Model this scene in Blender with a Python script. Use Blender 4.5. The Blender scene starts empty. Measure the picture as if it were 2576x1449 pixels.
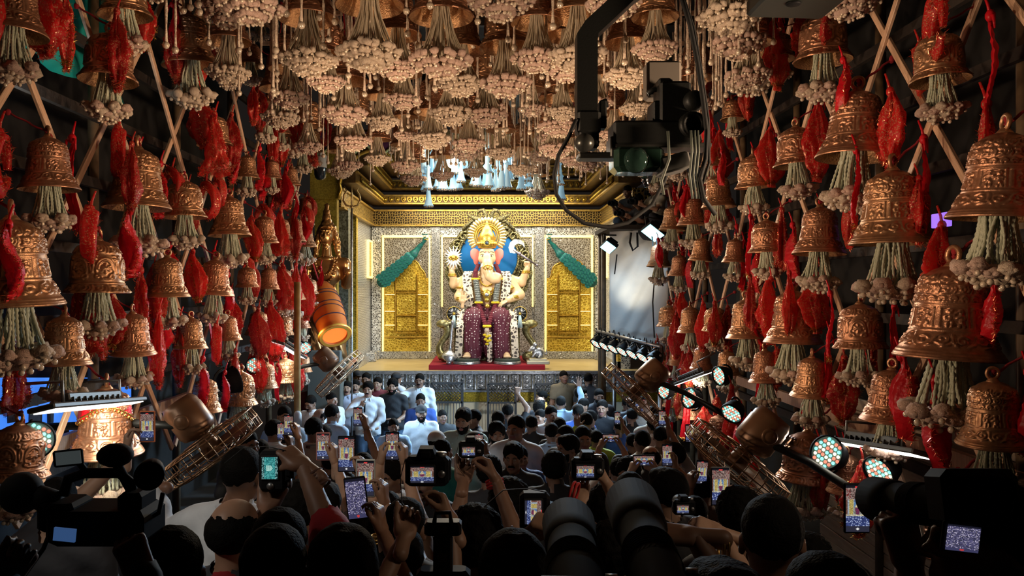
import bpy, math, random, time
import numpy as np
from mathutils import Vector, Matrix, Euler
T0 = time.time()
random.seed(7)
rng = np.random.default_rng(7)
scene = bpy.context.scene
COL = scene.collection
PI = math.pi
# ---------------------------------------------------------------- camera
F, HC, CX, CY = 1900.0, 3.45, 1225.0, 728.0        # focal length in px, camera height, vanishing point
def P(px, py, Y):
    return Vector(((px - CX) * Y / F, Y, HC + (CY - py) * Y / F))
cam_data = bpy.data.cameras.new('camera')
cam = bpy.data.objects.new('camera', cam_data)
COL.objects.link(cam)
cam.location = (0, 0, HC)
cam.rotation_euler = (PI / 2, 0, 0)
cam_data.sensor_width = 36
cam_data.lens = F / 2576 * 36
cam_data.shift_x = (1288 - CX) / 2576
cam_data.shift_y = (CY - 724.5) / 2576
cam_data.clip_start = 0.05
scene.camera = cam
# ---------------------------------------------------------------- world, exposure
w = bpy.data.worlds.new('night')
scene.world = w
w.use_nodes = True
w.node_tree.nodes['Background'].inputs[0].default_value = (0.5, 0.4, 0.35, 1)
w.node_tree.nodes['Background'].inputs[1].default_value = 0.02
vs = scene.view_settings
vs.view_transform = 'Standard'
vs.look = 'None'
vs.gamma = 1
vs.use_curve_mapping = False
vs.exposure = 0.12
try:
    scene.cycles.max_bounces = 3
    scene.cycles.diffuse_bounces = 2
    scene.cycles.glossy_bounces = 2
    scene.cycles.transparent_max_bounces = 4
    scene.cycles.use_adaptive_sampling = True
    scene.cycles.adaptive_threshold = 0.05
    scene.cycles.sample_clamp_indirect = 4
except Exception:
    pass
# ---------------------------------------------------------------- lights
def aim(o, tgt):
    d = Vector(tgt) - o.location
    o.rotation_euler = d.to_track_quat('-Z', 'Y').to_euler()
def spot(name, loc, tgt, power, color, deg=60, blend=0.6, radius=0.15):
    l = bpy.data.lights.new(name, 'SPOT')
    l.energy = power; l.color = color; l.spot_size = math.radians(deg); l.spot_blend = blend
    l.shadow_soft_size = radius
    o = bpy.data.objects.new(name, l); COL.objects.link(o); o.location = loc; aim(o, tgt)
    return o
def area(name, loc, tgt, power, color, sx=1, sy=0.2, spread=180):
    l = bpy.data.lights.new(name, 'AREA')
    l.shape = 'RECTANGLE'; l.size = sx; l.size_y = sy; l.energy = power; l.color = color
    l.spread = math.radians(spread)
    o = bpy.data.objects.new(name, l); COL.objects.link(o); o.location = loc; aim(o, tgt)
    return o
def point(name, loc, power, color, radius=0.1):
    l = bpy.data.lights.new(name, 'POINT')
    l.energy = power; l.color = color; l.shadow_soft_size = radius
    o = bpy.data.objects.new(name, l); COL.objects.link(o); o.location = loc
    return o
WARM = (1.0, 0.70, 0.46)
AMBER = (1.0, 0.74, 0.42)
COOL = (0.45, 0.72, 1.0)
# warm floods spaced along the lattice walls, each washing the opposite wall and the ceiling of bells
for i, y in enumerate((0.6, 2.6, 4.6, 6.6, 8.6, 10.6)):
    pw = 290 if i < 4 else 220
    for sd in (-1, 1):
        if i < 2: spot('wall_flood_fill', (sd * 2.45, y, HC + 0.25), (-sd * 3.2, y + 1.3, HC + 1.85), pw * .9, WARM, 46, 0.35, 0.12)  # nearest pairs are added out of frame as extra warm fill, no fixtures modelled
        else: spot('wall_flood_fill', (sd * 2.45, y, HC - 0.35), (-sd * 3.2, y + 1.2, HC + 1.15), pw, WARM, 56, 0.45, 0.12)
for y in (3.4, 6.2, 9.0):
    for sd in (-1, 1):
        spot('ceiling_flood_light', (sd * 2.4, y, HC - 0.1), (-sd * 0.5, y + 1.8, HC + 3.0), 205, WARM, 75, 0.8, 0.12)
# stage lighting: ceiling wash, front key from the portal, bluish floods over the white sheet
area('stage_ceiling_light', (0, 17.3, HC + 2.3), (0, 17.9, 0), 270, (1.0, 0.88, 0.68), 4.2, 1.4)
spot('stage_key_light', (-2.2, 13.9, HC + 1.6), (0.05, 17.3, 3.4), 560, (1.0, 0.93, 0.8), 44, 0.7, 0.2)
spot('stage_key_light', (2.0, 13.9, HC + 1.5), (0.05, 17.3, 3.4), 560, (1.0, 0.93, 0.8), 44, 0.7, 0.2)
spot('crowd_flood_light', (2.55, 12.75, HC + 0.72), (-1.6, 12.6, 1.0), 1850, COOL, 85, 0.8, 0.2)
spot('crowd_flood_light', (2.00, 13.60, HC + 0.62), (0.2, 9.5, 0.9), 1560, COOL, 80, 0.8, 0.2)
spot('crowd_flood_light', (2.45, 9.6, HC - 0.75), (-1.3, 13.2, 1.1), 850, COOL, 60, 0.8, 0.2)
spot('crowd_flood_light', (-2.35, 10.2, HC - 0.6), (0.9, 12.6, 1.0), 560, COOL, 60, 0.8, 0.2)
spot('stage_audience_light', (0.6, 15.2, HC + 2.2), (0, 4.5, 1.9), 1700, (1.0, .86, .66), 62, 0.6, 0.2)
spot('riser_fill_light', (-2.5, 1.0, HC + 1.3), (-1.05, 3.4, 2.40), 130, (1.0, .93, .84), 40, 0.8, 0.15)  # unseen spot added at upper left to light the white shirt and red sleeve
spot('riser_fill_light', (2.4, 1.2, HC + 1.2), (0.15, 3.2, 2.55), 85, (1.0, .80, .60), 40, 0.8, 0.15)  # unseen spot added on the right to brighten the raised arms
spot('truss_front_light', (1.7, 13.0, HC - 0.6), (-0.3, 16.3, 1.35), 260, (.95, .97, 1.0), 62, 0.8, 0.15)
spot('statue_light', (-1.9, 12.2, HC + 0.1), (-2.85, 13.5, HC + 0.75), 90, (1, .80, .5), 42, .6, .1)
spot('sheet_flood_light', (2.75, 12.6, HC + 0.9), (3.1, 14.2, HC - 0.2), 60, COOL, 70, 0.9, 0.1)
spot('sheet_flood_light', (1.95, 13.3, HC + 0.65), (2.3, 14.3, HC - 0.1), 30, COOL, 60, 0.9, 0.1)
spot('sheet_uplight', (2.35, 13.2, HC - 0.75), (2.75, 14.2, HC + 0.2), 80, (1, .9, .7), 50, 0.9, 0.1)
# ---------------------------------------------------------------- materials
MATS = {}
def _tex(nt, kind, scale, detail=2, coord='Object', vec=None):
    n = nt.nodes
    tc = n.new('ShaderNodeTexCoord')
    if kind == 'noise':
        t = n.new('ShaderNodeTexNoise'); t.inputs['Scale'].default_value = scale; t.inputs['Detail'].default_value = detail
    elif kind == 'voronoi':
        t = n.new('ShaderNodeTexVoronoi'); t.inputs['Scale'].default_value = scale
    elif kind == 'wave':
        t = n.new('ShaderNodeTexWave'); t.inputs['Scale'].default_value = scale; t.inputs['Distortion'].default_value = 2
    src = tc.outputs[coord]
    if vec:
        mp = n.new('ShaderNodeMapping'); mp.inputs['Scale'].default_value = vec
        nt.links.new(src, mp.inputs['Vector']); src = mp.outputs['Vector']
    nt.links.new(src, t.inputs['Vector'])
    return t
def mat(name, col, rough=0.5, metal=0.0, col2=None, nscale=8, lo=0.35, hi=0.65, ntype='noise', bump=0, bscale=40,
        btype='noise', emit=None, estr=0, alpha=1.0, trans=0, fleck=None, fscale=120, fthr=0.72, vec=None, coat=0, spec=0.5):
    if name in MATS:
        return MATS[name]
    m = bpy.data.materials.new(name); m.use_nodes = True
    nt = m.node_tree; n = nt.nodes; L = nt.links
    b = n['Principled BSDF']
    b.inputs['Base Color'].default_value = (*col, 1)
    b.inputs['Roughness'].default_value = rough
    b.inputs['Metallic'].default_value = metal
    b.inputs['Specular IOR Level'].default_value = spec
    if coat: b.inputs['Coat Weight'].default_value = coat
    csrc = None
    if col2:
        t = _tex(nt, ntype, nscale, vec=vec)
        r = n.new('ShaderNodeValToRGB')
        r.color_ramp.elements[0].position = lo; r.color_ramp.elements[1].position = hi
        r.color_ramp.elements[0].color = (*col, 1); r.color_ramp.elements[1].color = (*col2, 1)
        out = t.outputs['Distance'] if ntype == 'voronoi' else t.outputs[0]
        L.new(out, r.inputs[0]); csrc = r.outputs[0]
        L.new(csrc, b.inputs['Base Color'])
    if fleck:
        t = _tex(nt, 'voronoi', fscale)
        mm = n.new('ShaderNodeMath'); mm.operation = 'GREATER_THAN'; mm.inputs[1].default_value = fthr
        sep = n.new('ShaderNodeSeparateColor'); L.new(t.outputs['Color'], sep.inputs[0]); L.new(sep.outputs[0], mm.inputs[0])
        mx = n.new('ShaderNodeMix'); mx.data_type = 'RGBA'
        L.new(mm.outputs[0], mx.inputs[0])
        if csrc: L.new(csrc, mx.inputs[6])
        else: mx.inputs[6].default_value = (*col, 1)
        mx.inputs[7].default_value = (*fleck, 1)
        L.new(mx.outputs[2], b.inputs['Base Color'])
        ml = n.new('ShaderNodeMath'); ml.operation = 'MULTIPLY'; ml.inputs[1].default_value = 0.35; L.new(mm.outputs[0], ml.inputs[0]); L.new(ml.outputs[0], b.inputs['Metallic'])
        inv = n.new('ShaderNodeMath'); inv.operation = 'MULTIPLY_ADD'
        inv.inputs[1].default_value = 0.22 - rough; inv.inputs[2].default_value = rough
        L.new(mm.outputs[0], inv.inputs[0]); L.new(inv.outputs[0], b.inputs['Roughness'])
    if bump:
        t = _tex(nt, btype, bscale, 2)
        bp = n.new('ShaderNodeBump'); bp.inputs['Strength'].default_value = bump; bp.inputs['Distance'].default_value = 0.02
        L.new(t.outputs['Distance'] if btype == 'voronoi' else t.outputs[0], bp.inputs['Height'])
        L.new(bp.outputs[0], b.inputs['Normal'])
    if emit:
        b.inputs['Emission Color'].default_value = (*emit, 1); b.inputs['Emission Strength'].default_value = estr
    if alpha < 1: b.inputs['Alpha'].default_value = alpha
    if trans:
        out = n['Material Output']
        tr = n.new('ShaderNodeBsdfTranslucent'); tr.inputs[0].default_value = (*col, 1)
        mx = n.new('ShaderNodeMixShader'); mx.inputs[0].default_value = trans
        L.new(b.outputs[0], mx.inputs[1]); L.new(tr.outputs[0], mx.inputs[2]); L.new(mx.outputs[0], out.inputs['Surface'])
    MATS[name] = m
    return m
def vcol_mat(name, rough=0.5, estr=0.0):
    if name in MATS: return MATS[name]
    m = bpy.data.materials.new(name); m.use_nodes = True
    nt = m.node_tree; b = nt.nodes['Principled BSDF']
    a = nt.nodes.new('ShaderNodeVertexColor'); a.layer_name = 'col'
    b.inputs['Roughness'].default_value = rough
    if estr:
        b.inputs['Base Color'].default_value = (0, 0, 0, 1)
        nt.links.new(a.outputs[0], b.inputs['Emission Color']); b.inputs['Emission Strength'].default_value = estr
    else:
        nt.links.new(a.outputs[0], b.inputs['Base Color'])
    MATS[name] = m
    return m
BRONZE = mat('bronze', (0.60, 0.305, 0.18), 0.34, 0.75, (0.40, 0.185, 0.10), 9, 0.3, 0.75, bump=0.15, bscale=60)
BRONZE2 = mat('bronze_gold', (0.62, 0.345, 0.185), 0.34, 0.75, (0.42, 0.21, 0.11), 7, 0.3, 0.75, bump=0.15, bscale=60)
BELLIN = mat('bell_inside_foil', (0.62, 0.36, 0.17), 0.42, 0.6, (0.40, 0.20, 0.09), 14, 0.35, 0.7, bump=0.5, bscale=22)
STRAND = mat('jasmine_strand', (0.72, 0.73, 0.55), 0.7, 0, (0.52, 0.54, 0.38), 60, bump=0.4, bscale=200)
THREAD = mat('silk_thread', (0.70, 0.60, 0.44), 0.6, 0, (0.52, 0.43, 0.30), 70)
PETAL = mat('cream_petal', (0.80, 0.67, 0.51), 0.75, 0, (0.60, 0.43, 0.32), 45, bump=0.6, bscale=90)
PINKP = mat('pink_petal', (0.76, 0.55, 0.44), 0.75, 0, (0.58, 0.37, 0.29), 45, bump=0.6, bscale=90)
PEARL = mat('pearl', (0.80, 0.66, 0.50), 0.18, 0.25, coat=0.6)
ROPE = mat('red_rope', (0.42, 0.02, 0.03), 0.8, bump=0.6, bscale=120)
WOOD = mat('lattice_wood', (0.72, 0.47, 0.31), 0.45, 0, (0.52, 0.32, 0.20), 6, vec=(20, 20, 1), bump=0.2, bscale=30)
DWOOD = mat('dark_timber', (0.03, 0.02, 0.014), 0.8, 0, (0.018, 0.012, 0.009), 5, bump=0.3, bscale=20)
REDS = [mat('red_tinsel_net', (0.88, 0.030, 0.026), 0.5, 0, (0.62, 0.014, 0.016), 14, lo=.4, hi=.6, trans=0.35, alpha=.72, fleck=(1.0, 0.50, 0.28), fscale=150, fthr=0.80),
        mat('red_satin', (0.82, 0.012, 0.024), 0.42, 0, (0.58, 0.006, 0.016), 9, trans=0.25, bump=0.35, bscale=35),
        mat('dark_red_net', (0.62, 0.018, 0.020), 0.55, 0, (0.38, 0.009, 0.012), 12, lo=.4, hi=.6, trans=0.35, alpha=.75, fleck=(1.0, 0.55, 0.28), fscale=140, fthr=0.83)]
TINSEL = mat('gold_red_tinsel', (1.0, 0.45, 0.22), 0.2, 0.8, (0.85, 0.10, 0.06), 60)
GTINSEL = mat('gold_tinsel', (0.85, 0.55, 0.14), 0.25, 0.9, (0.6, 0.3, 0.06), 60)
GOLD = mat('gold', (0.75, 0.50, 0.10), 0.3, 0.85, (0.55, 0.33, 0.05), 12, bump=0.2, bscale=50)
GOLDP = mat('gold_paint', (0.62, 0.42, 0.10), 0.4, 0.6, (0.42, 0.25, 0.05), 10)
SILVER = mat('silver', (0.62, 0.64, 0.66), 0.3, 0.85, (0.4, 0.42, 0.45), 14, bump=0.25, bscale=60)
BLACKP = mat('black_plastic', (0.008, 0.008, 0.009), 0.6, spec=.10)
BLACKM = mat('black_metal', (0.02, 0.021, 0.02), 0.45, 0.4, bump=0.05, bscale=200)
RUBBER = mat('black_rubber', (0.014, 0.014, 0.014), 0.75)
GREYM = mat('grey_metal', (0.25, 0.25, 0.25), 0.4, 0.8)
CHROME = mat('chrome', (0.7, 0.7, 0.7), 0.15, 1.0)
GLASS = mat('lens_glass', (0.02, 0.03, 0.04), 0.05, 0.0, coat=1.0)
# ---------------------------------------------------------------- mesh helpers
def link(o, parent=None):
    COL.objects.link(o)
    if parent is not None: o.parent = parent
    return o
def np_mesh(name, V, Q, mats, midx=None, smooth=True):
    V = np.asarray(V, np.float32); Q = np.asarray(Q, np.int32)
    me = bpy.data.meshes.new(name)
    k = Q.shape[1]
    me.vertices.add(len(V)); me.vertices.foreach_set('co', V.ravel())
    me.loops.add(Q.size); me.loops.foreach_set('vertex_index', Q.ravel())
    me.polygons.add(len(Q)); me.polygons.foreach_set('loop_start', np.arange(0, Q.size, k, dtype=np.int32))
    if not isinstance(mats, (list, tuple)): mats = [mats]
    for m in mats: me.materials.append(m)
    if midx is not None: me.polygons.foreach_set('material_index', np.asarray(midx, np.int32))
    if smooth: me.polygons.foreach_set('use_smooth', np.ones(len(Q), bool))
    me.update(calc_edges=True)
    return me
def ortho(d):
    d = Vector(d).normalized()
    a = Vector((0, 0, 1)) if abs(d.z) < 0.9 else Vector((1, 0, 0))
    x = d.cross(a).normalized()
    return x, d.cross(x).normalized(), d
class MB:
    def __init__(s): s.v = []; s.f = []; s.m = []; s.sm = []
    def add(s, V, Fc, mi=0, M=None, smooth=True):
        o = len(s.v)
        for p in V:
            p = Vector(p)
            s.v.append(M @ p if M is not None else p)
        for f in Fc:
            s.f.append([i + o for i in f]); s.m.append(mi); s.sm.append(smooth)
        return s
    def box(s, c, size, mi=0, M=None, R=None, ch=0.0):
        x, y, z = (a / 2 for a in size)
        c = Vector(c)
        if ch <= 0:
            V = [Vector((i * x, j * y, k * z)) for i in (-1, 1) for j in (-1, 1) for k in (-1, 1)]
            Fc = [(0, 1, 3, 2), (4, 6, 7, 5), (0, 4, 5, 1), (2, 3, 7, 6), (0, 2, 6, 4), (1, 5, 7, 3)]
        else:
            ch = min(ch, x * .9, y * .9, z * .9)
            V = []
            for k in (-1, 1):
                zz = k * z
                for (ax, ay) in ((x, y - ch), (x - ch, y), (-x + ch, y), (-x, y - ch), (-x, -y + ch), (-x + ch, -y), (x - ch, -y), (x, -y + ch)):
                    V.append(Vector((ax, ay, k * (z - ch))))
                t = [Vector((q.x * (x - ch) / x, q.y * (y - ch) / y, zz)) for q in V[-8:]]
                V += t
            Fc = []
            for i in range(8):
                j = (i + 1) % 8
                Fc += [(i, j, 16 + j, 16 + i), (8 + i, 8 + j, j, i), (16 + i, 16 + j, 24 + j, 24 + i)]
            Fc += [tuple(range(15, 7, -1)), tuple(range(24, 32))]
            Fc = [f[::-1] for f in Fc]
        V = [(R @ v if R is not None else v) + c for v in V]
        return s.add(V, Fc, mi, M, False)
    def tube(s, pts, r, n=8, mi=0, M=None, cap=True, closed=False, flat=1.0):
        pts = [Vector(p) for p in pts]; k = len(pts)
        rs = r if isinstance(r, (list, tuple, np.ndarray)) else [r] * k
        V = []; Fc = []; px = None
        for i in range(k):
            if closed: d = pts[(i + 1) % k] - pts[i - 1]
            else: d = pts[min(i + 1, k - 1)] - pts[max(i - 1, 0)]
            if d.length < 1e-9: d = Vector((0, 0, 1))
            d.normalize()
            if px is None: x, y, _ = ortho(d)
            else:
                x = px - d * px.dot(d)
                if x.length < 1e-6: x, y, _ = ortho(d)
                x.normalize(); y = d.cross(x)
            px = x
            for j in range(n):
                a = 2 * PI * j / n
                V.append(pts[i] + (x * math.cos(a) + y * math.sin(a) * flat) * rs[i])
        for i in range(k if closed else k - 1):
            for j in range(n):
                a = i * n + j; b = i * n + (j + 1) % n; i2 = (i + 1) % k
                Fc.append((a, b, i2 * n + (j + 1) % n, i2 * n + j))
        if cap and not closed:
            Fc.append(tuple(range(n - 1, -1, -1))); Fc.append(tuple(range((k - 1) * n, k * n)))
        return s.add(V, Fc, mi, M)
    def lathe(s, prof, n=24, mi=0, M=None, ang=2 * PI, smooth=True, sx=1.0):
        V = []; Fc = []; full = ang > 6.28; m = n if full else n + 1
        for (r, z) in prof:
            for j in range(m):
                a = ang * j / n
                V.append((r * math.cos(a) * sx, r * math.sin(a), z))
        for i in range(len(prof) - 1):
            for j in range(n):
                j2 = (j + 1) % m
                Fc.append((i * m + j, i * m + j2, (i + 1) * m + j2, (i + 1) * m + j))
        return s.add(V, Fc, mi, M, smooth)
    def ball(s, c, r, n=10, mi=0, M=None, R=None):
        rr = r if isinstance(r, (list, tuple)) else (r, r, r)
        c = Vector(c); V = []; Fc = []; h = max(4, n // 2 + 1)
        V.append(Vector((0, 0, -rr[2])))
        for i in range(1, h):
            t = PI * i / h - PI / 2
            for j in range(n):
                a = 2 * PI * j / n
                V.append(Vector((rr[0] * math.cos(t) * math.cos(a), rr[1] * math.cos(t) * math.sin(a), rr[2] * math.sin(t))))
        V.append(Vector((0, 0, rr[2])))
        for j in range(n):
            Fc.append((0, 1 + (j + 1) % n, 1 + j))
            o = 1 + (h - 2) * n
            Fc.append((o + j, o + (j + 1) % n, len(V) - 1))
        for i in range(h - 2):
            for j in range(n):
                a = 1 + i * n + j; b = 1 + i * n + (j + 1) % n
                Fc.append((a, b, b + n, a + n))
        V = [(R @ v if R is not None else v) + c for v in V]
        return s.add(V, Fc, mi, M)
    def prism(s, poly, d, mi=0, M=None, y0=0.0):
        # outline in x,z pulled along y by d
        n = len(poly)
        V = [(x, y0, z) for x, z in poly] + [(x, y0 + d, z) for x, z in poly]
        Fc = [tuple(range(n)), tuple(range(2 * n - 1, n - 1, -1))]
        for i in range(n):
            j = (i + 1) % n
            Fc.append((j, i, n + i, n + j))
        return s.add(V, Fc, mi, M, False)
    def torus(s, c, R, r, n=20, k=8, mi=0, M=None, ax='z', sq=1.0):
        pts = []
        for i in range(n):
            a = 2 * PI * i / n
            x, y = R * math.cos(a), R * math.sin(a) * sq
            pts.append(Vector(c) + Vector({'z': (x, y, 0), 'y': (x, 0, y), 'x': (0, x, y)}[ax]))
        return s.tube(pts, r, k, mi, M, closed=True)
    def mesh(s, name, mats):
        me = bpy.data.meshes.new(name)
        me.from_pydata([tuple(v) for v in s.v], [], s.f)
        if not isinstance(mats, (list, tuple)): mats = [mats]
        for m in mats: me.materials.append(m)
        me.polygons.foreach_set('material_index', np.array(s.m, np.int32))
        me.polygons.foreach_set('use_smooth', np.array(s.sm, bool))
        me.update()
        return me
    def build(s, name, mats, parent=None):
        return link(bpy.data.objects.new(name, s.mesh(name, mats)), parent)
def obj(name, me, parent=None, loc=None, rot=None, sc=None):
    o = bpy.data.objects.new(name, me)
    if loc is not None: o.location = loc
    if rot is not None: o.rotation_euler = rot
    if sc is not None: o.scale = (sc, sc, sc) if not isinstance(sc, (list, tuple)) else sc
    return link(o, parent)
def tag(o, label=None, cat=None, group=None, kind=None):
    if label: o['label'] = label
    if cat: o['category'] = cat
    if group: o['group'] = group
    if kind: o['kind'] = kind
    return o
def thing(name, label, cat, loc=(0, 0, 0), rot=(0, 0, 0), group=None, sc=1):
    o = bpy.data.objects.new(name, None); o.empty_display_size = 0.1
    o.location = loc; o.rotation_euler = rot
    o.scale = (sc, sc, sc)
    COL.objects.link(o)
    return tag(o, label, cat, group)
def struct(name, mb, m, parent=None):
    o = mb.build(name, m, parent)
    if parent is None: o['kind'] = 'structure'
    return o
def look_M(loc, xdir, zdir):
    # matrix whose z axis follows zdir and x axis as near xdir as can be
    z = Vector(zdir).normalized(); x = Vector(xdir); x = (x - z * x.dot(z)).normalized(); y = z.cross(x)
    M = Matrix.Identity(4)
    for i in range(3):
        M[i][0] = x[i]; M[i][1] = y[i]; M[i][2] = z[i]; M[i][3] = loc[i]
    return M
# ---------------------------------------------------------------- smooth solid modelling: blended shapes -> one skin
class SDF:
    def __init__(s, h): s.h = h; s.p = []
    def cap(s, a, b, ra, rb=None, k=0.03, reg=0, sub=False):
        s.p.append(('c', np.array(a, float), np.array(b, float), ra, ra if rb is None else rb, k, reg, sub)); return s
    def chain(s, pts, rs, k=0.03, reg=0):
        for i in range(len(pts) - 1): s.cap(pts[i], pts[i + 1], rs[i], rs[i + 1], k, reg)
        return s
    def ell(s, c, r, k=0.03, reg=0, R=None, sub=False):
        s.p.append(('e', np.array(c, float), np.array(r, float), None if R is None else np.array(R.to_3x3()), 0, k, reg, sub)); return s
    def mesh(s):
        h = s.h; lo = np.full(3, 1e9); hi = -lo
        bbs = []
        for p in s.p:
            if p[0] == 'c':
                a, b, ra, rb = p[1:5]; r = max(ra, rb)
                bl, bh = np.minimum(a, b) - r, np.maximum(a, b) + r
            else:
                r = p[2] if p[3] is None else np.full(3, p[2].max())
                bl, bh = p[1] - r, p[1] + r
            bbs.append((bl, bh))
            if not p[7]: lo = np.minimum(lo, bl); hi = np.maximum(hi, bh)
        lo -= 3 * h; hi += 3 * h
        n = np.ceil((hi - lo) / h).astype(int) + 1
        ax = [lo[i] + h * np.arange(n[i]) for i in range(3)]
        d = np.full(n, 9.0, np.float32); best = np.full(n, 9.0, np.float32); reg = np.zeros(n, np.uint8)
        for p, (bl, bh) in zip(s.p, bbs):
            k = p[5]; mg = k + 3 * h
            i0 = np.maximum(((bl - mg - lo) / h).astype(int), 0); i1 = np.minimum(np.ceil((bh + mg - lo) / h).astype(int) + 1, n)
            if (i1 <= i0).any(): continue
            sl = tuple(slice(i0[i], i1[i]) for i in range(3))
            X, Y, Z = np.meshgrid(ax[0][sl[0]], ax[1][sl[1]], ax[2][sl[2]], indexing='ij')
            if p[0] == 'c':
                a, b, ra, rb = p[1:5]; ab = b - a; L2 = float(ab @ ab) + 1e-12
                t = np.clip(((X - a[0]) * ab[0] + (Y - a[1]) * ab[1] + (Z - a[2]) * ab[2]) / L2, 0, 1)
                e = np.sqrt((X - a[0] - t * ab[0]) ** 2 + (Y - a[1] - t * ab[1]) ** 2 + (Z - a[2] - t * ab[2]) ** 2) - (ra + (rb - ra) * t)
            else:
                x, y, z = X - p[1][0], Y - p[1][1], Z - p[1][2]
                if p[3] is not None:
                    R = p[3]
                    x, y, z = R[0, 0] * x + R[1, 0] * y + R[2, 0] * z, R[0, 1] * x + R[1, 1] * y + R[2, 1] * z, R[0, 2] * x + R[1, 2] * y + R[2, 2] * z
                r = p[2]
                k0 = np.sqrt((x / r[0]) ** 2 + (y / r[1]) ** 2 + (z / r[2]) ** 2)
                k1 = np.sqrt((x / r[0] ** 2) ** 2 + (y / r[1] ** 2) ** 2 + (z / r[2] ** 2) ** 2) + 1e-9
                e = k0 * (k0 - 1) / k1
            e = e.astype(np.float32); D = d[sl]
            if p[7]:
                hh = np.clip(0.5 - 0.5 * (D + e) / k, 0, 1)
                d[sl] = D * (1 - hh) - e * hh + k * hh * (1 - hh)
            else:
                hh = np.clip(0.5 + 0.5 * (e - D) / k, 0, 1)
                d[sl] = e * (1 - hh) + D * hh - k * hh * (1 - hh)
                B = best[sl]; mk = e < B
                B[mk] = e[mk]; reg[sl][mk] = p[6]
        S = d < 0
        cnt = np.zeros(n - 1, np.int8)
        for a in (0, 1):
            for b in (0, 1):
                for c in (0, 1):
                    cnt += S[a:n[0] - 1 + a, b:n[1] - 1 + b, c:n[2] - 1 + c]
        act = (cnt > 0) & (cnt < 8)
        I = np.argwhere(act); idx = np.full(n - 1, -1, np.int32); idx[act] = np.arange(len(I))
        acc = np.zeros((len(I), 3)); wt = np.zeros(len(I))
        cs = [(a, b, c) for a in (0, 1) for b in (0, 1) for c in (0, 1)]
        for o1 in cs:
            for axx in range(3):
                if o1[axx]: continue
                o2 = list(o1); o2[axx] = 1
                d1 = d[I[:, 0] + o1[0], I[:, 1] + o1[1], I[:, 2] + o1[2]]; d2 = d[I[:, 0] + o2[0], I[:, 1] + o2[1], I[:, 2] + o2[2]]
                mk = (d1 < 0) != (d2 < 0)
                t = np.where(mk, d1 / np.where(mk, d1 - d2, 1), 0)
                pos = np.array(o1, float)[None, :].repeat(len(I), 0); pos[:, axx] += t
                acc += pos * mk[:, None]; wt += mk
        V = lo + h * (I + acc / wt[:, None])
        rg = reg[I[:, 0], I[:, 1], I[:, 2]]
        Qs = []
        for axx in range(3):
            b, c = (axx + 1) % 3, (axx + 2) % 3
            s1 = [slice(1, -1)] * 3; s2 = [slice(1, -1)] * 3
            s1[axx] = slice(0, -1); s2[axx] = slice(1, None)
            A = S[tuple(s1)]; B2 = S[tuple(s2)]
            E = np.argwhere(A != B2)
            if len(E) == 0: continue
            ins = A[E[:, 0], E[:, 1], E[:, 2]]
            G = E.copy(); G[:, b] += 1; G[:, c] += 1
            def cell(db, dc):
                H = G.copy(); H[:, b] += db; H[:, c] += dc
                return idx[H[:, 0], H[:, 1], H[:, 2]]
            q = np.stack([cell(-1, -1), cell(0, -1), cell(0, 0), cell(-1, 0)], 1)
            q[~ins] = q[~ins][:, ::-1]
            Qs.append(q)
        return V, np.concatenate(Qs), rg
def vnormals(V, Q):
    fn = np.cross(V[Q[:, 2]] - V[Q[:, 0]], V[Q[:, 3]] - V[Q[:, 1]])
    N = np.zeros_like(V)
    for i in range(4): np.add.at(N, Q[:, i], fn)
    return N / (np.linalg.norm(N, axis=1)[:, None] + 1e-12)
def submesh(V, Q, mask):
    q = Q[mask]; u, inv = np.unique(q, return_inverse=True)
    return u, inv.reshape(q.shape)
# ================================================================ hands: five fingers, several poses
def hand_np(pose, h):
    # right hand: wrist at origin, fingers +Y, palm faces -Z, thumb on -X
    P_ = {'relax': ((18, 25, 18), 0, (-.55, .75, -.35)), 'open': ((4, 5, 4), .12, (-.85, .5, -.1)), 'grip': ((62, 70, 35), 0, (-.25, .72, -.65)),
          'phone': ((34, 58, 30), 0, (-.40, .85, -.30)), 'fist': ((82, 88, 55), 0, (.30, .75, -.60)), 'pinch': ((48, 38, 20), .03, (-.15, .80, -.58))}[pose]
    curl, fan, td = P_
    s = SDF(h)
    xs = (-.032, -.011, .010, .030); ln = (.072, .080, .074, .058)
    for x in xs: s.cap((x * .75, .012, 0), (x, .085, 0), .0145, .0135, .014)
    s.cap((0, -.075, 0), (0, .005, 0), .0275, .024, .02)
    s.ell((-.022, .03, -.008), (.018, .03, .014), .015)
    for i, x in enumerate(xs):
        p = Vector((x, .086, 0)); a = 0; d0 = Vector((fan * (i - 1.5), 1, 0)).normalized(); r = .0098 if i < 3 else .0085
        cj = 1.0 + (.12 * (i - 1) if pose != 'open' else 0)
        for q, fr in enumerate((.46, .31, .27)):
            a += math.radians(curl[q]) * cj
            d = Vector((d0.x, d0.y * math.cos(a), -math.sin(a)))
            e = p + d * ln[i] * fr
            s.cap(tuple(p), tuple(e), r, r * .90, .004)
            p = e; r *= .90
    t = Vector(td).normalized()
    p = Vector((-.026, .022, -.006)); e = p + t * .042
    s.cap(tuple(p), tuple(e), .0155, .0115, .012)
    t2 = (t + Vector((.12, .25, -.08))).normalized(); e2 = e + t2 * .03
    s.cap(tuple(e), tuple(e2), .0115, .0105, .004); e3 = e2 + (t2 + Vector((.1, .1, 0))).normalized() * .022
    s.cap(tuple(e2), tuple(e3), .0105, .0085, .004)
    V, Q, rg = s.mesh()
    return V, Q
HANDS = {}
def hand(pose, left, fine):
    k = (pose, left, fine)
    if k not in HANDS:
        if left:
            V, Q = hand(pose, False, fine); V = V.copy(); V[:, 0] *= -1; Q = Q[:, ::-1]
        else:
            V, Q = hand_np(pose, .0058 if fine == 2 else (.0072 if fine else .0095))
        HANDS[k] = (V, Q)
    return HANDS[k]
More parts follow.
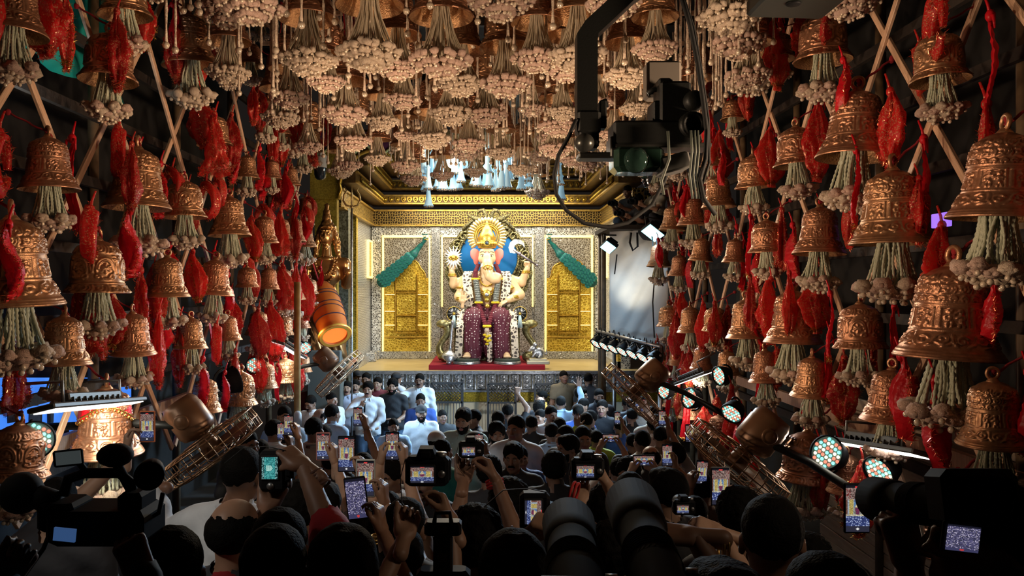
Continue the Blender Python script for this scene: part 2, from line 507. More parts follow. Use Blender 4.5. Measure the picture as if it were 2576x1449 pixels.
def hand_M(wrist, fdir, palm, sc=1.0):
    y = Vector(fdir).normalized(); z = -Vector(palm); z = (z - y * z.dot(y)).normalized(); x = y.cross(z)
    M = np.eye(4)
    for i in range(3):
        M[i, 0] = x[i] * sc; M[i, 1] = y[i] * sc; M[i, 2] = z[i] * sc; M[i, 3] = wrist[i]
    return M
def xf(V, M):
    M = np.array(M); return V @ M[:3, :3].T + M[:3, 3]
def join_np(parts):
    Vs, Qs, Rs = [], [], []; o = 0
    for V, Q, r in parts:
        Vs.append(V); Qs.append(Q + o); o += len(V)
        Rs.append(np.full(len(Q), r) if np.isscalar(r) else r)
    return np.concatenate(Vs), np.concatenate(Qs), np.concatenate(Rs)
def noise3(V, f, seed=0):
    a = V * f + seed
    return (np.sin(a[:, 0] * 1.0 + 1.7 * np.sin(a[:, 1])) + np.sin(a[:, 1] * 1.3 + 2.1 * np.sin(a[:, 2] * .9)) + np.sin(a[:, 2] * 1.1 + 1.3 * np.sin(a[:, 0] * 1.2))) / 3
# ================================================================ the setting: floor, walls, roof
GY = [0, 3, 4.5, 6, 8.5, 14, 40]; GZ = [1.15, 1.0, 0.72, 0.45, 0.22, 0.0, 0.0]
def ground(y): return float(np.interp(y, GY, GZ))
DARKFLOOR = mat('dark_floor', (0.045, 0.04, 0.038), 0.7, 0, (0.03, 0.028, 0.027), 3, bump=0.2, bscale=12)
b = MB()
ys = [-3] + GY[1:-1] + [22]
V = []; Fc = []
for y in ys:
    V += [(-5.2, y, ground(y)), (5.2, y, ground(y))]
for y in ys: V += [(-5.2, y, -0.3), (5.2, y, -0.3)]
k = len(ys)
for i in range(k - 1):
    Fc.append((2 * i, 2 * i + 1, 2 * i + 3, 2 * i + 2))
    Fc.append((2 * k + 2 * i + 2, 2 * k + 2 * i + 3, 2 * k + 2 * i + 1, 2 * k + 2 * i))
b.add(V, Fc, smooth=False)
struct('floor', b, DARKFLOOR)
TARP = mat('dark_roof_sheet', (0.012, 0.010, 0.009), 0.9, 0, (0.008, 0.007, 0.006), 4)
b = MB(); b.box((0, 6.0, HC + 4.3), (10.6, 19, 0.1)); ceil_o = struct('ceiling', b, TARP)
for i in range(8):
    b = MB(); b.box((0, 2.0 + i * 1.6, HC + 4.12), (9.8, 0.1, 0.16)); b.build('roof_beam', DWOOD, ceil_o)
b = MB(); b.box((0, -2.9, 4), (10.6, 0.1, 9)); struct('wall_rear', b, TARP)
wl = MB(); wl.box((-5.0, 6.0, 3.8), (0.1, 18, 8.0)); wall_left = struct('wall_left', wl, TARP)
wr = MB(); wr.box((5.0, 6.0, 3.8), (0.1, 18, 8.0)); wall_right = struct('wall_right', wr, TARP)
# rough horizontal timbers behind each lattice
for side, wo in ((-1, wall_left), (1, wall_right)):
    for i in range(9):
        z = HC - 1.5 + i * 0.62
        b = MB(); b.box((side * 3.62, 6.4, z), (0.05, 13.0, 0.09)); b.build('rail', DWOOD, wo)
    for i in range(7):
        b = MB(); b.tube([(side * 3.7, 1.4 + i * 1.9, 0.0), (side * 3.7, 1.4 + i * 1.9, HC + 4)], 0.05, 8)
        b.build('post', mat('bamboo_post', (0.16, 0.10, 0.05), 0.6, 0, (0.10, 0.06, 0.03), 8), wo)
    b = MB(); b.box((side * 3.55, 6.3, HC - 1.28), (0.06, 12.6, 0.12)); b.build('rail', WOOD, wo)
# diamond lattice of flat sticks
LA, LB = 0.62, 0.80
XW = 3.17
XB = 2.92
def sticks(side, y0, z0, wo):
    zlo, zhi, ylo, yhi = HC - 1.6, HC + 3.40, 1.0, 13.4
    for sg in (1, -1):
        seen = set()
        for k in range(-30, 31):
            # line through (y0 + 2*LA*k, z0), slope sg*LB/LA
            yc = y0 + 2 * LA * k; m = sg * LB / LA
            ts = sorted([(zlo - z0) / m, (zhi - z0) / m])
            a, c = max(yc + ts[0], ylo), min(yc + ts[1], yhi)
            if c - a < 0.3: continue
            pa = Vector((0, a, z0 + (a - yc) * m)); pc = Vector((0, c, z0 + (c - yc) * m))
            d = (pc - pa); L = d.length
            x = side * (XW + (0.022 if sg > 0 else -0.006))
            me = MB().box((0, 0, 0), (0.028, 0.056, L), ch=0.004).mesh('slat', WOOD)
            o = obj('slat', me, wo, loc=(x - side * XW, (pa.y + pc.y) / 2 - 6, (pa.z + pc.z) / 2 - HC + 1.6))
            o.rotation_euler = (-math.atan2(d.y, d.z), 0, 0)
lat_l = thing('lattice_screen', 'tall diamond lattice of wooden sticks along the left side', 'lattice', (-XW, 6, HC - 1.6), group='diamond lattices')
lat_r = thing('lattice_screen', 'tall diamond lattice of wooden sticks along the right side', 'lattice', (XW, 6, HC - 1.6), group='diamond lattices')
sticks(-1, 5.17, HC + 1.52, lat_l)
sticks(1, 4.77, HC + 0.384, lat_r)
# ceiling grid that the bells hang from
for i in range(9):
    b = MB(); b.box((0, 3.6 + i * 1.15, HC + 3.42), (6.3, 0.04, 0.05)); b.build('batten', WOOD, ceil_o)
for i in range(7):
    b = MB(); b.box((-2.85 + i * 0.95, 8.3, HC + 3.46), (0.04, 12.4, 0.05)); b.build('batten', WOOD, ceil_o)
b = MB(); b.box((0, 14.1, HC + 3.45), (3.4, 1.7, .03)); b.build('board', DWOOD, ceil_o)
# ================================================================ bells
def relief(nu, nv, polys, ar, wd):
    u, v = np.meshgrid((np.arange(nu) + .5) / nu * ar, (np.arange(nv) + .5) / nv, indexing='xy')
    best = np.full(u.shape, 9.0)
    for pl in polys:
        for (x1, y1), (x2, y2) in zip(pl[:-1], pl[1:]):
            x1, x2 = x1 * ar, x2 * ar
            dx, dy = x2 - x1, y2 - y1; L = dx * dx + dy * dy + 1e-9
            t = np.clip(((u - x1) * dx + (v - y1) * dy) / L, 0, 1)
            best = np.minimum(best, np.hypot(u - x1 - t * dx, v - y1 - t * dy))
    return np.exp(-(best / wd) ** 2)
def spiral(cx, cy, r, turns, ph=0, sg=1, ar=1.0, n=18):
    return [(cx + r * (1 - t) * math.cos(ph + sg * turns * 2 * PI * t) / ar, cy + r * (1 - t) * math.sin(ph + sg * turns * 2 * PI * t)) for t in np.linspace(0, 0.85, n)]
def arc(cx, cy, rx, ry, a0, a1, n=12):
    return [(cx + rx * math.cos(a), cy + ry * math.sin(a)) for a in np.linspace(a0, a1, n)]
SCROLL = [spiral(.28, .55, .34, 1.3, 3.6, 1, 2), spiral(.76, .45, .34, 1.3, 0.4, 1, 2), [(.02, .2), (.12, .75), (.3, .92)], [(.5, .9), (.52, .4), (.62, .12)], [(.9, .1), (1, .25)], [(.28, .1), (.45, .2)]]
SCROLL2 = [spiral(.5, .5, .4, 1.2, 2.0, -1, 1.4), [(.05, .1), (.15, .5), (.05, .9)], [(.85, .15), (.95, .5), (.85, .85)], [(.3, .08), (.7, .06)], [(.3, .95), (.75, .93)]]
ARCHES = [arc(.5, .1, .40, .78, 0, PI), arc(.5, .1, .2, .45, 0, PI), [(0, .05), (1, .05)]]
TEETH = [[(.2, .85), (.35, .2), (.65, .2), (.8, .85)], [(0, .95), (1, .95)]]
FIG = [[(.08, .02), (.08, .98)], [(.16, .02), (.16, .98)], [(.92, .02), (.92, .98)],
       arc(.42, .82, .06, .07, 0, 2 * PI), [(.42, .74), (.42, .42)], [(.42, .68), (.28, .55), (.30, .40)], [(.42, .68), (.55, .60), (.60, .75)],
       [(.42, .42), (.34, .22), (.36, .04)], [(.42, .42), (.50, .24), (.47, .04)],
       arc(.74, .78, .06, .07, 0, 2 * PI), [(.74, .70), (.74, .36)], [(.74, .62), (.62, .46)], [(.74, .62), (.84, .50), (.80, .36)],
       [(.74, .36), (.68, .04)], [(.74, .36), (.82, .04)], [(.1, .98), (.95, .98)]]
FLORAL = [arc(.5, .45, .34, .42, -.5, PI + .5, 20), arc(.5, .45, .26, .33, 0, PI, 16),
          [(.5, .30), (.5, .66)], [(.36, .40), (.64, .56)], [(.36, .56), (.64, .40)], [(.34, .48), (.66, .48)],
          spiral(.22, .16, .13, 1.1, 0, 1, 1), spiral(.78, .16, .13, 1.1, PI, -1, 1), [(.3, .08), (.7, .08)],
          spiral(.12, .86, .11, 1.0, 1, 1, 1), spiral(.88, .86, .11, 1.0, 2, -1, 1), [(.03, .3), (.06, .6), (.02, .8)], [(.97, .3), (.94, .6), (.98, .8)]]
def bell_mesh(name, prof, rings, bands, zs, mats, nu=168, amp=0.045):
    pz = np.array([p[1] for p in prof]); pr = np.array([p[0] for p in prof])
    o = np.argsort(pz); pz, pr = pz[o], pr[o]
    R = np.interp(zs, pz, pr)
    k = np.array([.25, .5, .25])
    Rs = np.convolve(np.pad(R, 1, mode='edge'), k, 'valid'); R = Rs
    for z, wd, a in rings: R = R + a * np.exp(-((zs - z) / wd) ** 2)
    nv = len(zs); H = np.zeros((nv, nu))
    for z0, z1, tiles, polys, wd in bands:
        rows = np.where((zs >= z0) & (zs <= z1))[0]
        tn = nu // tiles
        circ = 2 * PI * np.interp((z0 + z1) / 2, pz, pr)
        ar = circ / tiles / (z1 - z0)
        T = relief(tn, len(rows), polys, ar, wd)
        H[rows, :tn * tiles] = np.tile(T, (1, tiles))
    th = np.arange(nu) / nu * 2 * PI
    RR = R[:, None] + amp * H
    X = RR * np.cos(th); Y = RR * np.sin(th); Z = np.repeat(zs[:, None], nu, 1)
    V = np.stack([X, Y, Z], 2).reshape(-1, 3)
    i, j = np.meshgrid(np.arange(nv - 1), np.arange(nu), indexing='ij')
    j2 = (j + 1) % nu
    Q = np.stack([i * nu + j, i * nu + j2, (i + 1) * nu + j2, (i + 1) * nu + j], 2).reshape(-1, 4)
    mi = np.zeros(len(Q), int)
    # inside
    ni = 28; zi = np.linspace(0, pz.max() * 0.93, 14); ri = np.interp(zi, pz, pr) * 0.93 - 0.02
    ri[0] = R[0] - 0.005
    ri = np.maximum(ri, 0.02)
    thi = np.arange(nu) / nu * 2 * PI
    base = len(V)
    Vi = np.stack([ri[:, None] * np.cos(thi), ri[:, None] * np.sin(thi), np.repeat(zi[:, None], nu, 1)], 2)
    Vi = Vi[:, ::6]; n6 = Vi.shape[1]
    # low-res inside joined by overlap at rim
    V = np.concatenate([V, Vi.reshape(-1, 3)])
    i, j = np.meshgrid(np.arange(len(zi) - 1), np.arange(n6), indexing='ij'); j2 = (j + 1) % n6
    Qi = base + np.stack([i * n6 + j, (i + 1) * n6 + j, (i + 1) * n6 + j2, i * n6 + j2], 2).reshape(-1, 4)
    Q = np.concatenate([Q, Qi]); mi = np.concatenate([mi, np.ones(len(Qi), int)])
    return np_mesh(name, V, Q, mats, mi)
zsA = np.concatenate([np.linspace(0, .2, 14), np.linspace(.215, 1.62, 84), np.linspace(1.65, 1.80, 6)])
profA = [(1.0, 0), (.99, .05), (.93, .14), (.88, .22), (.78, .40), (.71, .56), (.66, .80), (.635, 1.0), (.625, 1.2), (.60, 1.38), (.53, 1.54), (.36, 1.68), (.14, 1.76), (.02, 1.80)]
ringsA = [(.03, .022, .02), (.085, .02, .018), (.14, .02, .016), (.54, .015, .02), (.58, .012, .012), (.995, .015, .02), (1.03, .01, .012), (1.21, .012, .018), (1.39, .015, .02)]
BELL_A = [bell_mesh('banded_bell', profA, ringsA, [(.22, .51, 7, SCROLL, .055), (.60, .97, 7, FIG, .035), (1.05, 1.19, 21, ARCHES, .09), (1.23, 1.37, 14, SCROLL2, .11), (1.41, 1.60, 8, SCROLL, .10)], zsA, [m, BELLIN]) for m in (BRONZE, BRONZE2)]
profB = [(1.0, 0), (.985, .06), (.90, .15), (.83, .28), (.79, .50), (.775, .8), (.76, 1.05), (.71, 1.25), (.58, 1.45), (.38, 1.58), (.15, 1.66), (.02, 1.70)]
zsB = np.concatenate([np.linspace(0, .2, 12), np.linspace(.215, 1.55, 84), np.linspace(1.58, 1.70, 6)])
ringsB = [(.02, .03, .015), (.30, .014, .025), (1.22, .012, .012)]
BELL_B = [bell_mesh('floral_bell', profB, ringsB, [(.03, .26, 12, SCROLL2, .10), (.28, .32, 84, [[(.5, .5), (.5, .51)]], .35), (.36, 1.18, 6, FLORAL, .035), (1.24, 1.5, 9, SCROLL2, .12)], zsB, [m, BELLIN]) for m in (BRONZE2, BRONZE)]
def loop_mesh():
    b = MB(); b.torus((0, 0, 1.99), .15, .055, 18, 8, ax='x'); b.lathe([(.16, 1.70), (.19, 1.75), (.15, 1.80), (.10, 1.86)], 14)
    return b.mesh('crown_loop', BRONZE2)
LOOP = loop_mesh()
def rope_mesh(dx, dz):
    b = MB(); pts = []
    for i in range(9):
        t = i / 8
        pts.append((dx * t + .03 * math.sin(t * 14), .03 * math.cos(t * 14), 1.98 + dz * t))
    b.tube(pts, .035, 6); b.ball((dx, 0, 1.98 + dz), (.09, .09, .12), 8); b.ball((.02, 0, 2.1), .07, 8)
    b.tube([(0, 0, 2.06), (.09, .05, 1.85), (.10, .06, 1.62)], [.03, .025, .012], 5)
    return b.mesh('rope', ROPE)
ROPE_L, ROPE_R, ROPE_C = rope_mesh(-1.0, .75), rope_mesh(1.0, .75), rope_mesh(0.05, 3.0)
def bud_mesh(seed, m1):
    r = random.Random(seed); b = MB(); b.ball((0, 0, 0), (.15, .15, .12), 9)
    for i, v in enumerate(b.v): b.v[i] = v * (1 + r.uniform(-.22, .22))
    for q in range(5):
        a = q * 2 * PI / 5 + r.random()
        b.ball((.10 * math.cos(a), .10 * math.sin(a), -.03), (.075, .075, .05), 6)
    b.ball((0, 0, -.16), .052, 8, 1)
    return b.mesh('flower_bud', [m1, PEARL])
BUDS = [bud_mesh(i, PETAL if i % 2 == 0 else PINKP) for i in range(4)]
def strand_mesh(seed, n, rr, mat_, r0, r1, ln, beads=True):
    r = random.Random(seed); b = MB()
    for i in range(n):
        a = 2 * PI * i / n + r.uniform(-.25, .25); q = r.uniform(.55, 1.0)
        l = ln * r.uniform(.86, 1.08); pts = []; rs = []; K = 22 if beads else 9
        w1, w2 = r.uniform(-.04, .04), r.uniform(-.04, .04)
        for k in range(K + 1):
            t = k / K
            rad = (r0 + (r1 * q - r0) * (t ** 1.6))
            pts.append((rad * math.cos(a) + w1 * math.sin(t * 7), rad * math.sin(a) + w2 * math.sin(t * 6 + 1), .45 - (l + .45) * t))
            rs.append(rr * ((1.25 if k % 2 else .75) if beads else 1) * r.uniform(.9, 1.1))
        b.tube(pts, rs, 5)
    return b.mesh('bead_strands', mat_)
STRANDS = [strand_mesh(s, 38, .033, STRAND, .28, .60, 1.0) for s in (1, 2, 3)]
THREADS = [strand_mesh(s, 60, .024, THREAD, .20, .80, 1.36, False) for s in (4, 5)]
def bud_spots(seed, n, R0, z, spread, big=1.25):
    r = random.Random(seed); out = []
    for i in range(n):
        a = 2 * PI * i / n + r.uniform(-.15, .15); ring = i % 3
        R = R0 * (1.0, .72, .40)[ring] * r.uniform(.92, 1.1)
        out.append((Vector((R * math.cos(a), R * math.sin(a), z - ring * spread + r.uniform(-.05, .05))), r.uniform(0, 6), r.uniform(.85, 1.15) * big, r.randrange(4)))
    return out
def wreath_mesh(seed, n, R0, z, spread, k, mats, sz=1.0):
    r = random.Random(seed + 50); b = MB()
    for p, a, s, q in bud_spots(seed, n, R0, z, spread):
        M = Matrix.Translation(p) @ Matrix.Rotation(a, 4, 'Z') @ Matrix.Diagonal((s * sz, s * sz, s * sz, 1))
        i0 = len(b.v)
        b.ball((0, 0, 0), (.15, .15, .12), k, 0, M)
        for i in range(i0, len(b.v)):
            b.v[i] = p + (b.v[i] - p) * (1 + r.uniform(-.28, .28))
        b.ball((0, 0, -.17), .058, 6, 1, M)
    return b.mesh('flower_wreath', mats)
WREATHS = [wreath_mesh(s, 24, .68, -1.03, .10, 7, [PETAL, PEARL]) for s in (1, 2)]
CWREATHS = [wreath_mesh(s, 96, .84, -1.30, .17, 6, [(PINKP, PETAL, PINKP)[s % 3], PEARL], .74) for s in (3, 4, 5)]
ORD = ['first', 'second', 'third', 'fourth', 'fifth', 'sixth', 'seventh', 'eighth', 'ninth', 'tenth', 'eleventh', 'twelfth', 'thirteenth', 'fourteenth', 'fifteenth', 'sixteenth', 'seventeenth', 'eighteenth', 'nineteenth', 'twentieth']
nb = 0
def bell(loc, R, kind, side, label, group, tilt=(0, 0), near=False, ceil=False, gold=0, seed=None):
    global nb
    nb += 1; s = nb if seed is None else seed
    t = thing('hanging_bell', label, 'bell', loc, (tilt[0], tilt[1], (s * 2.399) % 6.28), group, R)
    lib = BELL_A if kind == 'A' else BELL_B
    obj('bell_body', lib[(s + gold) % 2], t, sc=(1, 1, 1.06))
    obj('crown_loop', LOOP, t, sc=(1, 1, 1.05 if kind == 'A' else 1.0))
    ro = obj('rope', ROPE_C if ceil else (ROPE_L if side < 0 else ROPE_R), t)
    ro.rotation_euler = (0, 0, -((s * 2.399) % 6.28))
    if not ceil: ro.scale = ((XW - XB + .01) / R, 1, 1.03)
    if ceil:
        f = ((HC + 3.44 - loc[2]) / R - 1.98) / 3.0
        ro.scale = (1, 1, f); ro.location = (0, 0, 1.98 * (1 - f))
    tag(obj('bead_strands', (THREADS[s % 2] if ceil else STRANDS[s % 3]), t), kind='stuff', label='pale hanging jasmine strands' if not ceil else 'beige silk tassel threads')
    if near and not ceil:
        for p, a, sc, q in bud_spots(s % 2 + 1, 24, .68, -1.03, .10):
            obj('flower_bud', BUDS[(q + s) % 4], t, loc=p, rot=(0, 0, a), sc=sc)
    else:
        tag(obj('flower_wreath', CWREATHS[s % 3] if ceil else WREATHS[s % 2], t), kind='stuff', label='wreath of cream buds and pearls')
    return t
LEFT = [(30, 88, 165, 'A'), (315, 42, 128, 'B'), (272, 205, 138, 'B'), (480, 168, 138, 'A'), (540, 48, 100, 'A'), (125, 478, 142, 'A'), (345, 525, 162, 'A'),
        (465, 548, 106, 'B'), (540, 366, 86, 'B'), (35, 768, 232, 'A'), (245, 738, 152, 'B'), (422, 748, 108, 'A'), (538, 744, 98, 'A'), (578, 594, 106, 'A'),
        (160, 918, 132, 'A'), (335, 892, 112, 'A'), (480, 878, 84, 'A'), (575, 857, 68, 'A'), (665, 611, 72, 'A'), (705, 601, 60, 'B'), (768, 623, 60, 'A'),
        (622, 723, 58, 'B'), (675, 728, 58, 'A'), (735, 754, 68, 'A'), (780, 740, 44, 'B'), (648, 844, 66, 'A'), (712, 842, 56, 'B'), (760, 824, 44, 'A'),
        (630, 166, 66, 'B'), (700, 224, 66, 'B'), (745, 243, 48, 'A'), (672, 311, 66, 'A'), (762, 392, 60, 'A'), (708, 340, 52, 'A'), (622, 449, 62, 'A'),
        (684, 450, 50, 'A'), (733, 466, 48, 'A'), (266, 1142, 178, 'A'), (40, 1200, 150, 'B'), (514, 1034, 88, 'A'), (600, 1016, 92, 'B'), (667, 975, 66, 'A'),
        (718, 962, 68, 'B'), (764, 935, 44, 'A'), (575, 175, 66, 'A'), (655, 58, 60, 'A'), (770, 540, 48, 'A')]
RIGHT = [(2365, 205, 138, 'B'), (2070, 155, 138, 'B'), (1885, 132, 142, 'A'), (2148, 398, 182, 'A'), (2005, 418, 112, 'B'), (2510, 552, 232, 'A'), (2245, 615, 200, 'A'),
         (2060, 640, 128, 'A'), (2385, 902, 250, 'A'), (2165, 877, 128, 'B'), (1995, 864, 142, 'A'), (1880, 852, 106, 'A'), (1800, 832, 68, 'B'), (1738, 837, 70, 'A'),
         (1683, 822, 62, 'B'), (1848, 661, 64, 'A'), (1762, 657, 62, 'A'), (1708, 694, 56, 'A'), (1742, 567, 78, 'A'), (1690, 580, 66, 'A'), (1808, 522, 86, 'A'),
         (1897, 473, 92, 'B'), (1842, 302, 58, 'B'), (2238, 1060, 140, 'A'), (2502, 1118, 172, 'A'), (2042, 997, 106, 'A'), (1927, 962, 86, 'A'), (1830, 942, 64, 'A'),
         (1765, 928, 60, 'A'), (1703, 917, 52, 'A'), (2025, 1206, 136, 'B'), (2132, 1236, 100, 'A'), (2420, 1396, 198, 'B'), (1690, 1023, 50, 'B'), (1738, 1051, 64, 'A'),
         (1808, 1099, 62, 'B'), (1886, 1096, 60, 'B'), (1960, 150, 76, 'B'), (1655, 905, 44, 'A'), (1780, 180, 60, 'A'), (1745, 330, 56, 'A'), (1790, 420, 60, 'A')]
wall_bells = []
for side, lst, y0, z0 in ((-1, LEFT, 5.17, 1.52), (1, RIGHT, 4.77, .384)):
    pts = []
    for px, py, wpx, kd in lst:
        Y = XB * F / abs(px - CX); z = HC + (CY - py) * Y / F
        pts.append([Y, z, wpx * Y / F / 2, kd])
    n_listed = len(pts)
    for iy in range(0, 16):
        for iz in range(-4, 6):
            y = y0 + LA * iy; z = HC + z0 + LB * iz - 0.80
            if (iy + iz) % 2 or y > 12.9 or y < 7.5 or z > HC + 2.75 or z < HC - 0.62: continue
            if all(abs(y - q[0]) > 0.52 or abs(z - q[1]) > 0.42 for q in pts):
                pts.append([y, z, random.uniform(.19, .24), 'AAB'[iy % 3]])
    rows = {}
    for q in pts: rows.setdefault(int(round((q[1] - HC - 2.3) / -0.7)), []).append(q)
    order = sorted(rows)
    for ri, rk in enumerate(order):
        rows[rk].sort(key=lambda q: q[0])
        for ci, q in enumerate(rows[rk]):
            Y, z, R, kd = q
            lab = '%s bronze bell on the %s lattice wall, %s row from top, %s from camera' % ('banded' if kd == 'A' else 'floral', 'left' if side < 0 else 'right', ORD[ri], ORD[ci])
            t = bell((side * XB, Y, z), R, kd, side, lab, 'bronze bells on the lattice walls', (random.uniform(-.05, .05), random.uniform(-.06, .06)), near=Y < 7.3)
            wall_bells.append((side, Y, z, R, ri, ci))
# ceiling bells: mouths about 2.2 m above the camera
CEIL = [(775, 50, 150), (930, 18, 172), (1110, 45, 160), (865, 205, 120), (1015, 188, 94), (962, 246, 88), (1137, 208, 115), (888, 290, 97), (1088, 284, 95), (1020, 296, 64),
        (1040, 405, 68), (1020, 366, 75), (1112, 396, 64), (1272, 122, 132), (1452, 42, 150), (1428, 92, 122), (1578, 112, 118), (1338, 226, 72), (1416, 223, 86), (1648, 46, 116),
        (1400, 313, 92), (1352, 442, 64), (1222, 216, 110), (1180, 305, 84), (1260, 330, 78), (1310, 376, 70), (1195, 390, 60), (1500, 200, 90), (1600, 215, 84), (1545, 285, 78),
        (950, 352, 70), (880, 372, 64), (1160, 130, 120), (1000, 90, 120), (1350, 60, 130), (820, 140, 100)]
cp = []
for px, py, wpx in CEIL:
    Y = 2.2 * F / (CY - py); cp.append(((px - CX) * Y / F, Y, HC + 2.2, wpx * Y / F / 2))
for iy in range(9):
    for ix in range(7):
        x = -2.5 + ix * 0.84 + (iy % 2) * 0.42; y = 5.4 + iy * 0.9
        if abs(x) > 2.55: continue
        if all(math.hypot(x - q[0], (y - q[1]) * .8) > 0.56 for q in cp):
            cp.append((x + random.uniform(-.08, .08), y + random.uniform(-.1, .1), HC + 2.3 + random.uniform(-.05, .30), random.uniform(.20, .25)))
cp.sort(key=lambda q: q[1])
ri = 0
for r0 in range(0, len(cp), 7):
    row = sorted(cp[r0:r0 + 7], key=lambda q: q[0])
    for ci, (x, y, z, R) in enumerate(row):
        R = min(R, .265)
        bell((x, y, z), R, 'AB'[(ri + ci) % 3 == 0], 0, 'ceiling bronze bell with beige tassel, %s row from camera, %s from left' % (ORD[ri], ORD[ci]), 'bells hanging from the ceiling', ceil=True)
    ri += 1
# strings of small pearls between the ceiling bells
b = MB(); r = random.Random(3)
for i in range(520):
    x, y = r.uniform(-2.5, 2.5), r.uniform(5.6, 13.6)
    zt = HC + 3.4; zb = HC + r.uniform(1.85, 2.5)
    K = 12
    b.tube([(x, y, zt + (zb - zt) * k / K) for k in range(K + 1)], [.008 if k % 2 else .014 for k in range(K + 1)], 4, 0)
    b.ball((x, y, zb - .02), .03, 5, 1)
o = b.build('bead_string_curtain', [PETAL, PEARL]); tag(o, 'thin strings of cream buds hanging between the ceiling bells', 'bead strings', kind='stuff')
# ================================================================ red scarves tied on the lattice
def cloth_mesh(seed, style, m):
    r = random.Random(seed); L = r.uniform(.46, .66); ph = r.uniform(0, 6); kf = r.choice((3, 4, 5)); edge = []; V = []; Fc = []
    bb = r.uniform(.07, .105); nv = 30
    if style in ('bag', 'flare'):
        nt = 40; jit = [[r.uniform(-1, 1) for _ in range(6)] for _ in range(3)]
        for j in range(nv + 1):
            v = j / nv
            if style == 'bag': rad = .014 + bb * math.sin(PI * min(1, v * 1.04) ** 1.15) ** .8 * (.75 + .4 * v) if v < .96 else .03
            else: rad = .014 + bb * 1.15 * v ** .75
            for i in range(nt):
                th = 2 * PI * i / nt
                lob = 1 + .34 * math.sin(kf * th + ph + 1.2 * v) + .15 * math.sin(2 * th + 7 * v + ph) + .13 * math.sin(9 * th - 5 * v) + .10 * math.sin(14 * th + 11 * v + ph) + .09 * math.sin(23 * v + 3 * th) + r.uniform(-.07, .07)
                x = rad * lob * math.cos(th) * 1.45 + .03 * math.sin(4 * v + ph); y = rad * lob * math.sin(th) * .62; z = -v * L * (1 + (.10 * math.sin(2 * th + ph) * v if style == 'flare' else 0))
                V.append((x, y, z))
                if (j == nv and style == 'flare') or j in (nv - 2, nv - 3) or (i in (4, 15, 25, 33) and j > 4): edge.append(V[-1])
        for j in range(nv):
            for i in range(nt): Fc.append((j * nt + i, j * nt + (i + 1) % nt, (j + 1) * nt + (i + 1) % nt, (j + 1) * nt + i))
    elif style == 'loop':
        nt = 12; R0 = r.uniform(.08, .12)
        for j in range(nv + 1):
            a_ = -PI * .55 + PI * 1.9 * j / nv
            for i in range(nt):
                th = 2 * PI * i / nt; rad = .032 * (1 + .4 * math.sin(3 * th + 9 * j / nv)) * (.5 + .8 * math.sin(PI * j / nv))
                V.append(((R0 + rad * math.cos(th)) * math.sin(a_) * 1.0, rad * math.sin(th), -R0 * 1.5 + (R0 * 1.5 + rad * math.cos(th)) * math.cos(a_)))
                if i % 4 == 0: edge.append(V[-1])
        for j in range(nv):
            for i in range(nt): Fc.append((j * nt + i, j * nt + (i + 1) % nt, (j + 1) * nt + (i + 1) % nt, (j + 1) * nt + i))
    else:
        nu = 12; W = .11 if style == 'ribbon' else .22; L *= 1.05 if style == 'ribbon' else .8
        for j in range(nv + 1):
            v = j / nv
            for i in range(nu + 1):
                u = i / nu - .5
                if style == 'ribbon': wd = .03 + (W - .03) * min(1, v * 3); z = -v * L - .05 * u * v
                else: wd = .02 + W * (v / .62 if v < .62 else max(.04, (1 - v) / .38)); z = -v * L
                am = (.012 if style == 'ribbon' else .045) * min(1, v * 3)
                V.append((u * wd + .02 * math.sin(5 * v + ph), am * math.sin(u * 15 + ph + 2 * v) + .02 * math.sin(6 * v + ph) + r.uniform(-.005, .005), z + (.07 * u if style == 'point' else 0)))
                if j == nv or (i in (0, nu) and j > 3 and style == 'point'): edge.append(V[-1])
        for j in range(nv):
            for i in range(nu): a_ = j * (nu + 1) + i; Fc.append((a_, a_ + 1, a_ + nu + 2, a_ + nu + 1))
    b = MB(); b.add(V, Fc)
    b.ball((0, 0, .01), (.028, .026, .035), 8)
    b.tube([(0, 0, .01), (.004, .01, .07), (0, .03, .13)], [.010, .008, .006], 5)
    for q in (-1, 1): b.tube([(0, 0, .01), (q * .035, -.01, .0), (q * .045, -.015, -.07)], [.011, .010, .005], 5)
    t = MB()
    for p in edge:
        for q in range(6):
            d = Vector((r.gauss(0, 1), r.gauss(0, 1), r.gauss(0, 1))).normalized() * r.uniform(.014, .038)
            e = d.orthogonal().normalized() * .0030; p2 = Vector(p) + Vector((r.uniform(-.012, .012), r.uniform(-.008, .008), r.uniform(-.015, .015)))
            t.add([p2 - e, p2 + e, p2 + d], [(0, 1, 2)], smooth=False)
    return b.mesh('scarf', m), t.mesh('tinsel_trim', TINSEL if seed % 4 else GTINSEL)
STY = ['bag', 'flare', 'bag', 'loop', 'ribbon', 'point']
CLOTHS = [cloth_mesh(i, STY[i % 6], REDS[1 if STY[i % 6] in ('ribbon', 'point') else (0, 2, 0)[i // 6]]) + (STY[i % 6], 0) for i in range(18)]
CN = {'bag': 'gathered', 'flare': 'flared', 'point': 'pointed', 'loop': 'looped', 'ribbon': 'narrow'}
nc = 0
def scarf(loc, sc, which, label, rz=0.0):
    me, tr, st, mi = CLOTHS[which % 18]
    t = thing('red_scarf', label, 'scarf', loc, (0, random.uniform(-.12, .12), rz), 'red scarves tied to the lattice', sc)
    obj('scarf_cloth', me, t)
    tag(obj('tinsel_trim', tr, t), kind='stuff', label='glittering gold tinsel edging')
    return t
r = random.Random(11)
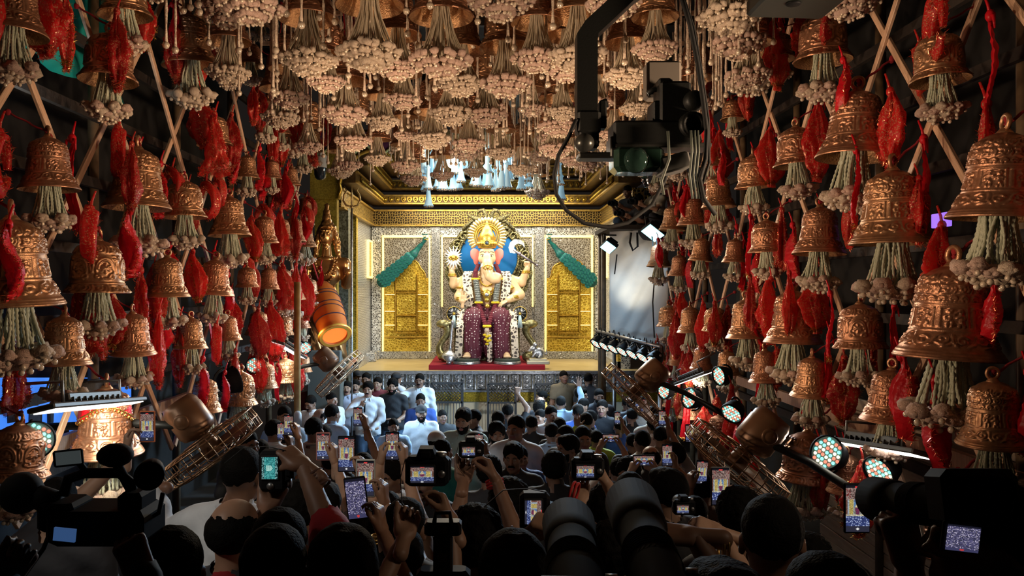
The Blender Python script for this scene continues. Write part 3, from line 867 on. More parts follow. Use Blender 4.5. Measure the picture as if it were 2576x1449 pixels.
for i, (side, Y, z, R, ri, ci) in enumerate(wall_bells):
    for q in range(3):
        dy = (-1, 1, -1)[q] * (r.uniform(.20, .46) if q < 2 else r.uniform(.02, .2)); dz = R * 1.9 + r.uniform(-.15, .25)
        if r.random() < ((.03 if q < 2 else .35) if Y < 8 else (.15 if q < 2 else .7)): continue
        if z + dz > HC + 3.1 or (side < 0 and 4.6 < Y < 7.6 and z < HC - 1.0 and Y + dy < 6.5): continue
        wh = r.randrange(18); st = CLOTHS[wh][2]
        lab = '%s red scarf %s the %s-row %s bell of the %s wall' % (CN[st], ('before', 'beyond', 'close above')[q], ORD[ri], ORD[ci], 'left' if side < 0 else 'right')
        xx = side * (XW - .05 - (.10 if r.random() < .7 else .30))
        scarf((xx, Y + dy, z + dz), r.uniform(.85, 1.2), wh, lab, side * r.uniform(.3, 1.4))

t = thing('bell_cover_scarf', 'red dotted scarf with gold border draped over the lit bell at left', 'scarf', (-XB, XB * F / (CX - 266), HC + (CY - 1142) * (XB * F / (CX - 266)) / F))
Rb = 178 * (XB * F / (CX - 266)) / F / 2
V = []; Fc = []; n_ = 40
for j in range(9):
    v = j / 8
    for i in range(n_):
        th = 2 * PI * i / n_; zz = 1.84 - v * (.72 + .22 * math.sin(2 * th + .6)); rr = float(np.interp(zz, [p[1] for p in profA], [p[0] for p in profA])) + .06 + .025 * math.sin(9 * th + v * 2) * v
        V.append((Rb * rr * math.cos(th), Rb * rr * math.sin(th), Rb * zz))
for j in range(8):
    for i in range(n_): Fc.append((j * n_ + i, (j + 1) * n_ + i, (j + 1) * n_ + (i + 1) % n_, j * n_ + (i + 1) % n_))
MB().add(V, Fc).build('cloth', REDS[1], t)
b = MB()
for i in range(n_):
    b.ball(V[8 * n_ + i], Rb * .05, 6)
b.tube([V[7 * n_ + i] for i in range(n_)], Rb * .03, 5, closed=True); b.build('gold_border', GTINSEL, t)
# ================================================================ the stage set
def jali_mat(name, line, cell, scale, rnd=0.3, wd=0.09, metal=0.7, rough=0.35, vec=(1, 1, 1)):
    m = bpy.data.materials.new(name); m.use_nodes = True; MATS[name] = m
    nt = m.node_tree; n = nt.nodes; L = nt.links; b = n['Principled BSDF']
    t = _tex(nt, 'voronoi', scale, vec=vec); t.feature = 'DISTANCE_TO_EDGE'; t.inputs['Randomness'].default_value = rnd
    r = n.new('ShaderNodeValToRGB'); r.color_ramp.elements[0].position = wd; r.color_ramp.elements[1].position = wd * 1.8
    r.color_ramp.elements[0].color = (*line, 1); r.color_ramp.elements[1].color = (*cell, 1)
    L.new(t.outputs['Distance'], r.inputs[0]); L.new(r.outputs[0], b.inputs['Base Color'])
    b.inputs['Metallic'].default_value = metal; b.inputs['Roughness'].default_value = rough
    bp = n.new('ShaderNodeBump'); bp.inputs['Strength'].default_value = 0.8; bp.inputs['Distance'].default_value = 0.02; bp.invert = True
    L.new(r.outputs[0], bp.inputs['Height']); L.new(bp.outputs[0], b.inputs['Normal'])
    return m
JALI = jali_mat('silver_jali', (0.84, 0.83, 0.78), (0.13, 0.125, 0.115), 25, .6, .10, .5)
JALIG = jali_mat('gold_jali', (0.50, 0.34, 0.10), (0.05, 0.032, 0.014), 16, .6, .09, .7)
SILREL = jali_mat('silver_relief', (0.75, 0.77, 0.79), (0.24, 0.25, 0.26), 26, 1.0, .11, .75, .28)
ARAB = jali_mat('silver_arabesque', (0.62, 0.58, 0.50), (0.20, 0.17, 0.13), 20, 1.0, .07, .6, .35)
GREL = jali_mat('gold_relief', (0.92, 0.66, 0.10), (0.50, 0.32, 0.03), 17, 1.0, .09, .55, .32)
SEQ = mat('gold_sequin', (0.58, 0.42, 0.06), 0.4, 0.7, (0.34, 0.24, 0.03), 30, bump=0.8, bscale=160, btype='voronoi')
LEAF = mat('gold_leaf_moulding', (0.62, 0.42, 0.07), 0.3, 0.85, (0.30, 0.18, 0.04), 20)
MOULD = mat('dark_gold_moulding', (0.20, 0.12, 0.045), 0.4, 0.7, (0.11, 0.065, 0.025), 10, bump=0.3, bscale=50)
LED = mat('warm_led_strip', (1, .9, .6), 0.5, emit=(1.0, 0.74, 0.22), estr=0.75)
LEDW = mat('white_led_strip', (1, 1, .9), 0.5, emit=(1.0, 0.93, 0.72), estr=2.5)
CREAMF = mat('cream_stage_floor', (0.62, 0.48, 0.22), 0.35, 0, (0.55, 0.42, 0.18), 3)
CREAMW = mat('cream_plinth', (0.70, 0.62, 0.44), 0.6)
REDC = mat('red_carpet', (0.30, 0.006, 0.02), 0.9, bump=0.3, bscale=150)
SY, BY, SZ = 16.3, 19.2, 1.70
WX = 2.95
b = MB(); b.box((0, (SY + BY) / 2 + .2, SZ - .04), (7.6, BY - SY + .4, .08)); stage_floor = struct('floor_stage', b, CREAMF)
# front face of the stage: silver relief panels between little balusters, gold band, cream plinth
b = MB(); b.box((0, SY + .09, .84), (7.6, .1, 1.68)); front = struct('wall_stage_front', b, CREAMW)
b = MB(); b.box((0, SY + .01, 1.14), (7.6, .06, .215)); b.build('gold_band', mat('gold_glitter', (0.55, 0.42, 0.05), 0.35, 0.8, (0.25, 0.18, 0.02), 40, bump=.6, bscale=120), front)
b = MB(); b.box((0, SY - .01, 1.66), (7.6, .1, .07)); b.box((0, SY + .0, 1.26), (7.6, .08, .04)); b.build('silver_rail', SILVER, front)
bp_ = MB(); bp_.box((0, 0, 0), (.17, .03, .33), ch=.01); bp_.ball((0, -.02, .09), (.035, .02, .04), 8); bp_.ball((0, -.02, 0), (.05, .022, .06), 8); bp_.ball((0, -.02, -.09), (.065, .025, .05), 8)
pan_me = bp_.mesh('relief_panel', SILREL)
bb = MB(); bb.lathe([(.03, -.165), (.03, -.13), (.018, -.11), (.026, -.06), (.018, 0), (.026, .06), (.018, .11), (.03, .13), (.03, .165)], 10)
bal_me = bb.mesh('baluster', SILVER)
for i in range(30):
    x = -3.6 + i * .248
    obj('relief_panel', pan_me, front, loc=(x, SY + .02, 1.455)); obj('baluster', bal_me, front, loc=(x + .124, SY - .01, 1.455))
# back wall and side walls
b = MB(); b.box((0, BY + .1, 3.4), (6.4, .2, 3.8)); wall_back = struct('wall_back', b, JALI)
for sd in (-1, 1):
    b = MB(); b.box((sd * (WX + .1), 17.9, 3.4), (.2, 2.6, 3.8)); ws = struct('wall_stage_left' if sd < 0 else 'wall_stage_right', b, JALI)
    # gold framed niche with a cusped top on the side wall
    for (y0, y1, z0, z1) in ((18.55, 19.1, SZ + 2.05, SZ + 2.95),):
        pts = []
        b = MB(); b.box((sd * (WX - .01), (y0 + y1) / 2, (z0 + z1) / 2), (.04, y1 - y0, z1 - z0)); b.build('niche_panel', GREL, ws)
        for (cy, cz, ly, lz) in ((y0, (z0 + z1) / 2, .05, z1 - z0), (y1, (z0 + z1) / 2, .05, z1 - z0), ((y0 + y1) / 2, z0, y1 - y0, .05), ((y0 + y1) / 2, z1, y1 - y0, .05)):
            b = MB(); b.box((sd * (WX - .03), cy, cz), (.06, ly, lz)); b.build('niche_frame', LED, ws)
    b = MB(); b.box((sd * (WX - .01), 17.0, SZ + 1.6), (.05, .05, 3.0)); b.build('light_strip', LEDW, ws)
    b = MB(); b.box((sd * (WX - .01), 16.75, SZ + 1.7), (.12, .2, 3.4)); b.build('pilaster', GREL, ws)
    b = MB(); b.box((sd * (WX - .06), 17.9, SZ + .08), (.12, 2.5, .16)); b.build('skirting', SILREL, ws)
def bx(px0, px1, py0, py1, Y, dep, m, name, parent):
    a = P(px0, py1, Y); c = P(px1, py0, Y)
    b = MB(); b.box(((a.x + c.x) / 2, Y, (a.z + c.z) / 2), (abs(c.x - a.x), dep, abs(c.z - a.z)), ch=.008)
    return b.build(name, m, parent)
Yb = BY - .03
for x0, x1 in ((936, 959), (1085, 1108), (1345, 1369), (1496, 1519)):
    bx(x0, x1, 572, 884, Yb, .10, SILREL if 1000 < x0 < 1400 else JALI, 'pilaster', wall_back)
for x0, x1 in ((933, 1120), (1335, 1522)):
    bx(x0, x1, 884, 902, Yb - .1, .16, SILREL, 'skirting', wall_back)
def gold_bay(c, w, parent):
    # gold LED frame, arabesque ground, cusped arch, door of framed panels
    h = w / 2
    for (x0, x1, y0, y1) in ((c - h, c - h + 5, 592, 884), (c + h - 5, c + h, 592, 884), (c - h, c + h, 592, 598)):
        bx(x0, x1, y0, y1, Yb - .05, .07, LED, 'light_frame', parent)
    bx(c - h + 5, c + h - 5, 599, 700, Yb - .02, .03, ARAB, 'arabesque_panel', parent)
    # arch: gold cusped shape
    pts = []
    for i in range(25):
        a = PI * i / 24
        r = 46 * (1 + .09 * abs(math.sin(a * 4.5)))
        pts.append((c + r * math.cos(a) * 1.02, 712 - r * math.sin(a) * 1.25))
    poly = [P(x, y, Yb) for x, y in pts]
    b = MB(); b.prism([(p.x, p.z) for p in poly], .05, y0=Yb - .09); b.build('arch_panel', GREL, parent)
    b = MB(); b.tube([(p.x, Yb - .09, p.z) for p in poly], .02, 6); b.build('arch_moulding', GOLD, parent)
    bx(c - h + 6, c + h - 6, 700, 884, Yb - .03, .04, GREL, 'door_ground', parent)
    # central leaf with rounded top, tiers of framed panels
    pts = [(c - 25, 730)] + [(c + 25 * math.cos(a), 690 - 20 * math.sin(a)) for a in np.linspace(PI, 0, 11)] + [(c + 25, 730)]
    b = MB(); b.prism([(p.x, p.z) for p in (P(x, y, Yb) for x, y in pts)], .05, y0=Yb - .13); b.build('panel', GREL, parent)
    for (x0, x1, y0, y1) in ((c - 24, c + 24, 742, 792), (c - 24, c + 24, 797, 832)):
        bx(x0, x1, y0, y1, Yb - .1, .06, GREL, 'panel', parent)
    for s in (-1, 1):
        for (y0, y1) in ((702, 738), (745, 780), (786, 816), (820, 832)):
            xa, xb = c + s * 29, c + s * (h - 9)
            bx(min(xa, xb), max(xa, xb), y0, y1, Yb - .09, .06, GREL, 'panel', parent)
        bx(c + s * 27 - 1.5, c + s * 27 + 1.5, 690, 836, Yb - .12, .06, GOLD, 'mullion', parent)
        for y in (741, 783, 818):
            xa, xb = c + s * 29, c + s * (h - 7)
            bx(min(xa, xb), max(xa, xb), y - 1.2, y + 1.2, Yb - .12, .06, LED, 'light_bar', parent)
    for y in (736, 794, 838): bx(c - 25, c + 25, y - 1.2, y + 1.2, Yb - .14, .05, GOLD, 'rail', parent)
    bx(c - h + 6, c + h - 6, 852, 884, Yb - .1, .06, GREL, 'lower_panel', parent)
    bx(c - h + 6, c + h - 6, 846, 850, Yb - .12, .06, GOLD, 'rail', parent)
gold_bay(1022, 122, wall_back)
gold_bay(1431, 122, wall_back)
for (x0, x1, y0, y1) in ((1110, 1114, 592, 772), (1338, 1342, 592, 772), (1110, 1342, 592, 597)):
    bx(x0, x1, y0, y1, Yb - .05, .07, LED, 'light_frame', wall_back)
bx(1114, 1338, 597, 884, Yb - .01, .03, ARAB, 'arabesque_panel', wall_back)
# stepped cornice and ceiling over the stage
lf = MB(); lf.prism([(-.06, .14), (-.065, .07), (-.03, .015), (0, 0), (.03, .015), (.065, .07), (.06, .14)], .03, y0=-.02); lf.ball((0, -.02, .07), (.03, .025, .05), 8)
leaf_me = lf.mesh('leaf', LEAF)
steps = [(.06, 1.60, 2.02, JALIG), (.34, 2.12, 2.36, MOULD), (.58, 2.46, 2.70, MOULD), (.80, 2.78, 3.02, MOULD)]
for i, (p, z0, z1, m) in enumerate(steps):
    zc, hh = HC + (z0 + z1) / 2, z1 - z0
    yb = BY - p; xs_ = WX - p
    b = MB()
    b.box((0, yb + .25, zc), (2 * xs_ + .6, .5, hh)); tr = b.build('trim_%d' % (i + 1), m); tr['kind'] = 'structure'
    for sd in (-1, 1):
        b = MB(); b.box((sd * (xs_ + .25), (yb + 15.0) / 2, zc), (.5, yb - 15.0, hh)); b.build('side_run', m, tr)
    b = MB()
    b.box((0, yb - .03, HC + z0 + .02), (2 * xs_, .06, .035)); b.box((0, yb - .02, HC + z1 - .02), (2 * xs_, .05, .04))
    for sd in (-1, 1):
        b.box((sd * (xs_ - .03), (yb + 15.0) / 2, HC + z0 + .02), (.06, yb - 15.0, .035)); b.box((sd * (xs_ - .02), (yb + 15.0) / 2, HC + z1 - .02), (.05, yb - 15.0, .04))
    b.build('gold_beading', GOLDP, tr)
    if i:
        n = int(2 * xs_ / .15)
        for k in range(n): obj('leaf', leaf_me, tr, loc=(-xs_ + .08 + k * .15, yb - .02, HC + z0 + .05))
        for sd in (-1, 1):
            for k in range(22):
                obj('leaf', leaf_me, tr, loc=(sd * (xs_ - .02), yb - .1 - k * .15, HC + z0 + .05), rot=(0, 0, -sd * PI / 2))
b = MB(); b.box((0, 17.2, HC + 3.1), (7, 4.6, .1)); struct('ceiling_stage', b, MOULD)
b = MB(); b.box((0, SY + 1.25, SZ + .055), (2.53, 2.3, .11), ch=.01); dais = b.build('red_carpet_platform', REDC); tag(dais, 'low red carpeted platform under the idol throne', 'platform')
# corner blocks at stage left
for i, px in enumerate((915, 938, 1508, 1528)):
    b = MB(); p = P(px, 880, 18.3 if i in (0, 3) else 18.8); b.box((max(-2.8, min(2.8, p.x)), p.y, SZ + .11), (.24, .2, .22), ch=.02)
    o = b.build('stage_corner_block', SILREL); tag(o, 'silver relief block at the %s %s stage skirting' % ('front' if i in (0, 3) else 'back', 'left' if px < 1200 else 'right'), 'block', 'silver blocks along the stage skirting')
# gold sequined portal on the left with a cusped edge, and its lintel
Yp = 14.6
def poly_px(pts, Y, dep, m, name, parent=None, mb=None):
    q = [P(x, y, Y) for x, y in pts]
    bb = mb or MB(); bb.prism([(p.x, p.z) for p in q], dep, y0=Y)
    return bb.build(name, m, parent)
portal = thing('gold_portal', 'gold sequined portal with cusped edge left of the stage', 'portal', (0, Yp, 0))
edge = [(958, 372), (930, 378), (905, 388), (890, 402), (886, 420), (884, 432), (868, 436), (858, 446), (855, 462), (858, 478), (852, 500)]
def rel(pts, Y): return [(p.x, p.z) for p in (P(x, y, Y) for x, y in pts)]
b = MB(); b.prism(rel([(780, 330), (958, 330)] + edge + [(780, 500)], Yp), .16); b.build('arch_spandrel', SEQ, portal)
b = MB(); b.tube([(p.x, -.03, p.z) for p in (P(x, y, Yp) for x, y in edge)], .03, 8); b.build('arch_moulding', GOLD, portal)
b = MB(); q0 = P(846, 500, Yp); q1 = P(790, 500, Yp); b.prism([(q0.x, 0), (q0.x, q0.z), (q1.x, q1.z), (q1.x, 0)], .2, y0=.05); b.build('pier', SEQ, portal)
b = MB(); c0 = P(868, 520, 15.4); b.box((c0.x - .1, .9, 2.6), (.34, .24, 5.0)); b.build('inner_pilaster', mat('silver_green_relief', (0.34, 0.36, 0.28), .4, .6, (0.12, .12, .08), 24, bump=.6, bscale=60), portal)
# purple swags with pale green fringe along the lintel
PURP = mat('purple_velvet', (0.07, 0.008, 0.05), 0.7, bump=0.3, bscale=20)
FRINGE = mat('pale_green_fringe', (0.42, 0.50, 0.24), 0.7)
for i, px in enumerate((800, 880, 955, 1030)):
    t = thing('purple_swag', 'purple velvet swag with green fringe, %s from left on the lintel' % ORD[i], 'swag', P(px, 345, Yp - .15), group='purple swags above the stage')
    V = []; Fc = []; nu, nv = 14, 6
    for j in range(nv + 1):
        for k in range(nu + 1):
            u = k / nu - .5; v = j / nv
            V.append((u * .66, .03 * math.sin(v * 16) + .02, .10 - v * (.12 + .30 * (1 - 4 * u * u))))
    for j in range(nv):
        for k in range(nu):
            a = j * (nu + 1) + k; Fc.append((a, a + 1, a + nu + 2, a + nu + 1))
    MB().add(V, Fc).build('swag_cloth', PURP, t)
    b = MB(); b.tube([V[nv * (nu + 1) + k] for k in range(nu + 1)], .025, 6); b.build('fringe', FRINGE, t)
# ================================================================ chandelier of lit tassels and the globe lamp in front of the stage
TASL = mat('lit_blue_white_tassel', (0.55, 0.75, 0.85), 0.6, emit=(0.35, 0.75, 1.0), estr=0.22)
tb = MB(); tb.lathe([(.012, .30), (.03, .27), (.022, .24), (.05, .05), (.075, 0.0)], 12); tb.torus((0, 0, .27), .028, .01, 10, 5)
tass_me = tb.mesh('tassel', TASL)
fl = MB()
for i in range(9): fl.ball((.07 * math.cos(i * .7), .07 * math.sin(i * .7), -.015), .02, 6)
flo_me = fl.mesh('tassel_flowers', PETAL)
r = random.Random(5)
for i in range(38):
    px = r.uniform(1062, 1330) if i < 34 else (1070, 1078, 1408, 1412)[i - 34]
    py = r.uniform(425, 478) if i < 34 else (478, 518, 462, 500)[i - 34]
    p = P(px, py, 13.6 + r.uniform(0, .5))
    t = thing('lit_tassel', 'pale blue lit tassel in the cluster before the stage, %s' % ('%s from left' % '%d' % (i + 1)), 'tassel', p, group='blue lit tassels')
    obj('tassel_body', tass_me, t, sc=(1.25, 1.25, r.uniform(1.2, 1.6))); obj('tassel_flowers', flo_me, t)
    b = MB(); b.tube([(0, 0, .36), (0, 0, HC + 3.43 - p.z)], .004, 4); b.build('cord', PEARL, t)
lits = sorted([o for o in bpy.data.objects if o.name.startswith('lit_tassel')], key=lambda o: o.location.x)
for i, o in enumerate(lits): o['label'] = 'pale blue lit tassel hanging before the stage, number %s counted from the left' % (ORD[i] if i < 20 else 'twenty-' + ORD[i - 20] if i < 29 else 'thirty-' + ORD[i - 30] if i > 29 else 'thirtieth')
g = thing('globe_lamp', 'bright round globe lamp hanging among the ceiling bells', 'lamp', P(1138, 409, 13.3))
b = MB(); b.ball((0, 0, 0), .10, 18); b.build('globe', mat('lamp_globe', (1, .95, .85), .4, emit=(1.0, .92, .78), estr=14), g)
b = MB(); b.lathe([(.03, .09), (.035, .13), (.02, .17)], 12); b.tube([(0, 0, .17), (0, 0, HC + 3.42 - g.location.z)], .008, 6); b.build('holder', BLACKP, g)
point('globe_lamp_light', P(1138, 409, 13.1), 25, (1, .85, .6), .1)
for px in (1120, 1200, 1280): point('tassel_cluster_light', P(px, 415, 13.9), 14, (.5, .8, 1.0), .1)
# ================================================================ the idol on its throne
SKIN_I = mat('idol_cream_skin', (0.74, 0.52, 0.29), 0.35, 0, (0.76, 0.50, 0.28), 3, coat=.3)
PINKE = mat('idol_ear_pink', (0.75, 0.20, 0.16), 0.45)
def dot_mat(name, base, dot, scale, rad):
    m = bpy.data.materials.new(name); m.use_nodes = True; MATS[name] = m
    nt = m.node_tree; n = nt.nodes; L = nt.links; b = n['Principled BSDF']
    t = _tex(nt, 'voronoi', scale); t.inputs['Randomness'].default_value = .55
    r = n.new('ShaderNodeValToRGB'); r.color_ramp.elements[0].position = rad; r.color_ramp.elements[1].position = rad * 1.4
    r.color_ramp.elements[0].color = (*dot, 1); r.color_ramp.elements[1].color = (*base, 1)
    L.new(t.outputs['Distance'], r.inputs[0]); L.new(r.outputs[0], b.inputs['Base Color']); b.inputs['Roughness'].default_value = .7
    return m
MAROON = dot_mat('maroon_velvet_dotted', (0.075, 0.005, 0.02), (.75, .70, .66), 17, .17)
MAROONF = mat('maroon_flower_garland', (0.16, 0.008, 0.025), 0.8, 0, (0.07, 0.003, 0.012), 50, bump=1, bscale=70)
YELF = mat('yellow_flower', (0.80, 0.60, 0.02), 0.7, 0, (0.6, 0.42, 0.01), 60, bump=.8, bscale=60)
HEX = jali_mat('hexagon_brocade', (0.66, 0.58, 0.46), (0.055, 0.04, 0.035), 13, .75, .12, .2, .6)
NET = mat('silver_net', (0.5, 0.55, 0.52), 0.5, 0.3, (0.12, 0.13, 0.12), 60, ntype='voronoi', lo=.2, hi=.5)
ANTQ = mat('antique_gold_dark', (0.17, 0.15, 0.065), 0.4, 0.75, (0.06, 0.055, 0.03), 16, bump=.7, bscale=45, btype='voronoi')
OLIVE = mat('antique_gold_light', (0.42, 0.38, 0.18), 0.35, 0.7, (0.16, 0.14, 0.06), 16)
BLUED = mat('blue_backdrop', (0.003, 0.12, 0.36), 0.5, 0, (0.004, 0.085, 0.28), 4, spec=.2)
DKGREEN = mat('dark_green_cushion', (0.015, 0.03, 0.022), 0.7)
IX, IY, IZ = 0.0, 17.4, SZ + .11
def ic(cx, cy, y): return ((cx - 575) / 362, y, (1345 - cy) / 362)
# throne
thr = thing('carved_throne', 'carved antique gold throne with blue round back behind the idol', 'throne', (IX, IY, IZ))
b = MB(); b.box((0, .25, .5), (1.5, .8, 1.0), ch=.03); b.build('seat', ANTQ, thr)
pts = []
for i in range(96):
    a = 2 * PI * i / 96
    r = 1.02 + .05 * abs(math.sin(a * 9))
    pts.append((.04 + r * math.cos(a) * 1.0, 2.18 + r * math.sin(a) * 1.02))
b = MB(); b.prism(pts, .12, y0=.72); b.build('back_panel', ANTQ, thr)
b = MB(); b.lathe([(0, 0), (.66, 0), (.70, -.02)], 48, M=Matrix.Translation((.04, .70, 2.40)) @ Matrix.Rotation(PI / 2, 4, 'X')); b.build('blue_disc', BLUED, thr)
b = MB()
for R_, r_ in ((.72, .035), (.80, .02), (.96, .025)): b.torus((.04, .69, 2.40 - (R_ - .72) * .6), R_, r_, 64, 8, ax='y')
b.build('back_ring', ANTQ, thr)
sc_me = MB()
sp = [(.10 * (1 - t) * math.cos(t * 9), 0, .10 * (1 - t) * math.sin(t * 9)) for t in np.linspace(0, .85, 22)]
sc_me.tube(sp, [.016] * 22, 6); sc_me.tube([(.10, 0, 0), (.13, 0, -.07), (.10, 0, -.14)], [.016, .02, .008], 6)
sc_me = sc_me.mesh('scroll', OLIVE)
for i in range(22):
    a = 2 * PI * i / 22
    obj('scroll', sc_me, thr, loc=(.04 + .90 * math.cos(a), .68, 2.22 + .92 * math.sin(a)), rot=(0, -a + PI / 2, 0), sc=1.15)
for s in (-1, 1):
    b = MB(); sp = [(.04 + s * (.42 + .20 * (1 - t) * math.cos(t * 11)), .68, 3.05 + .18 * (1 - t) * math.sin(t * 11)) for t in np.linspace(0, .9, 30)]
    b.tube(sp, .03, 8); b.tube([(.04 + s * .62, .68, 3.05), (.04 + s * .4, .68, 3.28), (.04 + s * .12, .68, 3.2), (.04, .68, 3.05)], [.04, .05, .05, .03], 8)
    b.build('top_scroll', ANTQ, thr)
    # bird-shaped crest
    b = MB(); b.tube([(.04 + s * .08, .66, 3.22), (.04 + s * .07, .66, 3.42), (.04 + s * .13, .66, 3.54), (.04 + s * .24, .66, 3.52), (.04 + s * .26, .66, 3.42)], [.06, .05, .045, .045, .012], 8)
    b.tube([(.04 + s * .12, .67, 3.28), (.04 + s * .30, .67, 3.32), (.04 + s * .52, .67, 3.44)], [.09, .08, .02], 8); b.build('bird_crest', ANTQ, thr)
    # arm scroll and wheel disc
    b = MB(); sp = [(s * (.98 + .10 * math.sin(t * 6)), -.30, .10 + .78 * t) for t in np.linspace(0, 1, 14)]
    b.tube(sp, [.12 - .05 * math.sin(t * PI) for t in np.linspace(0, 1, 14)], 10); b.ball((s * .98, -.32, .86), (.17, .12, .10), 12); b.ball((s * .94, -.34, .12), (.15, .12, .12), 12)
    b.box((s * .82, -.05, .87), (.34, .7, .07), ch=.02); b.build('arm_scroll', OLIVE, thr)
    w_ = MB(); M = Matrix.Translation((s * .74, -.42, 1.09)) @ Matrix.Rotation(PI / 2, 4, 'X')
    w_.lathe([(0, .02), (.155, .02), (.165, 0), (.155, -.02), (0, -.02)], 28, M=M); wo = w_.build('wheel_disc', mat('black_lacquer', (.01, .012, .012), .3), thr)
    for i in range(10):
        a = 2 * PI * i / 10
        q = MB(); q.tube([(s * .74 + .03 * math.cos(a), -.445, 1.09 + .03 * math.sin(a)), (s * .74 + .15 * math.cos(a), -.445, 1.09 + .15 * math.sin(a))], .006, 5); q.build('spoke', SILVER, wo)
    q = MB(); q.ball((s * .74, -.45, 1.09), .035, 10); q.torus((s * .74, -.44, 1.09), .16, .008, 28, 5, ax='y'); q.build('hub', GOLD, wo)
    q = MB()
    for i in range(5): q.tube([(s * .74 + .01 * (i - 2), -.46, 1.06), (s * .74 + .025 * (i - 2), -.46, .78)], [.006, .012], 5)
    q.build('tassel', mat('pale_blue_tassel', (.45, .6, .65), .7), wo)
for i, cx in enumerate((250, 900)):
    pass
# idol body
s = SDF(.021)
s.ell((0, -.02, 1.52), (.33, .30, .36), .1).ell((0, .02, 1.84), (.38, .22, .24), .1)
s.cap((-.42, .03, 1.88), (.42, .03, 1.88), .14, None, .08).cap((0, 0, 1.98), (0, -.05, 2.25), .16, .15, .08)
s.ell((0, -.06, 2.42), (.19, .20, .21), .06)
for q in (-1, 1): s.ell((q * .10, -.16, 2.34), (.10, .10, .11), .05).ell((q * .075, -.17, 2.49), (.09, .08, .09), .05)
s.chain([(0, -.23, 2.36), (.01, -.31, 2.2), (.02, -.35, 2.05), (.06, -.37, 1.93), (.14, -.39, 1.86), (.22, -.40, 1.86), (.255, -.40, 1.93), (.20, -.39, 1.98)], [.115, .11, .105, .10, .09, .08, .068, .05], .04)
s.chain([(-.46, 0, 1.84), (-.63, -.08, 1.47), (-.55, -.40, 1.38)], [.145, .115, .07], .05)
s.chain([(.48, 0, 1.84), (.74, -.08, 1.52), (.47, -.40, 1.40)], [.145, .12, .075], .05)
s.chain([(-.40, .12, 1.9), (-.76, .10, 1.76), (-.81, .0, 2.06)], [.13, .10, .065], .05)
s.chain([(.42, .12, 1.9), (.80, .10, 1.80), (.93, .0, 2.12)], [.13, .10, .065], .05)
for q in (-1, 1):
    s.cap((q * .40, -.48, .22), (q * .44, -.70, .17), .085, .075, .04)
    for t in range(5): s.cap((q * .44 + (t - 2) * .032, -.74, .165), (q * .45 + (t - 2) * .036, -.80, .155), .024, .020, .012)
Vb, Qb, rb = s.mesh()
ps = [(Vb, Qb, 0)]
for pose, left, wr_, fd, pm, sc in (('open', False, (-.54, -.42, 1.36), (.1, -.15, 1), (.1, -1, -.1), 1.5), ('relax', True, (.45, -.42, 1.39), (-.8, -.25, -.45), (-.3, .2, -1), 1.6),
                                    ('relax', False, (-.81, 0, 2.07), (0, -.1, 1), (0, -.5, .4), 1.5), ('fist', True, (.93, 0, 2.14), (.05, -.2, 1), (-.6, -.8, 0), 1.5)):
    V, Q = hand(pose, left, 0); ps.append((xf(V, hand_M(wr_, fd, pm, sc)), Q, 0))
V, Q, rr = join_np(ps)
idol = thing('ganesh_idol', 'seated elephant-headed idol with gold crown and maroon dotted dhoti', 'idol', (IX, IY, IZ))
obj('body', np_mesh('idol_body', V, Q, SKIN_I), idol)
for q in (-1, 1):
    e = SDF(.015); e.ell((q * .27, -.03, 2.44), (.115, .03, .15), .03, R=Matrix.Rotation(q * .35, 3, 'Y')).ell((q * .25, -.02, 2.30), (.06, .03, .10), .03)
    V, Q, _ = e.mesh(); obj('ear', np_mesh('ear', V, Q, PINKE), idol)
    b = MB(); b.ball((q * .10, -.275, 2.40), (.042, .02, .016), 10); b.build('eye', mat('eye_white', (.8, .78, .72), .3), idol)
    b = MB(); b.ball((q * .10, -.29, 2.40), (.016, .01, .015), 8); b.tube([(q * .05, -.29, 2.425), (q * .10, -.295, 2.435), (q * .155, -.265, 2.42)], .006, 5)
    b.tube([(q * .04, -.285, 2.475), (q * .10, -.285, 2.50), (q * .16, -.24, 2.48)], .006, 5); b.build('brow', mat('ink_black', (.01, .01, .01), .5), idol)
    b = MB(); b.tube([(q * .09, -.30, 2.22), (q * .12, -.36, 2.16), (q * .14, -.41, 2.14)], [.03, .025, .006], 8); b.build('tusk', mat('ivory', (.8, .75, .62), .3), idol)
b = MB()
for x in (-.035, 0, .035): b.box((x, -.262, 2.47), (.014, .02, .07), ch=.004)
b.box((0, -.268, 2.44), (.10, .02, .014), ch=.004); b.build('tilak', mat('tilak_red', (.35, .02, .03), .6), idol)
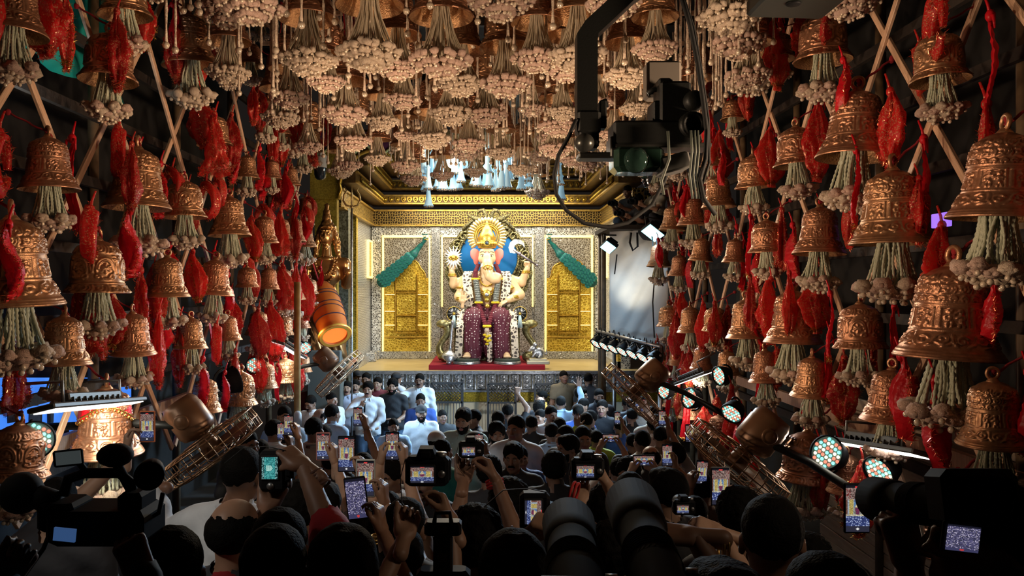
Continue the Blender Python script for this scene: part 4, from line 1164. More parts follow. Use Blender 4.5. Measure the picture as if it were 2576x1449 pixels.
# dhoti
s = SDF(.03)
s.ell((0, .02, 1.12), (.47, .36, .22), .1)
for q in (-1, 1):
    s.cap((q * .20, .0, 1.06), (q * .29, -.46, 1.00), .25, .235, .08).cap((q * .29, -.46, 1.0), (q * .33, -.50, .34), .235, .19, .06).cap((q * .33, -.50, .34), (q * .34, -.50, .12), .19, .21, .05)
s.ell((0, -.40, .60), (.16, .12, .5), .08)
V, Q, _ = s.mesh(); N = vnormals(V, Q)
V = V + N * (.010 * np.sin(V[:, 0:1] * 60 + 6 * np.sin(V[:, 2:3] * 3)))
obj('dhoti', np_mesh('dhoti', V, Q, MAROON), idol)
def ribbon(pts, wd, th, name, m, parent):
    b = MB(); pts = [Vector(p) for p in pts]; n = len(pts); V = []
    for i, p in enumerate(pts):
        w_ = Vector(wd[i]) if isinstance(wd, list) else Vector(wd)
        V += [p - w_ / 2, p + w_ / 2, p + w_ / 2 + Vector((0, th, 0)), p - w_ / 2 + Vector((0, th, 0))]
    Fc = []
    for i in range(n - 1):
        for k in range(4): Fc.append((4 * i + k, 4 * i + (k + 1) % 4, 4 * i + 4 + (k + 1) % 4, 4 * i + 4 + k))
    Fc += [(3, 2, 1, 0), (4 * n - 4, 4 * n - 3, 4 * n - 2, 4 * n - 1)]
    b.add(V, [f[::-1] for f in Fc], smooth=False); return b.build(name, m, parent)
for q in (-1, 1):
    ribbon([(q * .42, -.02, 2.06), (q * .46, -.22, 1.95), (q * .44, -.31, 1.7), (q * .40, -.36, 1.45), (q * .44, -.30, 1.25)], (.20, 0, 0), .03, 'shawl', HEX, idol)
    ribbon([(q * .58, -.42, 1.2), (q * .60, -.60, .8), (q * .62, -.62, .4), (q * .64, -.66, .02)], (.16, 0, 0), .03, 'shawl_end', HEX, idol)
    b = MB()
    def rope(p0, p1, r, n, bb, mi=0):
        for i in range(n + 1):
            t = i / n; p = Vector(p0).lerp(Vector(p1), t); bb.ball(p, (r, r, r * .62), 9, mi)
    rope((q * .20, -.06, 2.20), (q * .26, -.26, 2.05), .055, 5, b); rope((q * .26, -.26, 2.05), (q * .265, -.31, 1.90), .06, 5, b)
    rope((q * .19, -.42, 1.30), (q * .04, -.74, .88), .062, 9, b); b.build('maroon_garland', MAROONF, idol)
    b = MB(); rope((q * .25, -.33, 1.84), (q * .19, -.39, 1.38), .075, 9, b); b.build('net_garland', NET, idol)
    b = MB()
    for (x, y, z) in ((.265, -.33, 1.875), (.185, -.42, 1.345)):
        for i in range(6): b.ball((q * x + .028 * (i - 2.5), y - .03, z), .028, 7)
    b.build('yellow_band', YELF, idol)
b = MB()
for i in range(6): b.ball((.028 * (i - 2.5), -.80, .83), .032, 7)
for zz, xx in ((.64, -.05), (.62, .05), (.54, -.03), (.52, .06), (.44, .0), (.60, 0), (.50, .02)): b.ball((xx, -.80, zz), (.045, .035, .028), 8)
b.build('yellow_pendant', YELF, idol)
b = MB()
for i in range(6): b.tube([(.012 * (i - 2.5), -.79, .82), (.02 * (i - 2.5), -.79, .66)], .006, 5)
b.build('white_strings', PEARL, idol)
ribbon([(.05, -.70, .70), (.06, -.72, .4), (.06, -.74, .03)], (.11, 0, 0), .02, 'sash', HEX, idol)
# jewellery
b = MB()
for R_, zc, yy in ((.17, 1.92, -.30), (.22, 1.84, -.33), (.15, 1.66, -.36)):
    for i in range(19):
        a = PI + PI * i / 18; b.ball((R_ * math.cos(a), yy + .04 * abs(math.cos(a)), zc + R_ * 1.2 * math.sin(a)), .022, 7)
b.ball((0, -.40, 1.52), (.10, .03, .12), 12); b.ball((0, -.40, 1.40), (.06, .03, .06), 10); b.ball((.01, -.46, 1.26), (.06, .03, .05), 10)
b.build('necklace', GOLD, idol)
b = MB(); b.ball((0, -.43, 1.52), (.055, .02, .04), 10); b.build('pendant_gem', SILVER, idol)
for (c, R_) in (((-.59, -.26, 1.42), .10), ((.60, -.24, 1.46), .11), ((-.80, .03, 1.96), .085), ((.90, .03, 2.03), .085)):
    b = MB(); b.torus(c, R_, .022, 18, 7, ax='z'); b.torus((c[0], c[1], c[2] + .035), R_ * .95, .015, 18, 6, ax='z'); b.build('bangle', GOLD, idol)
for q in (-1, 1):
    b = MB(); b.torus((q * .53, -.03, 1.68), .145, .03, 20, 7, ax='z'); b.ball((q * .55, -.18, 1.68), (.05, .02, .06), 9); b.build('armlet', GOLD, idol)
    b = MB(); b.torus((q * .41, -.52, .22), .10, .03, 18, 7, ax='z'); b.build('anklet', HEX, idol)
b = MB()
for i in range(12): b.ball((.07 * math.cos(i * .52) * 1.4 + .02, -.45, 2.13 + .05 * math.sin(i * .52)), .02, 7)
b.ball((.02, -.46, 2.13), .04, 10); b.build('trunk_ornament', GOLD, idol)
# crown
cr = MB(); cr.lathe([(.185, 2.58), (.21, 2.60), (.20, 2.66), (.215, 2.70), (.205, 2.74), (.19, 2.78), (.20, 2.82), (.16, 2.92), (.13, 2.96), (.12, 3.0), (.07, 3.08), (.03, 3.12), (.035, 3.16), (.005, 3.22)], 30, M=Matrix.Translation((0, -.06, 0)))
crown = cr.build('crown', GOLD, idol)
b = MB()
for i in range(11):
    a = PI + PI * (i + .5) / 11; b.ball((.21 * math.cos(a), -.06 + .21 * math.sin(a), 2.68), (.035, .035, .045), 8)
b.torus((0, -.28, 2.69), .06, .016, 18, 6, ax='y'); b.build('crown_band', GOLD, crown)
b = MB(); b.ball((0, -.285, 2.69), (.042, .02, .042), 12); b.build('crown_gem', mat('blue_gem', (.005, .03, .07), .1, coat=1), crown)
b = MB()
for R_, r_ in ((.215, .018), (.26, .022), (.30, .014)): b.torus((0, .02, 2.86), R_, r_, 40, 7, ax='y')
halo = b.build('halo_ring', GOLD, idol)
pm = MB(); pm.ball((0, 0, .06), (.042, .022, .085), 8); pm.ball((0, -.015, .06), (.02, .02, .05), 6); pm_me = pm.mesh('petal', mat('pale_gold', (.78, .62, .28), .3, .7))
for i in range(26):
    a = -.62 + (PI + 1.24) * i / 25
    obj('petal', pm_me, halo, loc=(.315 * math.cos(a), .02, 2.86 + .315 * math.sin(a)), rot=(0, PI / 2 - a, 0))
# things held and laid by the idol
t = thing('lotus_star', 'white spiky lotus star held above the idol\'s raised left-side hand', 'ornament', (IX - .77, IY - .06, IZ + 2.36))
sp_ = MB(); sp_.tube([(0, 0, .03), (0, 0, .12), (0, 0, .28)], [.026, .032, .003], 6); sp_me = sp_.mesh('spike', mat('white_enamel', (.75, .78, .8), .35))
for i in range(18):
    a = 2 * PI * i / 18; o = obj('spike', sp_me, t, sc=(1, 1, .62 + .38 * abs(math.cos(a)))); o.rotation_euler = (0, a, 0)
b = MB(); b.ball((0, -.02, 0), .055, 12)
for i in range(8): b.ball((.09 * math.cos(i * .785), -.03, .045 * math.sin(i * .785)), .028, 7)
b.build('centre', GOLD, t)
t = thing('ceremonial_axe', 'silver crescent axe held in the idol\'s raised right-side hand', 'axe', (IX + .95, IY - .1, IZ + 2.32))
b = MB(); b.tube([(.20, 0, -.13), (-.34, 0, .22)], [.022, .028], 10); b.ball((.2, 0, -.13), .035, 10); b.ball((-.2, 0, .13), .045, 10); b.build('shaft', mat('dark_silver', (.22, .2, .24), .35, .8), t)
out = [(-.30, .14), (-.42, .16), (-.46, .28), (-.42, .40), (-.32, .47), (-.18, .46), (-.10, .38), (-.08, .26), (-.14, .34), (-.24, .37), (-.31, .33), (-.33, .26), (-.28, .22)]
b = MB(); b.prism(out, .035, y0=-.02); b.build('blade', SILVER, t)
t = thing('silver_mace', 'ribbed silver mace standing beside the idol\'s left footstool', 'mace', (IX - .84, IY - .86, IZ))
M = Matrix.Rotation(.09, 4, 'Y')
prof = [(0.0, 0), (.05, .0), (.06, .03)]
for i in range(8): 
    a = i / 7; rr_ = .06 + .12 * math.sin(PI * a); prof += [(rr_, .05 + a * .24), (rr_ * .9, .06 + a * .24)]
b = MB(); b.lathe(prof + [(.03, .34)], 24, M=M); b.build('head', SILVER, t)
b = MB(); b.lathe([(.035, .33), (.045, .36), (.03, .40), (.034, .6), (.026, .8), (.03, .9), (.04, .93), (.02, .98), (.0, 1.0)], 16, M=M); b.build('handle', SILVER, t)
for i, q in enumerate((-1, 1)):
    t = thing('footstool', 'round silver footstool with dark green top under the idol\'s %s foot' % ('left-side' if q < 0 else 'right-side'), 'footstool', (IX + q * .45, IY - .72, IZ), group='footstools under the idol')
    b = MB(); b.lathe([(0, 0), (.30, 0), (.31, .02), (.295, .035), (.305, .05), (.29, .065), (.0, .065)], 32); b.build('base', SILVER, t)
    b = MB(); b.lathe([(.285, .06), (.28, .115), (.0, .12)], 32); b.build('cushion', DKGREEN, t)
t = thing('mouse_statue', 'silver mouse statue on a stepped plinth right of the idol', 'statue', (IX + 1.12, IY - .75, IZ))
b = MB(); b.box((0, 0, .04), (.50, .36, .08), ch=.01); b.box((0, 0, .10), (.40, .28, .05), ch=.01); b.build('plinth', mat('silver_gilt', (.6, .55, .4), .3, .8), t)
s = SDF(.014); s.ell((.02, 0, .24), (.14, .10, .12), .04).ell((-.10, -.02, .34), (.08, .07, .07), .04).cap((-.15, -.04, .32), (-.20, -.06, .29), .045, .02, .03).ell((-.06, -.07, .42), (.05, .02, .05), .02).ell((-.06, .05, .42), (.05, .02, .05), .02)
s.chain([(.14, 0, .18), (.20, 0, .22), (.19, 0, .32)], [.025, .018, .01], .02).cap((-.06, -.07, .24), (-.12, -.09, .16), .035, .025, .02).cap((.08, -.06, .18), (.02, -.11, .15), .05, .03, .02)
V, Q, _ = s.mesh(); obj('mouse', np_mesh('mouse', V, Q, SILVER), t)
# ================================================================ peacocks on the back wall
TEAL = mat('peacock_teal', (0.01, 0.16, 0.13), 0.35, 0.35, (0.02, 0.09, 0.10), 20)
TEAL2 = mat('peacock_feather', (0.02, 0.19, 0.15), 0.35, 0.4, (0.01, 0.09, 0.11), 14)
fm = MB()
for lay in (0,):
    V = [(-.0, 0, .07), (-.045, -.012, .02), (-.05, -.016, -.05), (0, -.03, -.10), (.05, -.016, -.05), (.045, -.012, .02), (0, -.028, -.02)]
    fm.add(V, [(0, 1, 6), (1, 2, 6), (2, 3, 6), (3, 4, 6), (4, 5, 6), (5, 0, 6)])
fm_me = fm.mesh('feather', TEAL2)
for q, cpx in ((-1, 1022), (1, 1431)):
    # from neck (near the throne side) down to the tail end on the outer side
    hd = P(1225 + q * 162 - q * 6, 603, 18.92); bd = P(1225 + q * 185, 640, 18.92); te = P(1225 + q * 262, 708, 18.92)
    t = thing('peacock', 'teal peacock with long tail sloping down the %s gold bay' % ('left' if q < 0 else 'right'), 'peacock', tuple(bd), group='peacocks on the back wall')
    H, E = hd - bd, te - bd
    s = SDF(.022); s.cap((0, 0, 0), tuple(E * .25), .10, .125, .05).cap(tuple(E * .25), tuple(E), .125, .155, .05).chain([(0, 0, 0), tuple(H * .55), tuple(H * .9 + Vector((q * -.02, -.05, 0)))], [.10, .055, .04], .05).ell(tuple(H * .98 + Vector((0, -.06, .02))), (.06, .05, .05), .02)
    V, Q, _ = s.mesh(); V[:, 1] *= .55; obj('body', np_mesh('peacock_body', V, Q, TEAL), t)
    b = MB(); hh = H * .98 + Vector((0, -.05, .02)); b.tube([hh, hh + Vector((q * -.10, -.02, -.02))], [.02, .003], 6); b.build('beak', GOLD, t)
    for i in range(5):
        b = MB(); a = (i - 2) * .25; e = hh + Vector((math.sin(a) * .12, 0, .12)); b.tube([hh, e], .005, 4); b.ball(e, .018, 6); b.build('crest_plume', TEAL2, t)
    ax_ = E.normalized(); pr = Vector((-ax_.z, 0, ax_.x))
    ang = math.atan2(ax_.x, -ax_.z)
    for i in range(13):
        for k in range(5):
            f = .10 + i * .073; w_ = .095 + .075 * f
            p = E * f + pr * ((k - 2 + (i % 2) * .5 - .25) * w_ * .42) + Vector((0, -.09 - .01 * (k % 2), 0))
            obj('feather', fm_me, t, loc=p, rot=(0, -ang, 0), sc=.95)
# ================================================================ fans on brackets
FANB = mat('fan_brown_enamel', (0.20, 0.105, 0.055), 0.38, 0.3, (0.15, .075, .04), 6)
FANW = mat('fan_wire', (0.34, 0.21, 0.12), 0.35, 0.8)
def fan(px, py, Y, D, axis, polev, label):
    c = P(px, py, Y); ax = Vector(axis).normalized()
    M = look_M((0, 0, 0), (0, -1, 0.01), ax)
    t = thing('bracket_fan', label, 'fan', c, group='brown caged fans over the crowd')
    R = D / 2
    # local z is the blowing direction
    b = MB()
    for z, rr in ((.075, R), (-.075, R), (.095, R * .75), (.105, R * .45), (.11, R * .18), (-.095, R * .7), (-.11, R * .4), (0, R * 1.01)): b.torus((0, 0, z), rr, .006, 40, 5, M=M)
    cage = b.build('cage_rings', FANW, t)
    wv = MB()
    wv.tube([(R * .1, 0, .112), (R * .5, 0, .105), (R * .9, 0, .085), (R, 0, .07), (R * 1.01, 0, 0), (R, 0, -.07), (R * .85, 0, -.09), (R * .2, 0, -.112)], .0042, 5)
    wme = wv.mesh('cage_wire', FANW)
    for i in range(32):
        o = obj('cage_wire', wme, t); o.matrix_local = M @ Matrix.Rotation(2 * PI * i / 32, 4, 'Z')
    for i in range(3):
        b = MB(); n = 10; V = []; Fc = []
        for k in range(n + 1):
            r_ = R * (.15 + .75 * k / n); a0 = -.1 - .12 * k / n; a1 = .55 + .55 * math.sin(PI * k / n * .8)
            V += [(r_ * math.cos(a0), r_ * math.sin(a0), -.03), (r_ * math.cos(a1), r_ * math.sin(a1), .04)]
        for k in range(n): Fc.append((2 * k, 2 * k + 2, 2 * k + 3, 2 * k + 1))
        b.add(V, Fc, M=M @ Matrix.Rotation(2 * PI * i / 3, 4, 'Z')); b.build('blade', FANB, t)
    b = MB(); b.lathe([(0, .05), (.07, .05), (.075, -.02), (.06, -.12)], 18, M=M); b.build('hub', FANB, t)
    b = MB(); b.lathe([(.05, -.12), (.13, -.15), (.15, -.19), (.15, -.36), (.145, -.37), (.145, -.40), (.12, -.45), (0, -.46)], 26, M=M); mo = b.build('motor_housing', FANB, t)
    q = M @ Vector((0, 0, -.30)); e1 = Vector((0, -1, 0)); e1 = (e1 - ax * e1.dot(ax)).normalized()
    b = MB(); kM = look_M(q + e1 * .14, ax, e1); b.lathe([(.055, 0), (.06, .015), (.05, .025), (.04, .02), (.03, .03), (0, .03)], 18, M=kM); b.build('pivot_cap', FANB, mo)
    pv = Vector(polev); b = MB(); b.tube([q + e1 * .12 + ax * .05, q + e1 * .05 + pv * .35, q + pv], [.03, .03, .035], 10); b.build('pole', BLACKM, t)
    return t
fan(855, 940, 11.0, .84, (.70, .03, -.72), (-.9, .1, -.30), 'brown caged fan tilted beside the orange drum near the stage')
fan(533, 1127, 5.9, .82, (.58, .08, -.80), (-1.25, .1, -.1), 'large brown caged fan above the white-shirted man on the left')
fan(1592, 992, 8.2, .80, (-.70, .03, -.70), (1.0, .2, -.55), 'brown caged fan below the row of stage lights on the right')
fan(1853, 1163, 5.6, .82, (-.62, .08, -.78), (.95, .1, -.62), 'large brown caged fan beside the lit bells on the right')
# ================================================================ coloured stage lights
LC = mat('led_cyan', (.3, .9, .8), .4, emit=(0.25, 1.0, 0.85), estr=1.5)
LR = mat('led_red', (1, .2, .15), .4, emit=(1.0, 0.22, 0.14), estr=1.4)
LWH = mat('led_white', (1, .9, .8), .4, emit=(1.0, 0.80, 0.55), estr=1.6)
LFACE = mat('par_lens_face', (.25, .35, .33), .15, emit=(.2, .35, .3), estr=.1)
def par_can(loc, d, R, label, group='round colour stage lights', power=12, parent_rot=0):
    t = thing('par_light', label, 'stage light', loc, group=group)
    M = look_M((0, 0, 0), (0, 0, 1), d)
    b = MB(); b.lathe([(0, -R * 1.25), (R * .5, -R * 1.2), (R * .8, -R * .9), (R * .97, -R * .3), (R, 0), (R * 1.05, .01), (R * 1.05, .03), (R * .97, .035)], 26, M=M); b.build('housing', BLACKP, t)
    b = MB(); b.lathe([(R * .97, .012), (0, .014)], 26, M=M); b.build('lens_plate', LFACE, t)
    leds = [MB(), MB(), MB()]; k = 0
    for i in range(-3, 4):
        for j in range(-3, 4):
            x = (i + (j % 2) * .5) * R * .27; y = j * R * .235
            if math.hypot(x, y) > R * .86: continue
            leds[(i + 2 * j) % 3].ball((x, y, .018), (R * .105, R * .105, R * .05), 8, M=M); k += 1
    for q, m, nm in zip(leds, (LC, LR, LWH), ('cyan_leds', 'red_leds', 'white_leds')): tag(q.build(nm, m, t), kind='stuff')
    b = MB(); yk = [(R * 1.1 * math.cos(a), 0, -R * .5 - R * 1.1 * math.sin(a)) for a in np.linspace(0, PI, 9)]
    b.tube([M @ Vector(p) for p in yk], .012, 6); b.build('yoke', BLACKM, t)
    if power: 
        dd = Vector(d).normalized()
        spot('par_beam', Vector(loc) + dd * .06, Vector(loc) + dd * 2, power, (1.0, .75, .55), 70, .8, .06)
    return t
for px, py, Y, R, d, lab in ((85, 1108, 4.75, .115, (.62, -.75, .2), 'round colour light glowing beside the red scarf at far left'),
                             (2083, 1140, 6.0, .135, (-.75, -.55, .32), 'large round colour light under the right black batten'),
                             (1943, 1085, 6.9, .13, (-.72, -.58, .36), 'round colour light above the brown motor on the right'),
                             (1842, 1038, 8.2, .12, (-.60, -.55, -.45), 'round colour light pointing down among the right bells'),
                             (1737, 1002, 9.6, .13, (-.85, -.45, .25), 'round colour light behind the brightly lit small bell'),
                             (1672, 982, 10.6, .12, (-.85, -.5, 0), 'small round colour light nearest the stage on the right wall'),
                             (1812, 945, 8.8, .11, (-.9, -.4, -.1), 'round colour light under the fifth right bell row'),
                             (590, 955, 8.4, .15, (.75, .60, .25), 'black round light seen from behind on the left wall'),
                             (2215, 1185, 5.5, .12, (-.8, -.4, -.3), 'round colour light wrapped in gold and red tinsel'),
                             (2572, 1300, 4.0, .10, (-.8, -.55, .1), 'round colour light at the far right edge'),
                             (640, 920, 9.3, .10, (.3, -.9, .25), 'green round light between lower left bells'),
                             (768, 875, 12.2, .10, (.5, -.85, -.1), 'small colour light beside the orange drum')):
    par_can(P(px, py, Y), d, R, lab)
BATG = mat('batten_grey', (0.10, 0.10, 0.095), 0.45, 0.5)
STRIPW = mat('flood_strip_white', (1, 1, 1), .4, emit=(1, .97, .9), estr=3)
def batten(a, c, width, up, lab, em=STRIPW, body=BATG, power=40):
    a, c = Vector(a), Vector(c); mid = (a + c) / 2; L = (c - a).length
    t = thing('linear_floodlight', lab, 'floodlight', mid, group='long bar floodlights on the walls')
    M = look_M((0, 0, 0), (c - a), up)
    b = MB(); b.box((0, 0, 0), (L, width, .035), M=M, ch=.008); b.build('housing', body, t)
    b = MB()
    for k in range(9): b.box((-L * .25 + k * L * .06, 0, .035), (.008, width * .5, .04), M=M)
    b.build('heat_fins', body, t)
    b = MB(); b.box((0, 0, .06), (L * .55, width * .35, .05), M=M, ch=.008); b.build('driver_box', body, t)
    b = MB(); b.box((0, 0, -.02), (L * .94, width * .8, .008), M=M); b.build('led_panel', em, t)
    b = MB()
    for k in (-1, 1): b.tube([M @ Vector((k * L * .3, 0, .03)), M @ Vector((k * L * .3, -.02, .16)), M @ Vector((k * L * .3, width * 1.2, .2))], .012, 6)
    b.build('bracket', GREYM, t)
    return t
batten(P(108, 1058, 4.55), P(338, 985, 5.9), .17, (-.24, .10, .97), 'long white bar floodlight over the gold scarf bell on the left')
batten(P(2092, 1082, 6.3), P(2320, 1172, 4.9), .17, (.26, .12, .95), 'long dark bar floodlight over the tinsel light on the right')
batten(P(684, 895, 9.7), P(768, 866, 11.6), .2, (.3, .2, .93), 'short bar floodlight above the bright lower left bell')
batten(P(1690, 942, 11.2), P(1800, 962, 9.0), .2, (-.3, .2, .93), 'short bar floodlight above the bright lower right bell')
for lc, tg, pw in ((P(230, 1030, 5.2), P(262, 1120, 5.75), 55), (P(2190, 1125, 5.6), P(2150, 1200, 5.6), 60), (P(728, 888, 10.6), P(716, 945, 11.0), 30), (P(1745, 960, 10.1), P(1738, 1030, 10.8), 40)):
    spot('batten_glow', lc, tg, pw, (1, .9, .72), 110, .8, .12)
# row of stage lights on a truss bar before the white sheet
ta, tb_ = P(1500, 832, 14.4), P(1662, 872, 11.6)
tr = thing('light_truss', 'metal truss bar carrying the row of seven stage lights', 'truss', ta)
b = MB(); b.tube([(0, 0, 0), tb_ - ta], .03, 8); b.tube([(0, 0, -.14), tb_ - ta + Vector((0, 0, -.14))], .02, 8); b.build('bar', GREYM, tr)
b = MB()
for k in range(14):
    p0 = (tb_ - ta) * (k / 14); p1 = (tb_ - ta) * ((k + 1) / 14); b.tube([p0, p1 + Vector((0, 0, -.14))], .008, 5)
b.build('bracing', GREYM, tr)
b = MB(); q = P(1545, 900, 13.6) - ta; b.tube([(q.x, q.y, -.1), (q.x, q.y, ground(13.6) - ta.z)], .035, 8); q = P(1660, 900, 11.7) - ta; b.tube([(q.x, q.y, -.1), (q.x, q.y, ground(11.6) - ta.z)], .035, 8); b.build('leg', GREYM, tr)
b = MB()
for k in range(26):
    f = k / 25; p = (tb_ - ta) * f; 
    if k % 2 == 0: b.torus(p + Vector((0, 0, -.02)), .07 + .02 * (k % 3), .009, 12, 5, ax='x')
b.build('cable_coils', BLACKP, tr)
for i in range(7):
    p = ta + (tb_ - ta) * (.05 + .90 * i / 6) + Vector((-.05, -.05, -.22))
    par_can(p, (-.62, -.35, -.70), .125, '%s light from the stage on the right truss row' % ORD[i], 'row of stage lights on the truss', power=3)
    b = MB(); b.tube([(.05, .05, .24), (.04, .04, .08)], .014, 6); b.build('clamp', BLACKM, bpy.data.objects[[o.name for o in bpy.data.objects if o.name.startswith('par_light')][-1]])
# flood lamps on the sheet
FLC = mat('flood_cyan_face', (.6, 1, 1), .4, emit=(0.35, 0.90, 1.0), estr=2.2)
def flood(c, d, w_, h_, lab, up=(0, 0, 1)):
    t = thing('floodlight', lab, 'floodlight', c, group='cool floodlights over the white sheet')
    M = look_M((0, 0, 0), Vector((0, 1, 0)), d)
    b = MB(); b.box((0, 0, -.04), (w_, h_, .08), M=M, ch=.01); b.build('housing', BLACKP, t)
    b = MB(); b.box((0, 0, .006), (w_ * .92, h_ * .88, .012), M=M); b.build('lamp_face', FLC, t)
    b = MB()
    for k in range(7): b.box((-w_ * .4 + k * w_ * .13, 0, -.10), (.01, h_ * .7, .05), M=M)
    b.build('fins', BLACKP, t)
    b = MB(); b.tube([M @ Vector((0, -h_ / 2, -.04)), M @ Vector((0, -h_ * .8, -.15)), M @ Vector((0, 0, -.3))], .014, 6); b.build('bracket', BLACKM, t)
    return t
flood(P(1642, 586, 12.9), (-.60, -.25, -.76), .46, .34, 'bright cyan-white floodlight at the top right of the white sheet')
flood(P(1530, 622, 13.8), (-.55, -.35, -.76), .36, .24, 'cool floodlight at the top left of the white sheet')
# the white sheet, its platform
SHEET = mat('white_sheet_cloth', (0.62, 0.60, 0.56), 0.85, 0, (0.55, 0.53, 0.50), 2, bump=.3, bscale=9)
V = []; Fc = []; nu, nv = 30, 40
for j in range(nv + 1):
    for i in range(nu + 1):
        u, v = i / nu, j / nv
        p = P(1534 + 146 * u, 572 + (278 + 22 * u) * v, 14.4 - .5 * u)
        p.y += .03 * math.sin(u * 9 + v * 3) + .025 * math.sin(v * 17 + u * 8) * (u - .3) + .02 * math.sin((u + v) * 23)
        V.append(p)
for j in range(nv):
    for i in range(nu):
        a = j * (nu + 1) + i; Fc.append((a, a + 1, a + nu + 2, a + nu + 1))
o = MB().add(V, Fc).build('white_sheet', SHEET); tag(o, 'wrinkled white sheet hung right of the stage', 'sheet')
sol = o.modifiers.new('thick', 'SOLIDIFY'); sol.thickness = .012
pz = P(1600, 570, 14.2).z
b = MB(); b.box((3.05, 14.6, pz - .04), (1.7, 1.6, .08)); b.build
plat = b.build('camera_platform', DWOOD); tag(plat, 'dark timber platform above the white sheet where photographers kneel', 'platform')
for sx, sy in ((2.3, 14.9), (3.8, 14.9), (3.8, 13.95), (2.3, 15.3)):
    b = MB(); b.tube([(sx, sy, 0), (sx, sy, pz - .04)], .05, 8); b.build('leg', mat('bamboo_post', (0.16, 0.10, 0.05)), plat)
for i, (pts, Y) in enumerate((([(1640, 590), (1648, 680), (1642, 760), (1646, 850)], 13.0), ([(1652, 600), (1655, 660), (1668, 720)], 12.8), ([(1552, 640), (1549, 665), (1546, 690)], 13.6), ([(1588, 585), (1584, 610), (1592, 630), (1604, 620), (1603, 585)], 13.7))):
    b = MB(); b.tube([P(x, y, Y) for x, y in pts], .012 if i < 3 else .02, 6); o = b.build('power_cable', RUBBER)
    tag(o, ['thin black cable down the right of the white sheet', 'short black cable at the right edge of the sheet', 'thin cable under the left floodlight', 'black cable loop hanging at the top of the sheet'][i], 'cable', 'cables on the white sheet')
# ================================================================ jib crane head with its camera
JB = mat('jib_black', (0.010, 0.011, 0.010), 0.5, 0.2, bump=.05, bscale=150)
JG = mat('jib_green_glass', (0.03, 0.07, 0.05), 0.12, 0.1, coat=1)
YJ = 3.2
jib = thing('jib_camera', 'black jib crane arm with hanging remote camera head', 'camera crane', P(1470, 200, YJ))
O = jib.location
def J(px, py, Y=YJ): return P(px, py, Y) - O
b = MB(); b.prism([(q.x, q.z) for q in (J(1449, 320), J(1449, 92), J(1470, 60), J(1535, 0), J(1580, -60), J(1690, -60), J(1600, 0), J(1502, 92), J(1500, 108), J(1500, 320))], .09, y0=-.045); b.build('arm', JB, jib)
b = MB(); b.box(J(1478, 312), (.10, .11, .10), ch=.012); b.box(J(1478, 350), (.085, .10, .09), ch=.01); b.build('pan_joint', JB, jib)
b = MB(); b.ball(J(1470, 360, YJ - .06), (.042, .05, .04), 16); b.build('joint_knob', mat('worn_black_metal', (.09, .09, .08), .3, .6), jib)
b = MB(); b.box(J(1500, 395), (.16, .10, .025), ch=.006); b.box(J(1545, 375), (.05, .12, .09), ch=.006); b.box(J(1660, 372), (.40, .14, .02), ch=.004); b.build('base_plate', mat('grey_edge_metal', (.12, .12, .11), .35, .7), jib)
b = MB(); b.box(J(1643, 342), (.36, .16, .10), ch=.01); b.build('camera_body', JB, jib)
b = MB(); b.box(J(1690, 270), (.13, .14, .19), ch=.01); b.box(J(1668, 215), (.06, .10, .04), ch=.008); b.tube([J(1630, 235), J(1645, 225), J(1700, 222), J(1712, 240)], .012, 8); b.box(J(1650, 290), (.05, .12, .10), ch=.008); b.build('top_module', JB, jib)
M = lambda px, py, dy: look_M(J(px, py, YJ + dy), (1, 0, 0), (0.1, -1, 0))
b = MB(); b.lathe([(0, .06), (.03, .058), (.042, .04), (.045, 0), (.045, -.1)], 24, M=M(1740, 258, -.05)); b.build('lens_cap', JB, jib)
b = MB(); b.lathe([(0, .03), (.03, .03), (.032, .05), (.05, .055), (.055, .03), (.055, -.12)], 26, M=M(1734, 318, -.05)); b.build('connector_drum', JB, jib)
b = MB(); b.box(J(1600, 405), (.21, .16, .11), ch=.02); b.build('lens_housing', JG, jib)
b = MB(); b.lathe([(0, .035), (.03, .03), (.048, .015), (.055, -.01)], 24, M=M(1602, 402, -.08)); b.build('lens', mat('green_lens', (.02, .045, .035), .05, 0, coat=1), jib)
b = MB(); b.box(J(1690, 415), (.12, .16, .07), R=Matrix.Rotation(-.25, 3, 'Y'), ch=.008); b.build('monitor_plate', mat('grey_plate', (.16, .16, .15), .5), jib)
b = MB(); b.tube([J(1620, 445), J(1628, 470)], .012, 8); b.ball(J(1622, 452), .016, 8); b.build('mount_screw', CHROME, jib)
b = MB(); b.tube([J(1525, 270), J(1520, 250)], .012, 8); b.box(J(1515, 290), (.03, .06, .12), ch=.006); b.build('joint_lever', JB, jib)
cab = [(1450, 300), (1430, 345), (1405, 390), (1394, 440), (1400, 490), (1425, 530), (1470, 562), (1530, 572), (1580, 560), (1640, 515), (1672, 455), (1690, 400)]
b = MB(); b.tube([J(x, y, YJ - .05 + .01 * i) for i, (x, y) in enumerate(cab)], .0085, 8); b.build('looping_cable', RUBBER, jib)
b = MB(); b.tube([J(x, y, YJ - .12) for x, y in ((1710, -20), (1735, 60), (1755, 160), (1768, 250), (1778, 330), (1775, 400), (1760, 450), (1770, 500), (1800, 540))], .010, 8); b.tube([J(x, y, YJ - .11) for x, y in ((1715, -20), (1745, 70), (1765, 180), (1782, 300), (1784, 410), (1768, 460))], .006, 6); b.build('hanging_cable', RUBBER, jib)
b = MB()
for k, dx in enumerate((0, 9, 17)): b.tube([J(1738 + dx, 328, YJ - .14), J(1741 + dx, 380, YJ - .14), J(1735 + dx, 440, YJ - .12), J(1742 + dx, 500, YJ - .12)], .005, 6)
b.tube([J(1680, 330, YJ - .12), J(1684, 400, YJ - .12), J(1664, 455, YJ - .1), J(1670, 490, YJ - .1)], .006, 6)
b.build('signal_cables', mat('grey_cable', (.14, .16, .13), .5), jib)
